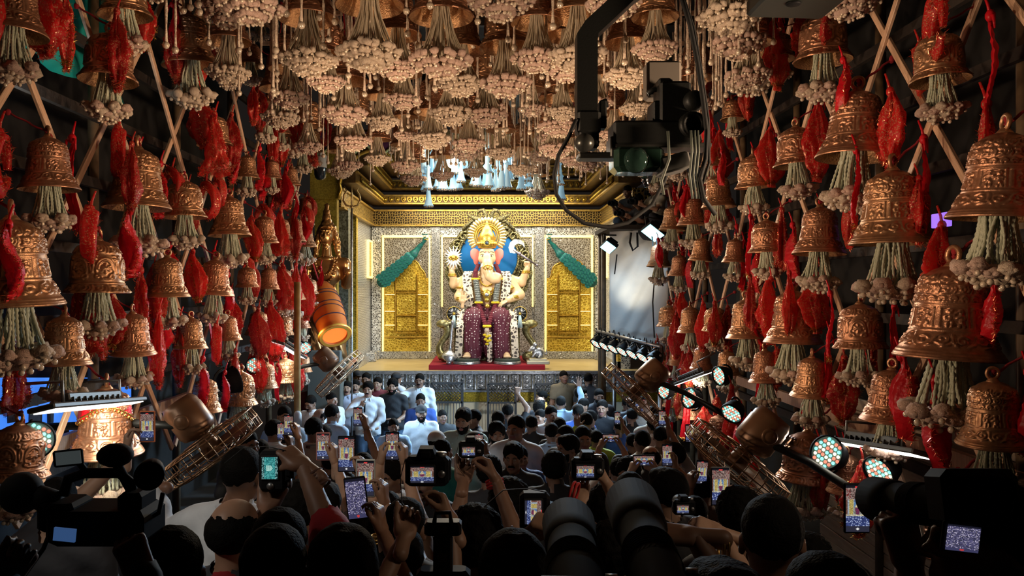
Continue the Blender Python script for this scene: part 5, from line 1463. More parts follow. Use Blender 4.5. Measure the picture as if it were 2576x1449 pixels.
b = MB(); b.box(J(1665, 205, YJ + .15), (.15, .1, .16), ch=.01); b.build('battery_pack', mat('beige_pack', (.20, .17, .14), .6), jib)
t = thing('overhead_plate', 'dark metal bracket plate hanging at the top right', 'bracket', P(2010, 10, 3.0))
b = MB(); b.box((0, 0, .03), (.32, .3, .07), R=Matrix.Rotation(.03, 3, 'Y'), ch=.01); b.build('plate', mat('dark_green_metal', (.03, .035, .03), .4, .5), t)
b = MB(); b.lathe([(0, 0), (.025, 0), (.03, .006), (.02, .01)], 18, M=Matrix.Translation((-.03, -.02, -.012))); b.build('bolt_hole', BLACKP, t)
b = MB(); b.tube([(.1, .1, .05), (.1, .1, HC + 4.25 - t.location.z)], .02, 8); b.build('hanger', BLACKM, t)
b = MB(); b.tube([J(1650, -40, YJ + .02), Vector((J(1650, -40).x + .2, .02, HC + 4.25 - O.z))], .035, 8); b.build('crane_mast', JB, jib)
# ================================================================ barrier panels before the stage
BARR = mat('barrier_steel', (0.10, 0.11, 0.12), 0.4, 0.7)
for i, (x0, x1, y0) in enumerate(((1085, 1163, 964), (1228, 1297, 965), (1346, 1402, 966), (1000, 1076, 964))):
    Y = 15.9; a, c = P(x0, y0, Y), P(x1, y0, Y); W = c.x - a.x; H = a.z
    t = thing('barrier_panel', ['steel lattice barrier panel left of the camera crew', 'steel lattice barrier panel below the idol\'s footstools', 'steel lattice barrier panel beside the policeman', 'steel lattice barrier panel behind the standing officials'][i], 'barrier', (a.x, Y, 0), group='steel lattice barriers')
    b = MB()
    for (cx, cz, w_, h_) in ((0, H / 2, .05, H), (W, H / 2, .05, H), (W / 2, H, W, .05), (W / 2, H - .40, W, .04), (W / 2, .12, W, .04)): b.box((cx, 0, cz), (w_, .05, h_))
    b.ball((W, 0, H + .07), .035, 8); b.tube([(W, 0, H), (W, 0, H + .05)], .02, 6); b.build('frame', BARR, t)
    n = int(W / .07)
    for k in range(-5, n + 1):
        for sg in (1, -1):
            x_a = k * .07 if sg > 0 else k * .07 + .36; x_b = x_a + sg * .36
            z_a, z_b = H - .38, H - .02
            pts = []
            xa_, xb_ = x_a, x_b; za, zb = z_a, z_b
            if min(xa_, xb_) > W or max(xa_, xb_) < 0: continue
            def clip(x, z, x2, z2):
                if x < 0: z = z + (0 - x) * (z2 - z) / (x2 - x); x = 0
                if x > W: z = z + (W - x) * (z2 - z) / (x2 - x); x = W
                return x, z
            A, Bq = clip(xa_, za, xb_, zb), clip(xb_, zb, xa_, za)
            if abs(A[0] - Bq[0]) < .02: continue
            bb = MB(); bb.tube([(A[0], sg * .008, A[1]), (Bq[0], sg * .008, Bq[1])], .007, 4); bb.build('lattice_bar', BARR, t)
    for k in range(int(W / .06)):
        bb = MB(); bb.tube([(.05 + k * .06, 0, .12), (.05 + k * .06, 0, H - .4)], .008, 5); bb.build('upright_bar', BARR, t)
# ================================================================ golden statue with trident and lit drum, left of the stage
COPG = mat('copper_gold', (0.50, 0.26, 0.10), 0.28, 0.85, (0.36, 0.17, 0.06), 5)
Ys = 13.5
so = P(822, 830, Ys)
st = thing('golden_statue', 'golden long-haired deity statue with bead necklaces left of the stage', 'statue', so)
k = Ys / F
def sx(px, py, dy=0): return ((px - 822) * k, dy, (830 - py) * k)
s = SDF(.0125)
s.ell(sx(822, 592, -.02), (.135, .14, .175), .04).cap(sx(822, 620), sx(822, 645), .075, .09, .05)
s.ell(sx(822, 690), (.27, .17, .22), .08).cap(sx(775, 662), sx(868, 662), .10, .10, .06).ell(sx(822, 740), (.19, .14, .2), .08)
s.chain([sx(868, 665), sx(872, 715, -.03), sx(884, 690, -.25)], [.10, .085, .06], .04).ell(sx(884, 686, -.28), (.06, .06, .06), .03)
s.chain([sx(775, 665), sx(768, 720), sx(775, 770, -.1)], [.10, .08, .06], .04)
s.cap(sx(808, 770), sx(805, 880), .16, .13, .06).cap(sx(838, 770), sx(848, 880), .16, .13, .06)
s.cap(sx(822, 588, -.15), sx(822, 602, -.185), .016, .026, .012).ell(sx(822, 622, -.11), (.045, .04, .03), .02)
for q in (-1, 1): s.ell((q * .052, -.160, sx(0, 588)[2]), (.034, .024, .018), .008, sub=True).ell((q * .052, -.140, sx(0, 588)[2]), (.026, .016, .012), .004).cap((q * .02, -.155, sx(0, 581)[2]), (q * .09, -.135, sx(0, 580)[2]), .013, .008, .006)
s.cap((-.04, -.140, sx(0, 613)[2]), (.04, -.140, sx(0, 613)[2]), .015, None, .006)
V, Q, _ = s.mesh(); obj('body', np_mesh('statue_body', V, Q, COPG), st)
s = SDF(.018); s.ell(sx(822, 575, .02), (.15, .15, .13), .03).cap(sx(822, 560), sx(822, 528), .09, .05, .04).ell(sx(822, 518), (.04, .04, .05), .02)
for q in (-1, 1):
    for j in range(3): s.chain([sx(822 + q * 14, 575, .03), sx(822 + q * (22 + j * 2), 605 + j * 4, .02), sx(822 + q * (26 + j * 3), 640 + j * 6, .02)], [.06, .055, .03], .02)
s.ell((0, -.12, sx(0, 594)[2]), (.125, .14, .155), .02, sub=True)
V, Q, _ = s.mesh(); V += vnormals(V, Q) * (.012 * noise3(V, 60))[:, None]; obj('hair', np_mesh('statue_hair', V, Q, COPG), st)
for n_, (w_, dp) in enumerate(((.17, .30), (.21, .44))):
    for i in range(19):
        a = PI * i / 18; b = MB(); b.ball((w_ * math.cos(a), -.17 - .02 * math.sin(a), sx(0, 650)[2] - dp * math.sin(a)), .026, 8); b.build('bead', COPG, st)
b = MB(); b.torus(sx(822, 652), .15, .04, 24, 8, sq=.8); b.build('collar', COPG, st)
s = SDF(.022); s.ell(sx(822, 775), (.25, .19, .14), .06).cap(sx(806, 790), sx(800, 890), .19, .16, .06).cap(sx(840, 790), sx(850, 890), .19, .16, .06)
V, Q, _ = s.mesh(); V += vnormals(V, Q) * (.012 * np.sin(V[:, 0] * 50 + V[:, 2] * 20))[:, None]; obj('waist_cloth', np_mesh('statue_cloth', V, Q, COPG), st)
b = MB(); b.torus(sx(873, 702, -.02), .09, .018, 16, 6); b.torus(sx(873, 697, -.02), .09, .012, 16, 6); b.build('armlet', COPG, st)
zb = -(so.z - 0.0)
b = MB(); b.box((0, 0, (zb - .35) / 2), (.6, .5, -zb - .35), ch=.02); b.build('pedestal', mat('grey_pedestal', (.12, .12, .10), .6), st)
tri = thing('trident', 'tall gold trident standing beside the golden statue', 'trident', P(885, 700, Ys - .35))
k2 = (Ys - .35) / F
def tx(px, py): return ((px - 885) * k2, 0, (700 - py) * k2)
TRG = mat('pale_trident_gold', (.62, .48, .22), .3, .8)
b = MB(); b.tube([(0, 0, -tri.location.z), tx(885, 522)], .016, 8); b.build('shaft', SILVER, tri)
b = MB(); b.lathe([(.02, 0), (.035, .03), (.02, .06)], 14, M=Matrix.Translation(tx(885, 524))); b.tube([tx(885, 522), tx(885, 490), tx(885, 463)], [.03, .045, .002], 8, flat=.5); b.build('centre_prong', TRG, tri)
for q in (-1, 1):
    b = MB(); b.tube([tx(885 + q * x, y) for x, y in ((0, 520), (14, 517), (21, 505), (19, 490), (13, 480), (19, 468))], [.022, .028, .034, .032, .024, .002], 8, flat=.6); b.build('side_prong', TRG, tri)
# orange drum lit from within
ORG = mat('orange_drum_skin', (0.72, 0.19, 0.015), 0.6, 0, (0.58, 0.13, 0.01), 5, trans=.25, bump=.2, bscale=12)
a_, c_ = P(806, 722, 13.05), P(843, 846, 12.35)
dr = thing('orange_drum', 'orange cloth drum glowing from inside beside the golden statue', 'drum', a_)
D_ = c_ - a_; L_ = D_.length
M = look_M((0, 0, 0), (1, 0, 0), D_)
b = MB(); b.lathe([(0, 0), (.16, 0), (.22, L_ * .12), (.26, L_ * .35), (.27, L_ * .55), (.25, L_ * .78), (.235, L_ * .86), (.25, L_ * .93), (.27, L_ * .97), (.262, L_), (.205, L_), (.19, L_ * .9)], 30, M=M); b.build('shell', ORG, dr)
b = MB(); b.lathe([(.255, L_ * 1.004), (.205, L_ * 1.004)], 30, M=M); b.lathe([(.27, L_ * .965), (.285, L_ * .985), (.27, L_ * 1.0)], 30, M=M); b.build('rim', mat('gold_drum_rim', (.85, .45, .06), .4, .3), dr)
b = MB(); b.lathe([(.2, L_ * .97), (0, L_ * .965)], 30, M=M); b.build('glowing_mouth', mat('drum_glow', (1, .2, .03), .6, emit=(1.0, .13, .02), estr=1.6), dr)
b = MB()
for i, f in enumerate((.22, .34, .47, .60, .72)):
    r_ = np.interp(f, [0, .12, .35, .55, .78, .86], [.16, .22, .26, .27, .25, .235]) + .004
    b.torus((0, 0, 0), r_, .010, 30, 5, M=M @ Matrix.Translation((0, 0, L_ * f)) @ Matrix.Rotation(.12 * (-1) ** i, 4, 'X'))
b.build('dark_cords', mat('dark_cord', (.05, .01, .02), .7), dr)
b = MB(); hk = M @ Vector((0, 0, L_ * .1)); b.tube([hk, hk + Vector((-.2, .2, .5)), Vector((-3.15 - a_.x, .1, .55))], .015, 6); b.build('hanging_strap', ROPE, dr)
point('drum_lamp', a_ + D_ * .80 + Vector((-.16, -.36, -.10)), 2.2, (1, .7, .35), .05)
t = thing('dome_camera', 'white dome security camera on the gold portal', 'security camera', P(806, 420, 13.6))
b = MB(); b.lathe([(.05, .2), (.10, .17), (.115, .0), (.12, -.02)], 24); b.tube([(0, 0, .2), (0, .1, .28), (-.10, 1.05, .30)], .04, 10); b.build('housing', mat('white_plastic', (.55, .55, .53), .4), t)
b = MB(); b.lathe([(.112, -.02), (.11, -.14), (.09, -.20), (.05, -.235), (0, -.24)], 24); b.build('dome', GLASS, t)
# bamboo post with a horn speaker
t = thing('bamboo_post', 'bamboo post with a small white camera left of the officials', 'post', (P(748, 1000, 10.2).x, 10.2, ground(10.2)))
b = MB(); b.tube([(0, 0, 0), (.0, 0, HC - 1.0 - t.location.z), (0, 0, HC + .1 - t.location.z)], .045, 10)
b.build('pole', mat('yellow_bamboo', (.42, .26, .09), .5, 0, (.30, .17, .05), 8), t)
q = P(748, 1052, 10.1) - t.location
b = MB(); b.lathe([(0, -.11), (.05, -.11), (.055, -.05), (.05, .06), (.03, .09), (0, .09)], 18, M=Matrix.Translation((q.x, -.08, q.z))); b.build('bullet_camera', mat('white_plastic', (.55, .55, .53)), t)
# ================================================================ things behind the lattices
BLB = mat('blue_backlit_banner', (.05, .2, .7), .5, emit=(.05, .22, .85), estr=.9)
NAVY = mat('navy_letter', (.012, .02, .05), .6)
ban = thing('blue_banner', 'backlit blue banner with dark lettering behind the left lattice', 'banner', (-4.0, 7.0, 0))
def bn(px, py):
    Y = 4.0 * F / (CX - px); return (0.0, Y - 7.0, HC + (CY - py) * Y / F)
b = MB(); q = [bn(0, 950), bn(330, 950), bn(330, 1150), bn(0, 1165)]
b.add(q + [(-.04, y, z) for _, y, z in q], [(0, 1, 2, 3), (7, 6, 5, 4), (0, 4, 5, 1), (1, 5, 6, 2), (2, 6, 7, 3), (3, 7, 4, 0)], smooth=False); b.build('banner_board', BLB, ban)
for nm, pl in enumerate(([(68, 1005), (82, 1003), (88, 1020), (70, 1022)], [(66, 1035), (98, 1030), (96, 1075), (100, 1120), (64, 1120)], [(112, 1022), (128, 1020), (126, 1062), (113, 1085)], [(108, 1080), (120, 1075), (122, 1100), (130, 1118), (106, 1118)],
                          [(132, 1064), (142, 1078), (152, 1078), (160, 1062), (166, 1085), (171, 1110), (131, 1115)], [(60, 1118), (230, 1110), (230, 1165), (60, 1165)], [(10, 1000), (40, 995), (36, 1060), (12, 1065)], [(190, 1066), (240, 1060), (240, 1112), (188, 1112)], [(0, 952), (30, 952), (34, 1000), (0, 1004)], [(140, 952), (215, 952), (205, 985), (150, 992)], [(235, 952), (300, 952), (290, 1010), (240, 1015)])):
    q = [Vector(bn(*p)) + Vector((.02, 0, 0)) for p in pl]
    b = MB(); n = len(q); b.add([tuple(v) for v in q] + [(v.x + .012, v.y, v.z) for v in q], [tuple(range(n)), tuple(range(2 * n - 1, n - 1, -1))] + [(i, n + i, n + (i + 1) % n, (i + 1) % n) for i in range(n)], smooth=False); b.build('dark_letter', NAVY, ban)
# pale plank wall low on the right
PLK = mat('pale_plank', (0.42, 0.34, 0.26), .6, 0, (.34, .27, .20), 4, vec=(1, 1, 8))
pw_ = wall_right
for i in range(17):
    b = MB(); b.box((3.72 + .006 * (i % 2), 5.6, .30 + i * .125), (.04, 5.6, .118), ch=.006); b.build('plank', PLK, pw_)
for y in (-2.6, 0, 2.6):
    b = MB(); b.box((3.77, 5.6 + y, 1.2), (.06, .08, 2.4)); b.build('stud', DWOOD, pw_)
o = MB().box((4.2, 6.98, HC + .64), (.04, .26, .13), ch=.004).build('purple_screen', mat('purple_screen_glow', (.3, .15, .7), .5, emit=(.33, .16, .85), estr=1.1)); tag(o, 'glowing purple screen glimpsed through the right lattice', 'screen')
V = []; Fc = []
for j in range(9):
    for i in range(13):
        V.append((-3.9 + .06 * math.sin(i * 1.3 + j), 6.2 + i * .16, HC + 2.0 + j * .14 + .03 * math.sin(i)))
for j in range(8):
    for i in range(12): a = j * 13 + i; Fc.append((a, a + 1, a + 14, a + 13))
o = MB().add(V, Fc).build('teal_cloth', mat('teal_cloth', (0.0, 0.30, 0.27), .7, emit=(0, .3, .27), estr=0)); tag(o, 'teal cloth hung high behind the left lattice', 'cloth'); o.modifiers.new('t', 'SOLIDIFY').thickness = .01
spot('teal_work_light', (-3.5, 5.6, HC + 1.2), (-3.9, 7.0, HC + 2.6), 25, (.9, 1, 1), 90, .8, .1)
# ================================================================ people
SKINS = [mat('skin_%d' % i, c, .5, 0, tuple(x * .85 for x in c), 14) for i, c in enumerate(((0.36, 0.20, 0.125), (0.27, 0.14, 0.085), (0.20, 0.10, 0.06), (0.44, 0.26, 0.17)))]
HAIRB = mat('hair_black', (0.005, 0.0042, 0.0036), .75, 0, (.007, .006, .005), 40, bump=.3, bscale=160, spec=.06)
HAIRG = mat('hair_grey', (0.09, 0.085, 0.08), .5, 0, (.03, .028, .026), 40, bump=.6, bscale=120)
EYEW = mat('person_eye_white', (.5, .47, .43), .35); EYEB = mat('eye_dark', (.012, .008, .006), .2)
LIPS = [mat('lips_%d' % i, c, .45) for i, c in enumerate(((.28, .10, .08), (.2, .075, .06), (.14, .055, .045), (.34, .13, .10)))]
def cloth_mat(name, c, r=.8): return mat('cloth_' + name, c, r, 0, tuple(x * .82 for x in c), 5, bump=.35, bscale=14)
SH = {'white': cloth_mat('white', (.66, .68, .70)), 'lightblue': cloth_mat('light_blue', (.36, .50, .66)), 'blue': cloth_mat('blue', (.03, .08, .30)), 'black': cloth_mat('black', (.012, .012, .014)),
      'dark': cloth_mat('dark_grey', (.035, .035, .04)), 'orange': cloth_mat('orange', (.55, .25, .03)), 'khaki': cloth_mat('khaki', (.20, .16, .10)), 'red': cloth_mat('red', (.32, .008, .014)),
      'green': cloth_mat('pale_green', (.36, .50, .45)), 'cream': cloth_mat('cream', (.50, .46, .36)), 'grey': cloth_mat('grey', (.20, .21, .22)), 'maroon': cloth_mat('maroon', (.14, .015, .02)), 'teal': cloth_mat('teal', (.02, .22, .20)),
      'lime': cloth_mat('lime', (.45, .60, .05)), 'plaid': mat('cloth_plaid', (.50, .50, .56), .8, 0, (.22, .24, .34), 22, ntype='wave', lo=.4, hi=.6), 'brown': cloth_mat('brown', (.14, .08, .045))}
JEANS = cloth_mat('jeans', (.05, .09, .15)); DKPANT = cloth_mat('dark_trousers', (.02, .02, .025)); SHOE = mat('shoe_black', (.015, .013, .012), .5)
def head_np(h):
    s = SDF(h)
    s.ell((0, .018, .035), (.076, .096, .088), .02).ell((0, -.022, -.035), (.061, .068, .076), .03).ell((0, -.058, -.092), (.030, .026, .022), .025)
    s.cap((-.036, -.078, .026), (.036, -.078, .026), .013, None, .015).ell((-.042, -.062, -.018), (.022, .022, .022), .02).ell((.042, -.062, -.018), (.022, .022, .022), .02)
    s.cap((0, -.088, .018), (0, -.112, -.026), .0085, .0125, .008).ell((-.013, -.098, -.030), (.009, .011, .008), .006).ell((.013, -.098, -.030), (.009, .011, .008), .006)
    for q in (-1, 1):
        s.ell((q * .030, -.094, .006), (.017, .012, .011), .008, sub=True)
        s.ell((q * .030, -.077, .006), (.0125, .010, .0085), .003, 0)
        s.ell((q * .079, .012, -.004), (.011, .020, .031), .008, R=Matrix.Rotation(q * .25, 3, 'Z')).ell((q * .084, .006, 0), (.008, .010, .016), .004, sub=True)
    s.cap((-.020, -.086, -.060), (.020, -.086, -.060), .0075, None, .006, 3).cap((-.014, -.088, -.070), (.014, -.088, -.070), .0075, None, .006, 3)
    s.cap((0, .025, -.06), (0, .038, -.16), .052, .056, .03)
    V, Q, rg = s.mesh()
    fr = rg[Q[:, 0]]
    parts = [(V, Q, np.where(fr == 3, 3, 0))]
    for q in (-1, 1):
        e = SDF(.0035); e.ell((q * .030, -.0835, .006), (.0115, .0050, .0050), .002); v, qq, _ = e.mesh(); parts.append((v, qq, 1))
        e = SDF(.0035); e.ell((q * .030, -.0868, .006), (.0050, .0035, .0052), .002); v, qq, _ = e.mesh(); parts.append((v, qq, 2))
        e = SDF(.005); e.chain([(q * .014, -.094, .023), (q * .030, -.093, .028), (q * .047, -.080, .022)], [.0035, .0042, .003], .003); v, qq, _ = e.mesh(); parts.append((v, qq, 2))
    return join_np(parts)
HEAD = {f: head_np(h) for f, h in ((0, .0115), (1, .0085))}
HAIR = {}
def hair_np(style):
    s = SDF(.010)
    if style in ('short', 'curly', 'full'):
        g = {'short': .0, 'curly': .014, 'full': .008}[style]
        s.ell((0, .022, .048), (.081 + g, .102 + g, .092 + g), .02)
        if style == 'full': s.ell((0, -.045, .10), (.06, .05, .035), .03)
        s.ell((0, -.142, -.020), (.095, .085, .130), .012, sub=True).ell((0, -.02, -.22), (.25, .25, .165), .015, sub=True)
        for q in (-1, 1): s.ell((q * .095, -.040, -.030), (.036, .072, .062), .012, sub=True)
    elif style == 'receding':
        s.ell((0, .028, .028), (.083, .098, .080), .02).ell((0, -.08, .09), (.075, .10, .09), .02, sub=True).ell((0, -.135, -.045), (.095, .085, .115), .015, sub=True).ell((0, -.02, -.22), (.25, .25, .165), .015, sub=True)
    elif style in ('cap', 'blackcap'):
        s.ell((0, .018, .055), (.090, .108, .082), .02).ell((0, 0, -.12), (.25, .25, .145), .012, sub=True).ell((0, -.115, .038), (.062, .07, .011), .012)
    elif style == 'long':
        s.ell((0, .028, .04), (.092, .108, .094), .02).cap((0, .07, .0), (0, .095, -.20), .085, .06, .03).ell((0, -.135, -.045), (.095, .085, .115), .015, sub=True)
    V, Q, _ = s.mesh()
    am, fq = {'short': (.0022, 130), 'curly': (.0065, 170), 'full': (.003, 110), 'receding': (.002, 140), 'long': (.003, 90)}.get(style, (0, 1))
    if am: V = V + vnormals(V, Q) * (am * noise3(V, fq))[:, None]
    return V, Q
def beard_np():
    s = SDF(.008); s.ell((0, -.026, -.042), (.068, .075, .085), .02).ell((0, -.063, -.098), (.036, .030, .028), .02)
    s.ell((0, -.03, .045), (.2, .2, .075), .01, sub=True).ell((0, .08, -.04), (.2, .10, .2), .01, sub=True).ell((0, -.115, -.062), (.030, .045, .018), .008, sub=True)
    for q in (-1, 1): s.ell((q * .03, -.11, -.025), (.028, .05, .022), .008, sub=True)
    V, Q, _ = s.mesh(); return V + vnormals(V, Q) * (.003 * noise3(V, 170))[:, None], Q
def moust_np():
    s = SDF(.006)
    for q in (-1, 1): s.chain([(0, -.100, -.046), (q * .016, -.097, -.048), (q * .032, -.084, -.058)], [.008, .009, .004], .006)
    V, Q, _ = s.mesh(); return V, Q
HPART = {}
def hpart(style, m):
    k = (style, m.name)
    if k not in HPART:
        V, Q = beard_np() if style == 'beard' else (moust_np() if style == 'moustache' else hair_np(style))
        HPART[k] = np_mesh(style, V, Q, m)
    return HPART[k]
def ik(S, W, l1, l2, pole):
    S, W = Vector(S), Vector(W); d = W - S; L = d.length
    if L > (l1 + l2) * .995:
        f = L / ((l1 + l2) * .995)
        if f > 1.18: W = S + d * (1.18 / f); d = W - S; L = d.length; f = 1.18
        l1 *= f; l2 *= f
    u = d.normalized(); a = (l1 * l1 - l2 * l2 + L * L) / (2 * L); hh = math.sqrt(max(l1 * l1 - a * a, 1e-6))
    p = Vector(pole); p = p - u * p.dot(u)
    if p.length < 1e-4: p = u.orthogonal()
    return S + u * a + p.normalized() * hh, W
npers = 0
def person(label, X, Y, h=1.70, yaw=0.0, shirt='white', sleeve=.55, pants=None, hair='short', hcol=None, beard=None, skin=0, head=(0, 0, 0), R=None, L=None, lean=(0, 0), fine=0, z0=None, vox=None, group='people in the crowd', seat=0.0):
    """R / L: dict(w=world wrist, f=world finger dir, p=world palm dir, pose=..., pole=...) ; None = arm hanging down"""
    global npers
    npers += 1
    s = h / 1.72; zb = ground(Y) if z0 is None else z0
    t = thing('person', label, 'person', (X, Y, zb), (0, 0, yaw), group)
    Rz = Matrix.Rotation(-yaw, 3, 'Z'); org = Vector((X, Y, zb))
    vox = vox or (.020 if fine else .030)
    lx, ly = lean
    def J(x, y, z):
        f = max(0, (z - .9) / .8)
        return (x * s + lx * f, y * s + ly * f, z * s - seat)
    d = SDF(vox)
    d.cap(J(-.075, 0, .96), J(.075, 0, .96), .125 * s, None, .06, 1).ell(J(0, -.015, 1.09), (.168 * s, .128 * s, .17 * s), .06, 1).ell(J(0, 0, 1.27), (.185 * s, .125 * s, .19 * s), .06, 1)
    d.cap(J(-.145, .015, 1.40), J(.145, .015, 1.40), .072 * s, None, .05, 1)
    for q in (-1, 1): d.cap(J(q * .02, .02, 1.465), J(q * .12, .02, 1.425), .045 * s, None, .04, 1)
    d.cap(J(0, .02, 1.42), J(0, .008, 1.53), .057 * s, .054 * s, .03, 0)
    for q in (-1, 1):
        if seat > .05:
            hz = .90 * s - seat; kn = (q * .16 * s, -.30 * s, max(.14, hz - .22))
            d.cap(J(q * .088, 0, .90), kn, .10 * s, .075 * s, .04, 2).cap(kn, (q * .12 * s, .06, .09), .07 * s, .052 * s, .03, 2).cap((q * .12 * s, .06, .05), (q * .13 * s, -.12, .04), .046 * s, .036 * s, .02, 3)
            continue
        d.cap(J(q * .088, 0, .90), J(q * .10, -.02, .50), .10 * s, .074 * s, .04, 2).cap(J(q * .10, -.02, .50), J(q * .10, .02, .09), .07 * s, .052 * s, .03, 2).cap((q * .10 * s, .03 * s, .05 * s - seat), (q * .115 * s, -.14 * s, .038 * s - seat), .046 * s, .036 * s, .02, 3)
    hands = []
    for q, A in ((-1, R), (1, L)):
        # facing -Y: the person's right arm is on local -X
        S = Vector(J(q * .188, .012, 1.405))
        if A is None:
            W = Vector(J(q * .27, -.05, .86)); fd = Vector((0, -.1, -1)); pm = Vector((-q, 0, 0)); pose = 'relax'; pole = Vector((q * .3, 1, 0))
        elif A.get('local') is not None:
            W = Vector(J(*A['local'])); fd = Vector(A.get('f', (0, -.5, 1))); pm = Vector(A.get('p', (0, -1, 0))); pose = A.get('pose', 'relax'); pole = Vector(A.get('pole', (q * .6, .4, -1)))
        else:
            W = Rz @ (Vector(A['w']) - org); fd = Rz @ Vector(A.get('f', (0, 0, 1))); pm = Rz @ Vector(A.get('p', (0, 1, 0))); pose = A.get('pose', 'grip'); pole = Rz @ Vector(A.get('pole', (q * -.5 if abs(yaw) > 2 else q * .5, 0, -1)))
        E, W = ik(S, W, .285 * s, .255 * s, pole)
        if sleeve >= .99:
            d.cap(tuple(S), tuple(E), .062 * s, .052 * s, .035, 1).cap(tuple(E), tuple(W), .050 * s, .034 * s, .02, 1)
        else:
            m = S.lerp(E, max(.05, sleeve)); d.cap(tuple(S), tuple(m), .062 * s, .060 * s, .035, 1).cap(tuple(m), tuple(E), .047 * s, .042 * s, .015, 0).cap(tuple(E), tuple(W), .044 * s, .029 * s, .02, 0)
        V, Q = hand(pose, q > 0, fine)
        hands.append((xf(V, hand_M(W, fd, pm, s * 1.02)), Q, 0))
    V, Q, rg = d.mesh()
    fr = rg[Q].max(axis=1) if False else rg[Q[:, 0]]
    hc = Vector(J(0, -.012, 1.605))
    HM = Matrix.Translation(hc) @ Euler((head[1], head[2], head[0]), 'XYZ').to_matrix().to_4x4() @ Matrix.Diagonal((s, s, s, 1))
    hv, hq, hr = HEAD[1 if fine else 0]
    VV, QQ, RR = join_np([(V, Q, 0), (xf(hv, HM), hq, hr)] + hands)
    obj('body', np_mesh('person_body', VV, QQ, [SKINS[skin], EYEW, EYEB, LIPS[skin]], RR), t)
    N = vnormals(V, Q)
    for reg, nm, m, off in ((1, 'shirt', SH[shirt], .011), (2, 'trousers', pants or (JEANS if npers % 3 == 0 else DKPANT), .010), (3, 'shoes', SHOE, .006)):
        mk = (rg[Q] == reg).any(axis=1) if reg == 1 else (rg[Q] == reg).all(axis=1)
        if not mk.any(): continue
        u, q2 = submesh(V, Q, mk)
        vv = V[u] + N[u] * (off + .006 * noise3(V[u], 20, npers)[:, None] + .005 * np.sin(V[u][:, 2:3] * 48 + 30 * np.abs(V[u][:, 0:1]) + 5 * V[u][:, 1:2] + npers))
        obj(nm, np_mesh(nm, vv, q2, m), t)
    if shirt in ('white', 'lightblue', 'plaid', 'khaki', 'green', 'orange', 'cream', 'grey'):
        b = MB(); pts = []
        for i in range(15):
            a = -PI / 2 + .42 + (2 * PI - .84) * i / 14
            pts.append(Vector(J(0, .012, 1.487)) + Vector((.074 * s * math.cos(a), .074 * s * math.sin(a), .016 * s * math.sin(a))))
        b.tube(pts, [.010] + [.016] * 13 + [.010], 6)
        for q in (-1, 1):
            e = pts[0] if q > 0 else pts[-1]
            b.tube([e, e + Vector((q * .012, -.030, -.045)) * s], [.016, .006], 6)
        zz = [1.40, 1.30, 1.20, 1.10, 1.0]
        b.build('collar', SH[shirt], t)
    hcol = hcol or HAIRB
    if hair != 'bald':
        hm = {'cap': cloth_mat('cap_white', (.6, .6, .58)), 'blackcap': SH['black']}.get(hair, hcol)
        o = obj('cap' if 'cap' in hair else 'hair', hpart(hair, hm), t); o.matrix_local = HM
        if 'cap' in hair: o2 = obj('hair', hpart('receding', hcol), t); o2.matrix_local = HM
    if beard:
        for bd in beard.split('+'):
            o = obj(bd, hpart(bd, hcol), t); o.matrix_local = HM
    return t
def solveY(py, h):
    lo, hi = 1.2, 20.0
    for _ in range(50):
        m = (lo + hi) / 2; z = ground(m) + h; v = CY + (HC - z) * F / m
        if v > py: lo = m
        else: hi = m
    return (lo + hi) / 2
placed = []
def crowd(label, px, py, h=1.70, Y=None, **kw):
    Y0 = Y or solveY(py, h); best = None
    for dY in (0, .2, -.2, .4, -.4, .6, -.6, .8):
        Y = Y0 + dY; X = (px - CX) * Y / F; h2 = HC - (py - CY) * Y / F - ground(Y)
        dd = min([math.hypot(X - a, Y - c) for a, c in placed] + [9])
        sc_ = min(dd, .46) - .25 * abs(h2 - min(1.82, max(1.5, h2))) - .05 * abs(dY)
        if best is None or sc_ > best[0]: best = (sc_, Y)
    Y = best[1]; h2 = HC - (py - CY) * Y / F - ground(Y)
    h2 = min(1.86, max(1.45, h2))
    X = (px - CX) * Y / F
    placed.append((X, Y))
    return person(label, X, Y, h2, **kw)
FR, BK = 0.0, PI      # facing the camera / facing the stage
LF, RT = -PI / 2, PI / 2   # facing image left / right
# ---- officials before the stage
t = crowd('man in white shirt speaking into a microphone, facing the camera', 926, 963, Y=12.9, yaw=.12, shirt='white', sleeve=.99, pants=JEANS, beard='moustache', hair='full', skin=0, fine=1, head=(-.15, 0, 0),
          R=dict(local=(-.10, -.24, 1.36), f=(.35, -.3, .9), p=(.6, .6, .2), pose='grip', pole=(-1, 0, -.6)), L=dict(local=(.08, -.27, 1.02), f=(-.8, -.3, -.1), p=(0, .3, -1), pose='relax', pole=(1, .2, -.5)))
mt = t
pm_ = mt.matrix_basis @ Vector((-.05, -.27, 1.47))
m_ = thing('microphone', 'black hand microphone at the speaking man\'s mouth', 'microphone', pm_)
b = MB(); b.tube([(0, 0, -.12), (.0, 0, .03)], [.014, .02], 10); b.build('handle', BLACKP, m_)
b = MB(); b.ball((0, 0, .05), .03, 12); b.build('grille', GREYM, m_)
crowd('man in plaid shirt and glasses behind the speaker', 872, 961, Y=13.6, yaw=.15, shirt='plaid', beard='moustache', skin=0)
crowd('moustached man in white shirt beside the plaid-shirted man', 894, 957, Y=14.1, yaw=.1, shirt='white', beard='moustache', skin=0)
crowd('tall man in tan shirt standing behind the speaker', 921, 940, Y=14.9, yaw=-.1, shirt='khaki', beard='moustache', skin=1)
crowd('man in dark maroon shirt behind the speaker\'s shoulder', 950, 951, Y=14.3, yaw=-.15, shirt='maroon', skin=0)
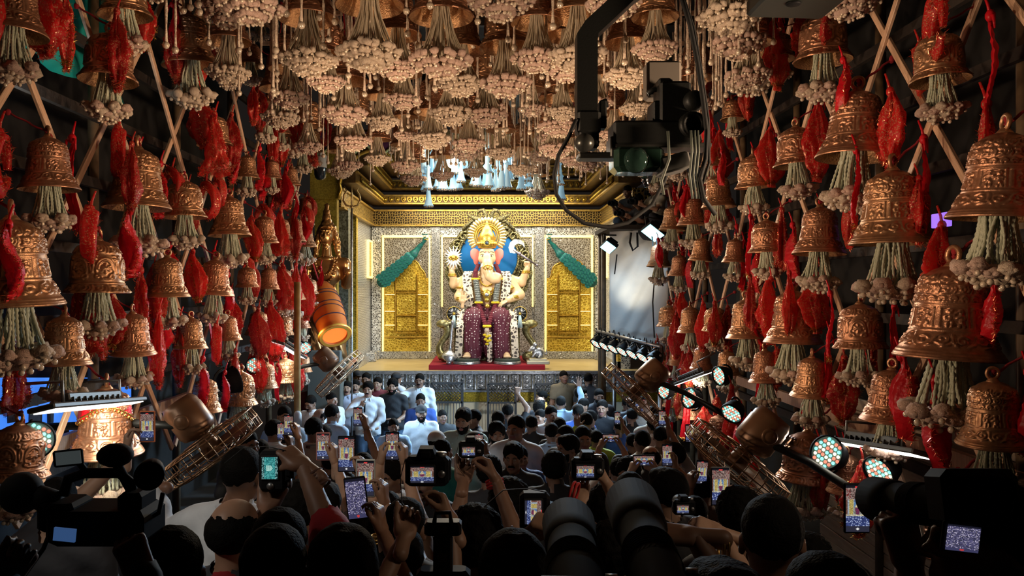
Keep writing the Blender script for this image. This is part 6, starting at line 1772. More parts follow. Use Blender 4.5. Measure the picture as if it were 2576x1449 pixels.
t = crowd('bearded man in black printed T-shirt holding a box', 988, 956, Y=13.5, yaw=-.05, shirt='black', beard='beard', hair='curly', skin=0, fine=1, R=dict(local=(-.10, -.26, 1.06), f=(.5, -.6, .1), p=(.6, .6, 0), pose='grip'), L=dict(local=(.10, -.26, 1.06), f=(-.5, -.6, .1), p=(-.6, .6, 0), pose='grip'))
q_ = t.matrix_basis @ Vector((0, -.36, 1.10))
bo = thing('camera_gadget', 'small black box held by the man in black T-shirt', 'device', q_); b = MB(); b.box((0, 0, 0), (.17, .10, .12), ch=.012); b.build('case', BLACKP, bo); b = MB(); b.box((.02, -.052, .02), (.07, .006, .04)); b.build('badge', mat('pale_badge', (.5, .6, .65), .5), bo)
crowd('man in dark cap turned away behind the officials', 997, 939, Y=15.2, yaw=2.4, shirt='white', hair='blackcap', skin=1)
crowd('man in white shirt raising his arm toward the crowd', 1056, 942, Y=14.2, yaw=-.1, shirt='white', sleeve=.99, beard='moustache', skin=2, fine=1, R=dict(local=(-.36, -.38, 1.47), f=(-.6, -.6, .3), p=(0, 0, -1), pose='relax', pole=(-.6, .2, -1)))
crowd('bearded man in blue polo shirt facing the camera', 1058, 993, Y=12.4, yaw=.05, shirt='blue', beard='beard', skin=2, h=1.7)
crowd('man in dark cap and white shirt seated before the blue polo', 1060, 1021, Y=10.9, yaw=.1, shirt='white', hair='blackcap', beard='beard', skin=1)
crowd('man in dark cap behind the fan at the left', 899, 934, Y=15.3, yaw=.5, shirt='dark', hair='blackcap', skin=2)
crowd('dark man in maroon shirt beside the left fan', 786, 936, Y=13.5, yaw=.3, shirt='maroon', skin=2, beard='beard')
crowd('moustached man in pale blue shirt peering over phones', 990, 1056, Y=10.2, yaw=.2, shirt='lightblue', beard='moustache', skin=0)
crowd('man in white shirt with red lanyard looking down', 782, 998, Y=11.6, yaw=-.5, shirt='white', head=(.1, .25, 0), beard='moustache', skin=1)
crowd('man in glasses and white shirt looking right', 834, 990, Y=12.2, yaw=.9, shirt='white', skin=0)
crowd('bald-fronted man turned left below the glasses man', 804, 1030, Y=10.2, yaw=-.7, shirt='blue', hair='receding', skin=1)
crowd('man in pale blue shirt seen from behind near officials', 836, 1021, Y=9.9, yaw=2.6, shirt='lightblue', skin=1)
crowd('man in cream T-shirt seen from behind at left', 790, 1055, Y=7.6, yaw=2.9, shirt='cream', skin=1, fine=1)
crowd('bearded man in pale blue shirt facing the camera at left', 716, 1025, Y=9.3, yaw=.35, shirt='lightblue', beard='beard', skin=0, fine=1)
crowd('bearded man in pale green shirt looking down', 1166, 1029, Y=8.6, yaw=-.25, shirt='green', beard='beard', hair='full', skin=0, fine=1, head=(0, .12, 0))
crowd('curly-haired man in white T-shirt facing the camera', 1250, 1068, Y=8.2, yaw=.1, shirt='white', hair='curly', beard='beard', skin=1, fine=1)
crowd('large man in white polo with black collar looking left', 1298, 1044, Y=7.6, yaw=-.35, shirt='white', hair='short', skin=0, fine=1, head=(-.1, -.05, 0))
crowd('moustached older man in black just below the white polo', 1291, 1119, Y=6.4, yaw=-.2, shirt='black', hair='full', beard='moustache', skin=1, fine=1)
crowd('man in black bending to the left of the curly man', 1210, 1034, Y=9.8, yaw=-1.2, shirt='black', skin=1, lean=(-.05, -.1))
crowd('man in black T-shirt seen from behind raising a pale cloth', 1277, 1019, Y=10.6, yaw=3.3, shirt='black', skin=2, R=dict(local=(-.18, -.15, 1.85), f=(0, 0, 1), pose='fist'))
crowd('dark-haired man seen from behind below the raised cloth', 1253, 1037, Y=10.0, yaw=3.0, shirt='black', skin=2)
crowd('moustached man in orange shirt looking left', 1363, 985, Y=13.2, yaw=-1.3, shirt='orange', beard='moustache', skin=2)
crowd('policeman in khaki uniform facing the camera', 1418, 935, Y=15.2, yaw=.2, shirt='khaki', skin=1, hair='short', pants=SH['khaki'])
crowd('man in pale blue shirt with both arms raised from behind', 1411, 999, Y=12.0, yaw=3.0, shirt='lightblue', sleeve=.99, skin=2, R=dict(local=(-.30, -.10, 1.88), f=(0, 0, 1), pose='open'), L=dict(local=(.36, -.12, 1.42), f=(.3, 0, 1), pose='relax'))
crowd('tall dark man seen from behind right of the policeman', 1480, 941, Y=14.6, yaw=2.8, shirt='dark', skin=1)
crowd('young man in dark shirt looking right beside raised arms', 1462, 979, Y=12.9, yaw=1.0, shirt='black', hair='full', skin=1)
crowd('man with lanyard in grey shirt looking left', 1467, 1005, Y=11.6, yaw=-.9, shirt='grey', skin=1)
crowd('bearded man in dark vest facing the camera at right', 1507, 981, Y=12.6, yaw=.1, shirt='dark', beard='beard', skin=2)
crowd('bearded man in profile beside the lime sleeve', 1484, 1036, Y=10.1, yaw=-1.2, shirt='dark', beard='beard', skin=1)
crowd('dark head seen from behind right of the white polo', 1337, 1048, Y=9.4, yaw=3.1, shirt='dark', skin=1)
crowd('man in pale blue shirt seen from behind beside the watch', 1388, 1068, Y=8.6, yaw=3.0, shirt='lightblue', skin=1)
crowd('man in black T-shirt seen from behind below raised arms', 1407, 1054, Y=9.3, yaw=3.2, shirt='black', skin=2)
crowd('man with dark beard in profile at centre right', 1430, 1100, Y=7.1, yaw=-1.1, shirt='black', hair='full', beard='beard', skin=1, fine=1)
crowd('young man glancing left behind the dark beard', 1421, 1075, Y=8.4, yaw=-.9, shirt='dark', skin=1)
crowd('man facing camera under the lime sleeve', 1466, 1077, Y=8.2, yaw=.1, shirt='black', skin=0)
crowd('man in lime shirt raising his sleeve at the right', 1500, 1085, Y=8.9, yaw=3.0, shirt='lime', sleeve=.99, skin=1, L=dict(local=(.25, -.12, 1.75), f=(0, 0, 1), pose='open'))
crowd('man in white cap seen from behind left of centre', 1098, 1088, Y=7.8, yaw=2.8, shirt='grey', hair='cap', skin=1)
crowd('bareheaded man seen from behind under the white cap', 1112, 1110, Y=6.9, yaw=2.5, shirt='teal', skin=1)
crowd('man in black cap looking at his phone at centre', 1193, 1090, Y=7.2, yaw=-.5, shirt='white', hair='blackcap', skin=1)
crowd('curly-haired head seen from behind at centre', 1231, 1157, Y=5.4, yaw=3.0, shirt='dark', hair='curly', skin=1)
crowd('bushy-haired head seen from behind right of centre', 1394, 1146, Y=5.5, yaw=3.1, shirt='black', hair='curly', skin=1)
crowd('dark-clad man behind the first barrier panel', 1113, 1034, Y=11.6, yaw=.3, shirt='black', skin=2)
crowd('dark-haired man filming, seen from behind at left', 690, 1060, Y=7.6, yaw=2.8, shirt='white', skin=1)
crowd('bearded dark man looking up right beneath the left fan', 622, 1086, Y=6.6, yaw=.9, shirt='black', beard='beard', skin=2, fine=1)
# random spectators filling the floor
for px_, Y_ in ((1536, 6.2), (1620, 5.0), (1678, 4.8), (1553, 8.6), (1735, 5.8), (708, 6.0), (1205, 6.2), (1765, 4.3)): placed.append(((px_ - CX) * Y_ / F, Y_))
PH_LATER = []
HM_ = {}
r = random.Random(21)
cands = []
for _ in range(4000):
    Y = r.uniform(5.0, 12.5); X = r.uniform(-2.45, 2.45)
    if X < 0 and Y > 9.5 and -2.0 < X < -.6: continue
    if abs(X) > 2.3 and Y > 9: continue
    px = CX + F * X / Y
    if px < 640 or px > 1715: continue
    if any(math.hypot(X - a, (Y - c) * .8) < .44 for a, c in placed): continue
    lim = 1145 if 835 < px < 1095 else (1125 if px < 1345 and px >= 1095 else (1000 if px >= 1345 else 1055))
    hmx = HC - (lim - CY) * Y / F - ground(Y)
    if hmx < 1.5: continue
    placed.append((X, Y)); cands.append((X, Y)); HM_[(X, Y)] = hmx
    if len(cands) >= 56: break
cands.sort(key=lambda q: q[1])
cols = ['black', 'dark', 'white', 'lightblue', 'grey', 'black', 'dark', 'brown', 'blue', 'cream']
for i, (X, Y) in enumerate(cands):
    row = cands[i // 8 * 8:i // 8 * 8 + 8]; rank = sorted(row).index((X, Y)); c = cols[r.randrange(10)]
    h = r.uniform(1.58, 1.70) if Y < 8 else r.uniform(1.6, 1.74)
    h = min(h, HM_[(X, Y)])
    bk = r.random() < .78
    kw = {}
    if bk and r.random() < .35:
        wp = Vector((X + r.uniform(-.1, .15), Y + .32, ground(Y) + h + r.uniform(.0, .15)))
        kw['R'] = dict(w=wp, f=(-.1, .1, 1), p=(-1, .1, 0), pose='phone')
    cn = {'lightblue': 'pale blue', 'dark': 'dark grey'}.get(c, c)
    person('spectator in %s shirt %s, %s from left in the %s crowd row' % (cn, 'facing the stage' if bk else 'facing back', ORD[rank], ORD[i // 8]), X, Y, h, yaw=(PI + r.uniform(-.4, .4)) if bk else r.uniform(-.7, .7), shirt=c, hair=r.choice(['short', 'full', 'curly', 'short', 'receding']), skin=r.choice([0, 1, 1, 2]), beard=r.choice([None, 'moustache', 'beard']), **kw)
    if 'R' in kw: PH_LATER.append((wp + Vector((-.066, -.012, .095)), rank, i // 8))
# ================================================================ phones and cameras held up by the crowd
SCRM = vcol_mat('lit_screen', .3, .75)
def pic(u, v, r, style):
    n = r.random(); g = .45 + .75 * n
    if style == 'green':
        d = math.hypot((u - .5) * 1.1, v - .45)
        if d < .13 or (abs(u - .5) < .12 and .45 < v < .72): return (.45 * g, .80 * g, .72 * g)
        if v < .16 or v > .84: return (.01, .05, .05) if n < .7 else (.3, .6, .6)
        return (.03 * g, .26 * g, .27 * g) if n < .72 else (.12, .55, .52)
    if style == 'crowd':
        if v < .07: return (.01, .01, .02)
        if v > .9: return (.6, .05, .05) if math.hypot(u - .5, (v - .945) * 2) < .07 else (.05, .05, .12)
        if r.random() < .16: return (.55, .50, .66)
        return (.10 * n + .02, .09 * n + .02, .22 * n + .03)
    if v < .06: return (.8, .05, .05) if abs(u - .5) < .10 and .02 < v < .045 else (.01, .01, .015)
    if v < .30:
        return (.34 * g, .24 * g, .21 * g) if n > .5 else ((.22, .03, .03) if abs(u - .5) > .3 and n < .2 else (.09, .05, .045))
    if v < .62:
        if abs(u - .5) > .42: return (.18 * g, .08 * g, .06 * g)
        d = abs(u - .5)
        if d < .03 + .07 * math.sin(max(0, min(1, (v - .32) / .28)) * 2.6): return (.72 * g, .58 * g, .34 * g) if v < .48 else (.20 * g, .03, .08)
        if d < .15: return (.10, .26 * g, .50 * g) if v < .47 else (.30 * g, .29 * g, .24 * g)
        if .14 < u < .32 or .68 < u < .86: return (.58 * g, .45 * g, .14 * g)
        return (.42 * g, .48 * g, .54 * g)
    if v < .66: return (.62 * g, .57 * g, .42 * g)
    if v < .88: return (.42, .50, .75) if n > .82 else (.02 + .05 * n, .03 + .07 * n, .11 + .18 * n)
    return (.85, .85, .85) if math.hypot(u - .5, (v - .94) * 2) < .06 else (.03, .03, .05)
def screen_me(nu, nv, style, seed):
    r = random.Random(seed); V = []; Q = []; C = []
    for j in range(nv):
        for i in range(nu):
            a = len(V)
            V += [(i / nu - .5, 0, .5 - (j + 1) / nv), ((i + 1) / nu - .5, 0, .5 - (j + 1) / nv), ((i + 1) / nu - .5, 0, .5 - j / nv), (i / nu - .5, 0, .5 - j / nv)]
            Q.append((a, a + 1, a + 2, a + 3)); c = pic((i + .5) / nu, (j + .5) / nv, r, style); C += [(*c, 1)] * 4
    me = np_mesh('screen', V, Q, SCRM, smooth=False)
    at = me.color_attributes.new('col', 'FLOAT_COLOR', 'CORNER'); at.data.foreach_set('color', np.array(C, np.float32).ravel())
    return me
SCR = {'p': [screen_me(28, 56, 'stage', i) for i in range(3)], 'l': [screen_me(52, 34, 'stage', i + 9) for i in range(2)], 'g': [screen_me(32, 44, 'green', 4)], 'c': [screen_me(30, 60, 'crowd', 5)]}
CASES = {'black': BLACKP, 'orange': mat('orange_case', (.85, .25, .10), .5), 'pink': mat('pink_case', (.55, .22, .20), .5), 'pale': mat('pale_case', (.5, .5, .46), .4), 'grey': mat('grey_case', (.2, .2, .2), .4)}
nph = 0
def phone(c, label, case='black', roll=0.0, horiz=False, scr='p', w_=.072, h_=.150, tilt=0.0):
    global nph
    nph += 1
    t = thing('smartphone', label, 'phone', c, (tilt, roll + (PI / 2 if horiz else 0), 0), 'phones held up by the crowd')
    e_ = .007 if case in ('orange', 'pink', 'pale') else .001
    b = MB(); b.box((0, 0, 0), (w_ + e_, .009, h_ + e_), ch=.004); b.build('case', CASES[case], t)
    b = MB(); b.box((0, -.0042, 0), (w_ * .94, .002, h_ * .965), ch=.0008); b.build('bezel', BLACKP, t)
    if horiz:
        o = obj('screen', SCR['l'][nph % 2], t, loc=(0, -.0058, 0), sc=(h_ * .92, 1, w_ * .88)); o.rotation_euler = (0, -PI / 2, 0)
    else: obj('screen', SCR[scr][nph % len(SCR[scr])], t, loc=(0, -.0058, 0), sc=(w_ * .90, 1, h_ * .93))
    b = MB(); b.box((-.018, .006, h_ * .36), (.026, .004, .03), ch=.002); b.build('camera_bump', BLACKP, t)
    return t
def dslr(c, label, roll=0.0, sc=1.0, scr='l', lens=.12):
    t = thing('dslr_camera', label, 'camera', c, (0, roll, 0), 'cameras held up by the crowd', sc)
    b = MB(); b.box((0, 0, 0), (.14, .06, .095), ch=.012); b.box((.058, .03, -.003), (.035, .05, .085), ch=.012); b.build('body', BLACKP, t)
    b = MB(); b.prism([(-.035, .045), (-.025, .075), (.02, .075), (.03, .045)], .06, y0=-.03); b.box((-.003, -.034, .058), (.035, .014, .022), ch=.005); b.build('viewfinder', BLACKP, t)
    b = MB(); b.box((-.014, -.031, -.006), (.084, .006, .062), ch=.002); b.build('screen_bezel', RUBBER, t)
    obj('screen', SCR[scr][0], t, loc=(-.014, -.0348, -.006), sc=(.074, 1, .052) if scr == 'l' else (.074, 1, .054))
    b = MB(); b.lathe([(.016, 0), (.018, .012), (.0, .013)], 14, M=Matrix.Translation((.045, 0, .046))); b.lathe([(.012, 0), (.012, .004), (0, .005)], 14, M=Matrix.Translation((.048, -.030, -.005)) @ Matrix.Rotation(PI / 2, 4, 'X')); b.build('dial', GREYM, t)
    b = MB(); b.lathe([(.036, .03), (.038, .06), (.034, .062), (.038, .07), (.038, lens * .9), (.042, lens + .02), (.038, lens + .02), (.034, lens)], 22, M=Matrix.Rotation(-PI / 2, 4, 'X')); b.build('lens', BLACKP, t)
    b = MB(); b.tube([(-.07, -.01, .04), (-.085, -.02, -.02), (-.08, -.02, -.10), (-.03, -.03, -.16)], .005, 5, flat=.3); b.build('strap', RUBBER, t)
    return t
for c, rank, row in PH_LATER:
    phone(c, 'small phone raised by the %s spectator of the %s crowd row' % (ORD[rank], ORD[row]))
RED_THREAD = mat('red_thread', (.5, .02, .02), .8); BRASS = mat('brass_bangle', (.6, .38, .12), .3, .9)
def holder(c, hands, label, dx=0.0, dY=.42, h=1.66, horiz=False, w_=.072, h_=.150, cam=False, roll=0.0, **kw):
    c = Vector(c); R = L = None
    rm = Matrix.Rotation(roll, 3, 'Y')
    if cam:
        R_ = dict(w=c + rm @ Vector((.085, -.015, -.075)), f=(-.35, .55, .75), p=(-.95, .2, .1), pose='pinch'); L_ = dict(w=c + rm @ Vector((-.03, -.01, -.125)), f=(.1, .85, .5), p=(0, -.2, 1), pose='grip')
    elif horiz:
        R_ = dict(w=c + Vector((h_ / 2 + .03, -.01, -.095)), f=(-.35, .25, .9), p=(-.9, .2, .2), pose='phone'); L_ = dict(w=c + Vector((-h_ / 2 - .03, -.01, -.095)), f=(.35, .25, .9), p=(.9, .2, .2), pose='phone')
    else:
        R_ = dict(w=c + rm @ Vector((w_ / 2 + .030, .012, -.095)), f=rm @ Vector((-.05, .08, 1)), p=rm @ Vector((-1, .15, 0)), pose='phone'); L_ = dict(w=c + rm @ Vector((-w_ / 2 - .030, .012, -.095)), f=rm @ Vector((.05, .08, 1)), p=rm @ Vector((1, .15, 0)), pose='phone')
    if 'R' in hands: R = R_
    if 'L' in hands: L = L_
    Y = c.y - dY
    o = person(label, c.x + dx, Y, h, yaw=PI + kw.pop('turn', 0), R=R, L=L, fine=1, **kw)
    return o, R, L
def bracelet(w, d, m, label, R=.034, n=1):
    w = Vector(w); t = thing('bracelet', label, 'bracelet', w)
    M = look_M((0, 0, 0), (1, 0, 0), d)
    b = MB()
    for k in range(n): b.torus((0, 0, -.05 - k * .012), R, .0045, 20, 6, M=M)
    b.build('band', m, t); return t
FG = 'people filming at the front'
c = P(371, 1073, 3.75); phone(c, 'phone in orange case held up at the left', 'orange'); holder(c, 'L', 'person in dark shirt holding up the orange-cased phone', dx=-.22, dY=.40, shirt='dark', skin=3, group=FG)
c = P(813, 1123, 4.2); phone(c, 'pink-framed phone recording the stage left of centre', 'pink'); holder(c, 'R', 'person in grey shirt filming with the pink-framed phone', dx=.10, shirt='grey', hair='full', skin=3, group=FG, h=1.6)
c = P(872, 1142, 3.4); phone(c, 'tall black phone recording the stage beside the pink one', 'black', w_=.078, h_=.162); holder(c, 'R', 'person in black shirt filming with the tall black phone', dx=.16, shirt='black', hair='curly', skin=0, group=FG, h=1.56)
c = P(987, 1122, 4.0); phone(c, 'phone held in both hands showing blue crowd', 'black'); _, R_, L_ = holder(c, 'RL', 'person in brown shirt filming with both hands', dx=.02, shirt='brown', hair='short', skin=3, group=FG, h=1.58, dY=.38)
c = P(920, 1203, 3.2); phone(c, 'phone in pale case held below the tall black phone', 'pale', w_=.076, h_=.155); _, R_, _l = holder(c, 'R', 'person in dark brown shirt holding the pale-cased phone', dx=.20, shirt='brown', hair='long', skin=1, group=FG, h=1.55)
c = P(897, 1253, 2.75); phone(c, 'tilted black phone showing the crowd', 'black', roll=-.12, scr='c', w_=.078, h_=.155); _, R_, _l = holder(c, 'R', 'long-haired person holding the tilted black phone', dx=.17, shirt='dark', hair='long', skin=1, group=FG, h=1.52, roll=-.12)
bracelet(R_['w'], R_['f'], BRASS, 'brass bangles on the arm holding the tilted phone', n=3)
c = P(690, 1182, 2.6); dslr(c, 'black camera held upright by the red-sleeved arm', roll=PI / 2, scr='g')
Rw = c + Vector((.105, -.02, .02))
o = person('man in red shirt reaching over his upright camera', P(715, 1300, 2.3).x, 2.25, 1.74, yaw=PI, shirt='red', sleeve=.97, hair='short', skin=2, fine=1, group=FG, R=dict(w=Rw, f=(-.75, .35, .45), p=(-.4, .3, -.85), pose='grip', pole=(1, -.1, .1)), L=dict(w=c + Vector((-.02, -.01, -.13)), f=(.1, .8, .5), p=(0, -.2, 1), pose='grip'))
bracelet(Rw, (-.55, .25, .6), mat('brown_beads', (.08, .03, .02), .6), 'brown bead bracelets on the red-sleeved man\'s wrist', R=.04, n=5)
c = P(1075, 1183, 2.45); dslr(c, 'black camera raised in the centre of the front row'); _, R_, L_ = holder(c, 'RL', 'man in black shirt raising the centre camera', dx=-.10, shirt='black', hair='curly', skin=0, cam=True, group=FG, h=1.52)
c = P(1185, 1130, 3.1); dslr(c, 'small camera gripped under a fist with red thread', sc=.7); _, R_, L_ = holder(c, 'RL', 'man in olive shirt gripping the small camera', dx=.10, shirt='khaki', hair='curly', skin=1, cam=True, group=FG, h=1.55)
bracelet(R_['w'], (-.2, .4, .9), RED_THREAD, 'red thread around the wrist at the small camera', n=3)
c = P(1345, 1292, 2.4); dslr(c, 'camera held upright showing the white idol', roll=PI / 2, scr='p'); Rw = c + Vector((.07, -.01, .085)); Lw = c + Vector((-.03, -.02, -.12))
person('bare-armed man turning his camera upright', c.x - .10, 1.95, 1.52, yaw=PI, shirt='dark', sleeve=.4, hair='short', skin=0, fine=1, group=FG, R=dict(w=Rw, f=(-.8, .3, .2), p=(-.2, .4, -.9), pose='grip', pole=(1, 0, 0)), L=dict(w=Lw, f=(.1, .8, .5), p=(0, -.2, 1), pose='grip'))
bracelet(Rw, (-.8, .3, .2), RED_THREAD, 'red thread bracelet beside the upright camera', n=2)
c = P(1478, 1178, 3.1); dslr(c, 'black camera raised in both hands right of centre', sc=.95); holder(c, 'RL', 'man in dark shirt raising a camera right of centre', dx=.03, shirt='dark', hair='curly', skin=3, cam=True, group=FG, h=1.58)
c = P(1536, 1102, 6.6); phone(c, 'small phone held sideways far right of centre', horiz=True); holder(c, 'RL', 'person far back filming sideways with both hands', shirt='white', skin=3, horiz=True, group=FG, h=1.62)
c = P(1620, 1158, 5.4); phone(c, 'grey phone held sideways above a dark head', 'grey', horiz=True, w_=.078, h_=.16); holder(c, 'RL', 'dark-haired man filming sideways with a grey phone', dx=.05, shirt='dark', skin=3, horiz=True, group=FG, h=1.56)
c = P(1678, 1145, 5.2); phone(c, 'upright phone showing the idol near the right fan'); holder(c, 'R', 'person in brown shirt filming upright near the right fan', dx=.12, shirt='brown', skin=0, group=FG, h=1.6)
c = P(1765, 1188, 4.7); phone(c, 'phone held by one hand beneath the right fan', roll=.08); holder(c, 'L', 'person in dark shirt filming beneath the right fan', dx=-.16, shirt='dark', skin=0, group=FG, h=1.5)
c = P(1812, 1223, 3.1); phone(c, 'grey-cased phone showing the idol right of centre', 'grey', w_=.078, h_=.158); _, R_, _l = holder(c, 'R', 'man in black shirt filming with the grey-cased phone', dx=.18, shirt='black', hair='curly', skin=3, group=FG, h=1.54)
c = P(2155, 1278, 2.15); phone(c, 'dark phone at right showing the blue idol', 'black', w_=.074, h_=.142); holder(c, 'L', 'man in dark brown shirt holding the right-hand phone', dx=-.17, shirt='brown', hair='short', skin=2, group=FG, h=1.42, dY=.38)
for px, py, Y, lab in ((1553, 1052, 9, 'tiny upright phone among the far right crowd'), (1735, 1090, 6.2, 'tiny phone low by the right wall'), (708, 1085, 6.4, 'small phone filming at the far left'), (1205, 1112, 6.6, 'phone held close to the face of the black-capped man')):
    c = P(px, py, Y); phone(c, lab); holder(c, 'R', 'spectator in dark clothes holding the %s' % lab, shirt='black', skin=1, dx=.1, group=FG, h=1.58)
# telephoto lenses rising from the bottom edge
def tele(a, c, r0, r1, label, body_roll=0.0):
    a, c = Vector(a), Vector(c); D = c - a; L_ = D.length
    t = thing('telephoto_camera', label, 'camera', a, group='cameras held up by the crowd')
    M = look_M((0, 0, 0), (1, 0, 0), D)
    b = MB(); b.lathe([(0, -.02), (r0 * .8, -.02), (r0, .02), (r0, L_ * .30), (r0 * 1.06, L_ * .32), (r0 * 1.06, L_ * .48), (r0 * .96, L_ * .5), (r0 * 1.02, L_ * .62), (r1 * .9, L_ * .68)], 30, M=M); b.build('barrel', mat('tele_barrel', (.014, .011, .008), .85, 0, spec=.04), t)
    b = MB()
    for k in range(9): b.torus((0, 0, L_ * (.33 + k * .017)), r0 * 1.065, .0022, 30, 4, M=M)
    b.build('zoom_ring', RUBBER, t)
    b = MB(); b.lathe([(r1 * .9, L_ * .67), (r1, L_ * .70), (r1 * 1.12, L_), (r1 * 1.06, L_), (r1 * .9, L_ * .72)], 30, M=M); b.build('lens_hood', mat('hood_bronze_black', (.012, .009, .007), .8, 0, spec=.05), t)
    b = MB(); b.lathe([(r1 * .88, L_ * .74), (r1 * .5, L_ * .76), (0, L_ * .765)], 24, M=M); b.build('front_glass', GLASS, t)
    b = MB(); b.box((0, -.02, -.06), (.15, .11, .08), M=M, ch=.015); b.prism([(-.035, 0), (-.02, .04), (.02, .04), (.035, 0)], .07, M=M @ Matrix.Rotation(PI / 2, 4, 'X') @ Matrix.Translation((0, -.09, 0)), y0=0); b.build('camera_body', BLACKP, t)
    b = MB(); b.lathe([(.0, 0), (.014, 0), (.014, .02), (0, .02)], 12, M=M @ Matrix.Translation((r0 * 1.0, -.01, L_ * .25)) @ Matrix.Rotation(PI / 2, 4, 'Y')); b.build('collar_knob', GREYM, t)
    return t
def tele_man(a, c, label, dx, h, skin, shirt, hair, X=None):
    a, c = Vector(a), Vector(c); m = a.lerp(c, .45)
    person(label, a.x + dx, a.y - .16, h, yaw=PI, shirt=shirt, hair=hair, skin=skin, fine=1, group=FG, sleeve=.6, L=dict(w=m + Vector((-.07, -.05, -.10)), f=(.55, .5, .65), p=(.75, .1, .65), pose='grip'), R=dict(w=a + Vector((.10, -.05, -.04)), f=(-.4, .8, .3), p=(-.9, .2, .2), pose='grip'))
a, c = P(1462, 1560, 1.15), P(1430, 1318, 1.80); tele(a, c, .050, .056, 'long lens camera rising at bottom centre right'); tele_man(a, c, 'photographer in black beneath the bottom centre lens', -.12, 1.50, 2, 'black', 'curly')
a, c = P(1690, 1560, 1.20), P(1590, 1268, 1.90); tele(a, c, .050, .060, 'large long lens camera pointing up beside it'); tele_man(a, c, 'photographer in dark shirt beneath the large long lens', .16, 1.48, 2, 'dark', 'full')
# telephoto camera seen from the side at far right
a, c = P(2400, 1275, 1.50), P(2205, 1255, 1.78); 
t = tele(a, c, .040, .046, 'camera with long lens seen from the side at far right')
so_ = obj('flip_screen', SCR['c'][0], t, loc=(-.045, -.10, -.03), sc=(.062, 1, .048), rot=(0, .12, 0)); tag(so_, label='tilted camera monitor')
b = MB(); b.box((-.045, -.092, -.03), (.072, .008, .056), R=Matrix.Rotation(.12, 3, 'Y'), ch=.003); b.build('monitor_back', BLACKP, t)
m = a.lerp(c, .55)
cx_ = P(2490, 1250, 1.52)
o = MB().box((0, 0, .12), (.5, .45, .24), ch=.02).build('wooden_crate', DWOOD); o.location = (cx_.x, 1.52, ground(1.52)); tag(o, 'dark crate the far right photographer stands on', 'crate')
person('photographer silhouetted at far right behind the long lens', cx_.x, 1.52, 1.72, yaw=PI + 1.0, z0=ground(1.52) + .25, shirt='black', hair='short', skin=2, fine=1, group=FG, L=dict(w=m + Vector((-.02, -.04, -.12)), f=(-.15, .2, .95), p=(-.2, .95, .1), pose='grip', pole=(0, -.3, -1)), R=dict(w=a + Vector((.05, -.06, -.09)), f=(-.5, .5, .6), p=(-.6, .6, 0), pose='grip'))
# shoulder video camera on the left
vc = thing('video_camera', 'bulky shoulder video camera with handle silhouetted at left', 'video camera', P(270, 1275, 1.9))
O2 = vc.location
def K(px, py, Y=1.9): return P(px, py, Y) - O2
b = MB(); b.box(K(270, 1312), (.24, .15, .085), ch=.015); b.box(K(165, 1290), (.09, .11, .07), ch=.01); b.box(K(345, 1265), (.06, .10, .07), ch=.01); b.build('body', BLACKP, vc)
b = MB(); b.tube([K(160, 1245), K(172, 1205), K(215, 1190), K(300, 1190), K(330, 1215), K(336, 1260)], .013, 10); b.build('handle', BLACKP, vc)
b = MB(); b.box(K(172, 1152), (.075, .012, .042), R=Matrix.Rotation(-.1, 3, 'Y'), ch=.004); b.tube([K(196, 1158), K(215, 1185)], .008, 6); b.build('viewfinder_arm', BLACKP, vc)
b = MB(); b.box(K(172, 1152, 1.892), (.062, .004, .032), R=Matrix.Rotation(-.1, 3, 'Y')); b.build('viewfinder_screen', mat('dull_screen', (.08, .09, .09), .3, emit=(.1, .12, .12), estr=.3), vc)
b = MB(); b.lathe([(0, -.06), (.03, -.06), (.034, 0), (.034, .06), (.03, .062), (.027, .05), (0, .045)], 22, M=look_M(K(378, 1190, 1.85), (1, 0, 0), (.35, -.9, .1))); b.build('viewfinder_tube', BLACKP, vc)
b = MB(); b.tube([K(330, 1235), K(290, 1160), K(285, 1140)], .012, 8); b.ball(K(290, 1145), (.045, .04, .03), 12); b.build('top_microphone', RUBBER, vc)
b = MB(); b.ball(K(55, 1240), (.052, .052, .052), 16); b.tube([K(80, 1245), K(150, 1268)], .03, 12); b.build('foam_microphone', RUBBER, vc)
b = MB(); b.box(K(163, 1345, 1.75), (.05, .006, .03), R=Matrix.Rotation(.1, 3, 'Y')); b.build('side_monitor', mat('blue_monitor', (.05, .1, .2), .3, emit=(.05, .12, .3), estr=.5), vc)
b = MB(); b.tube([K(110, 1330), K(160, 1300), K(240, 1322), K(330, 1330), K(400, 1290), K(410, 1240)], .006, 6); b.tube([K(60, 1449), K(110, 1380), K(130, 1330)], .006, 6); b.build('cable', RUBBER, vc)
hw = K(335, 1335, 1.82) + O2
person('video cameraman in black at the left edge', P(240, 1400, 1.6).x, 1.62, 1.50, yaw=PI, shirt='black', sleeve=.99, hair='short', skin=2, fine=1, group=FG, R=dict(w=hw + Vector((.05, -.06, -.08)), f=(-.5, .2, .85), p=(-.3, .9, 0), pose='grip'), L=dict(w=hw + Vector((-.30, -.02, -.12)), f=(.2, .6, .7), p=(.3, .3, .8), pose='grip'))
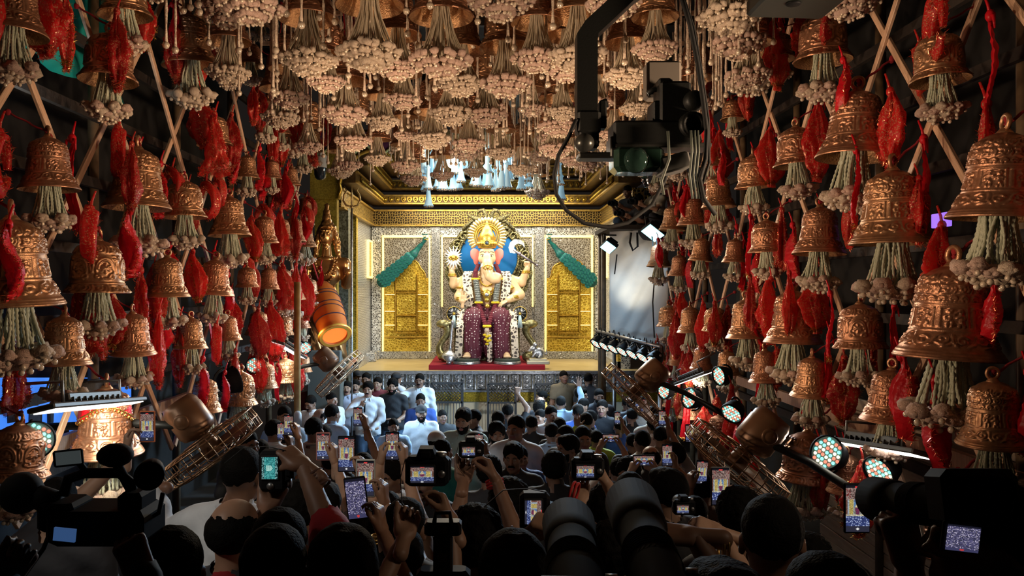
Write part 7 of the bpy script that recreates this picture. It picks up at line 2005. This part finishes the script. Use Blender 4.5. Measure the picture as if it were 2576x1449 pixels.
# flash unit on a stand
t = thing('camera_with_flash', 'dark camera with flash unit seen from behind at bottom centre', 'camera', P(1115, 1360, 1.95))
b = MB(); b.box((0, 0, .035), (.095, .05, .035), ch=.006); b.box((0, 0, -.03), (.05, .045, .10), ch=.006); b.build('flash_body', mat('worn_olive', (.05, .04, .02), .5), t)
b = MB(); b.tube([(-.022, -.02, .05), (-.018, -.02, .078), (.018, -.02, .078), (.022, -.02, .05)], .006, 8); b.build('flash_handle', mat('worn_olive', (.05, .04, .02), .5), t)
b = MB(); b.box((0, -.026, .035), (.025, .004, .016)); b.box((0, -.026, -.035), (.022, .004, .022)); b.build('label_plate', mat('tan_plate', (.20, .12, .06), .5), t)
b = MB(); b.box((0, .01, -.12), (.14, .07, .09), ch=.012); b.build('camera_body', BLACKP, t)
c = t.location
person('photographer in dark grey shirt holding the flash camera', c.x + .02, 1.62, 1.48, yaw=PI, shirt='dark', hair='curly', skin=1, fine=1, group=FG, R=dict(w=c + Vector((.09, -.02, -.20)), f=(-.3, .5, .8), p=(-.9, .3, 0), pose='grip'), L=dict(w=c + Vector((-.09, -.02, -.20)), f=(.3, .5, .8), p=(.9, .3, 0), pose='grip'))
# other silhouettes along the front
person('man in white long-sleeved shirt stretching his arm to the left', P(545, 1200, 3.4).x, 3.4, 1.80, yaw=PI - .2, shirt='white', sleeve=.99, hair='short', skin=2, fine=1, group=FG, lean=(-.14, 0), L=dict(w=P(385, 1225, 3.75), f=(-.9, .2, 0), p=(0, 0, -1), pose='relax', pole=(-.2, 0, -1)))
for px, py, Y, hair, sh, sk, lab, kw in ((590, 1262, 2.5, 'receding', 'dark', 0, 'balding man with glossy hair before the white shirt', {}), (755, 1228, 3.2, 'curly', 'black', 1, 'curly-haired head left of the tilted phone', {}),
        (1195, 1295, 2.5, 'curly', 'dark', 1, 'bushy dark head at bottom centre', {}), (1680, 1192, 3.7, 'full', 'black', 3, 'man with short shaved sides before the right fan', dict(turn=.5)), (1585, 1196, 4.1, 'short', 'dark', 3, 'dark-haired man left of the shaved sides', {}),
        (1942, 1240, 2.15, 'short', 'black', 2, 'large black head right of centre', {}), (1860, 1245, 3.0, 'curly', 'dark', 1, 'curly head under the grey-cased phone', {}), (1280, 1220, 3.3, 'curly', 'dark', 2, 'dark curly head behind the upright camera', {}),
        (1020, 1265, 2.9, 'short', 'dark', 2, 'dark head beneath the two-handed phone', {}), (430, 1345, 2.0, 'short', 'black', 2, 'dark head at the lower left', {}), (690, 1340, 1.95, 'short', 'dark', 2, 'dark head at the bottom left of centre', {}),
        (860, 1330, 2.05, 'long', 'dark', 2, 'long dark hair at bottom beneath the tilted phone', {}), (1290, 1355, 1.8, 'short', 'black', 2, 'dark head at bottom centre right', {}), (1530, 1230, 3.4, 'curly', 'black', 1, 'dark bushy head beneath the raised camera', {}),
        (2080, 1370, 1.6, 'short', 'black', 2, 'dark head at bottom right', {}), (1830, 1395, 1.5, 'full', 'black', 2, 'dark glossy head at the bottom right of centre', {})):
    X = (px - CX) * Y / F; h = HC - (py - CY) * Y / F - ground(Y)
    person(lab, X, Y, min(1.8, max(1.35, h)), yaw=PI + kw.get('turn', random.uniform(-.4, .4)), shirt=sh, hair=hair, skin=sk, fine=1, group=FG)
# bare arms crossing at right
cc = P(1720, 1275, 2.9); dslr(cc, 'small camera held out by the outstretched bangled arm', sc=.6)
person('man in dark shirt stretching a bangled arm toward the left', P(2080, 1330, 2.6).x, 2.45, 1.52, yaw=PI + .5, shirt='dark', sleeve=.4, hair='short', skin=3, fine=1, group=FG, L=dict(w=cc + Vector((.09, -.01, -.03)), f=(-.9, .2, .3), p=(-.1, .5, -.85), pose='pinch', pole=(0, 0, -1)))
bracelet(cc + Vector((.18, -.03, -.10)), (-.75, .1, .5), CHROME, 'silver bangle on the outstretched arm at right', R=.042)
cc = P(1745, 1350, 1.95)
person('man in black stretching his dark arm from the right', P(2210, 1400, 1.75).x, 1.75, 1.62, yaw=PI + .3, z0=ground(1.75), shirt='black', sleeve=.5, hair='short', skin=1, fine=1, group=FG, L=dict(w=cc, f=(-.95, .15, .05), p=(0, .3, -.9), pose='grip', pole=(0, -.2, 1)))
bracelet(cc + Vector((.02, 0, -.02)), (-.95, .1, .1), BRASS, 'thin thread bracelet on the dark arm at right', R=.033, n=2)
# photographers on the platform above the sheet
for px, py, Y, yw, sk, sh, lab in ((1622, 492, 14.2, -1.0, 1, 'dark', 'bearded man kneeling with a camera above the white sheet'), (1660, 462, 14.1, -1.1, 0, 'cream', 'man pointing a camera above the white sheet'), (1592, 470, 14.7, -.8, 2, 'black', 'dark photographer at the left of the platform'), (1706, 440, 14.3, -1.2, 3, 'red', 'black-haired person in red at the platform\'s right end')):
    X = (px - CX) * Y / F; h = 1.66; zt = HC - (py - CY) * Y / F
    o = person(lab, X, Y, h, yaw=yw, shirt=sh, skin=sk, beard='beard' if sk == 1 else None, hair='short', group='photographers on the platform', z0=pz, seat=max(0, pz + h - zt), lean=(-.05, -.12), head=(0, .35, 0), fine=1,
           R=dict(local=(-.10, -.42, 1.28), f=(.2, -.8, .4), p=(.8, .3, 0), pose='grip'), L=dict(local=(.12, -.42, 1.26), f=(-.2, -.8, .4), p=(-.8, .3, 0), pose='grip'))
    t = thing('dslr_camera', 'camera held by the ' + lab.replace(' with a camera', '').replace(' pointing a camera', ''), 'camera', o.matrix_basis @ Vector((-.05 * .8, -.12 * .75 - .47, 1.34 * h / 1.72 - max(0, pz + h - zt))), (0, 0, yw), 'cameras on the platform')
    b = MB(); b.box((0, 0, 0), (.15, .07, .10), ch=.012); b.prism([(-.035, .05), (-.02, .08), (.02, .08), (.035, .05)], .06, y0=-.03); b.build('body', BLACKP, t)
    b = MB(); b.lathe([(.04, 0), (.045, .1), (.05, .14), (.04, .14), (.035, .1)], 18, M=Matrix.Rotation(PI / 2, 4, 'X')); b.build('lens', BLACKP, t)
# small glowing surfaces are lit scenery, the lamps themselves do the lighting: keep them out of the sampled light list
for m in MATS.values():
    if m.name not in ('lamp_globe',): m.cycles.emission_sampling = 'NONE'
print('script time', round(time.time() - T0, 1), 'objects', len(bpy.data.objects))
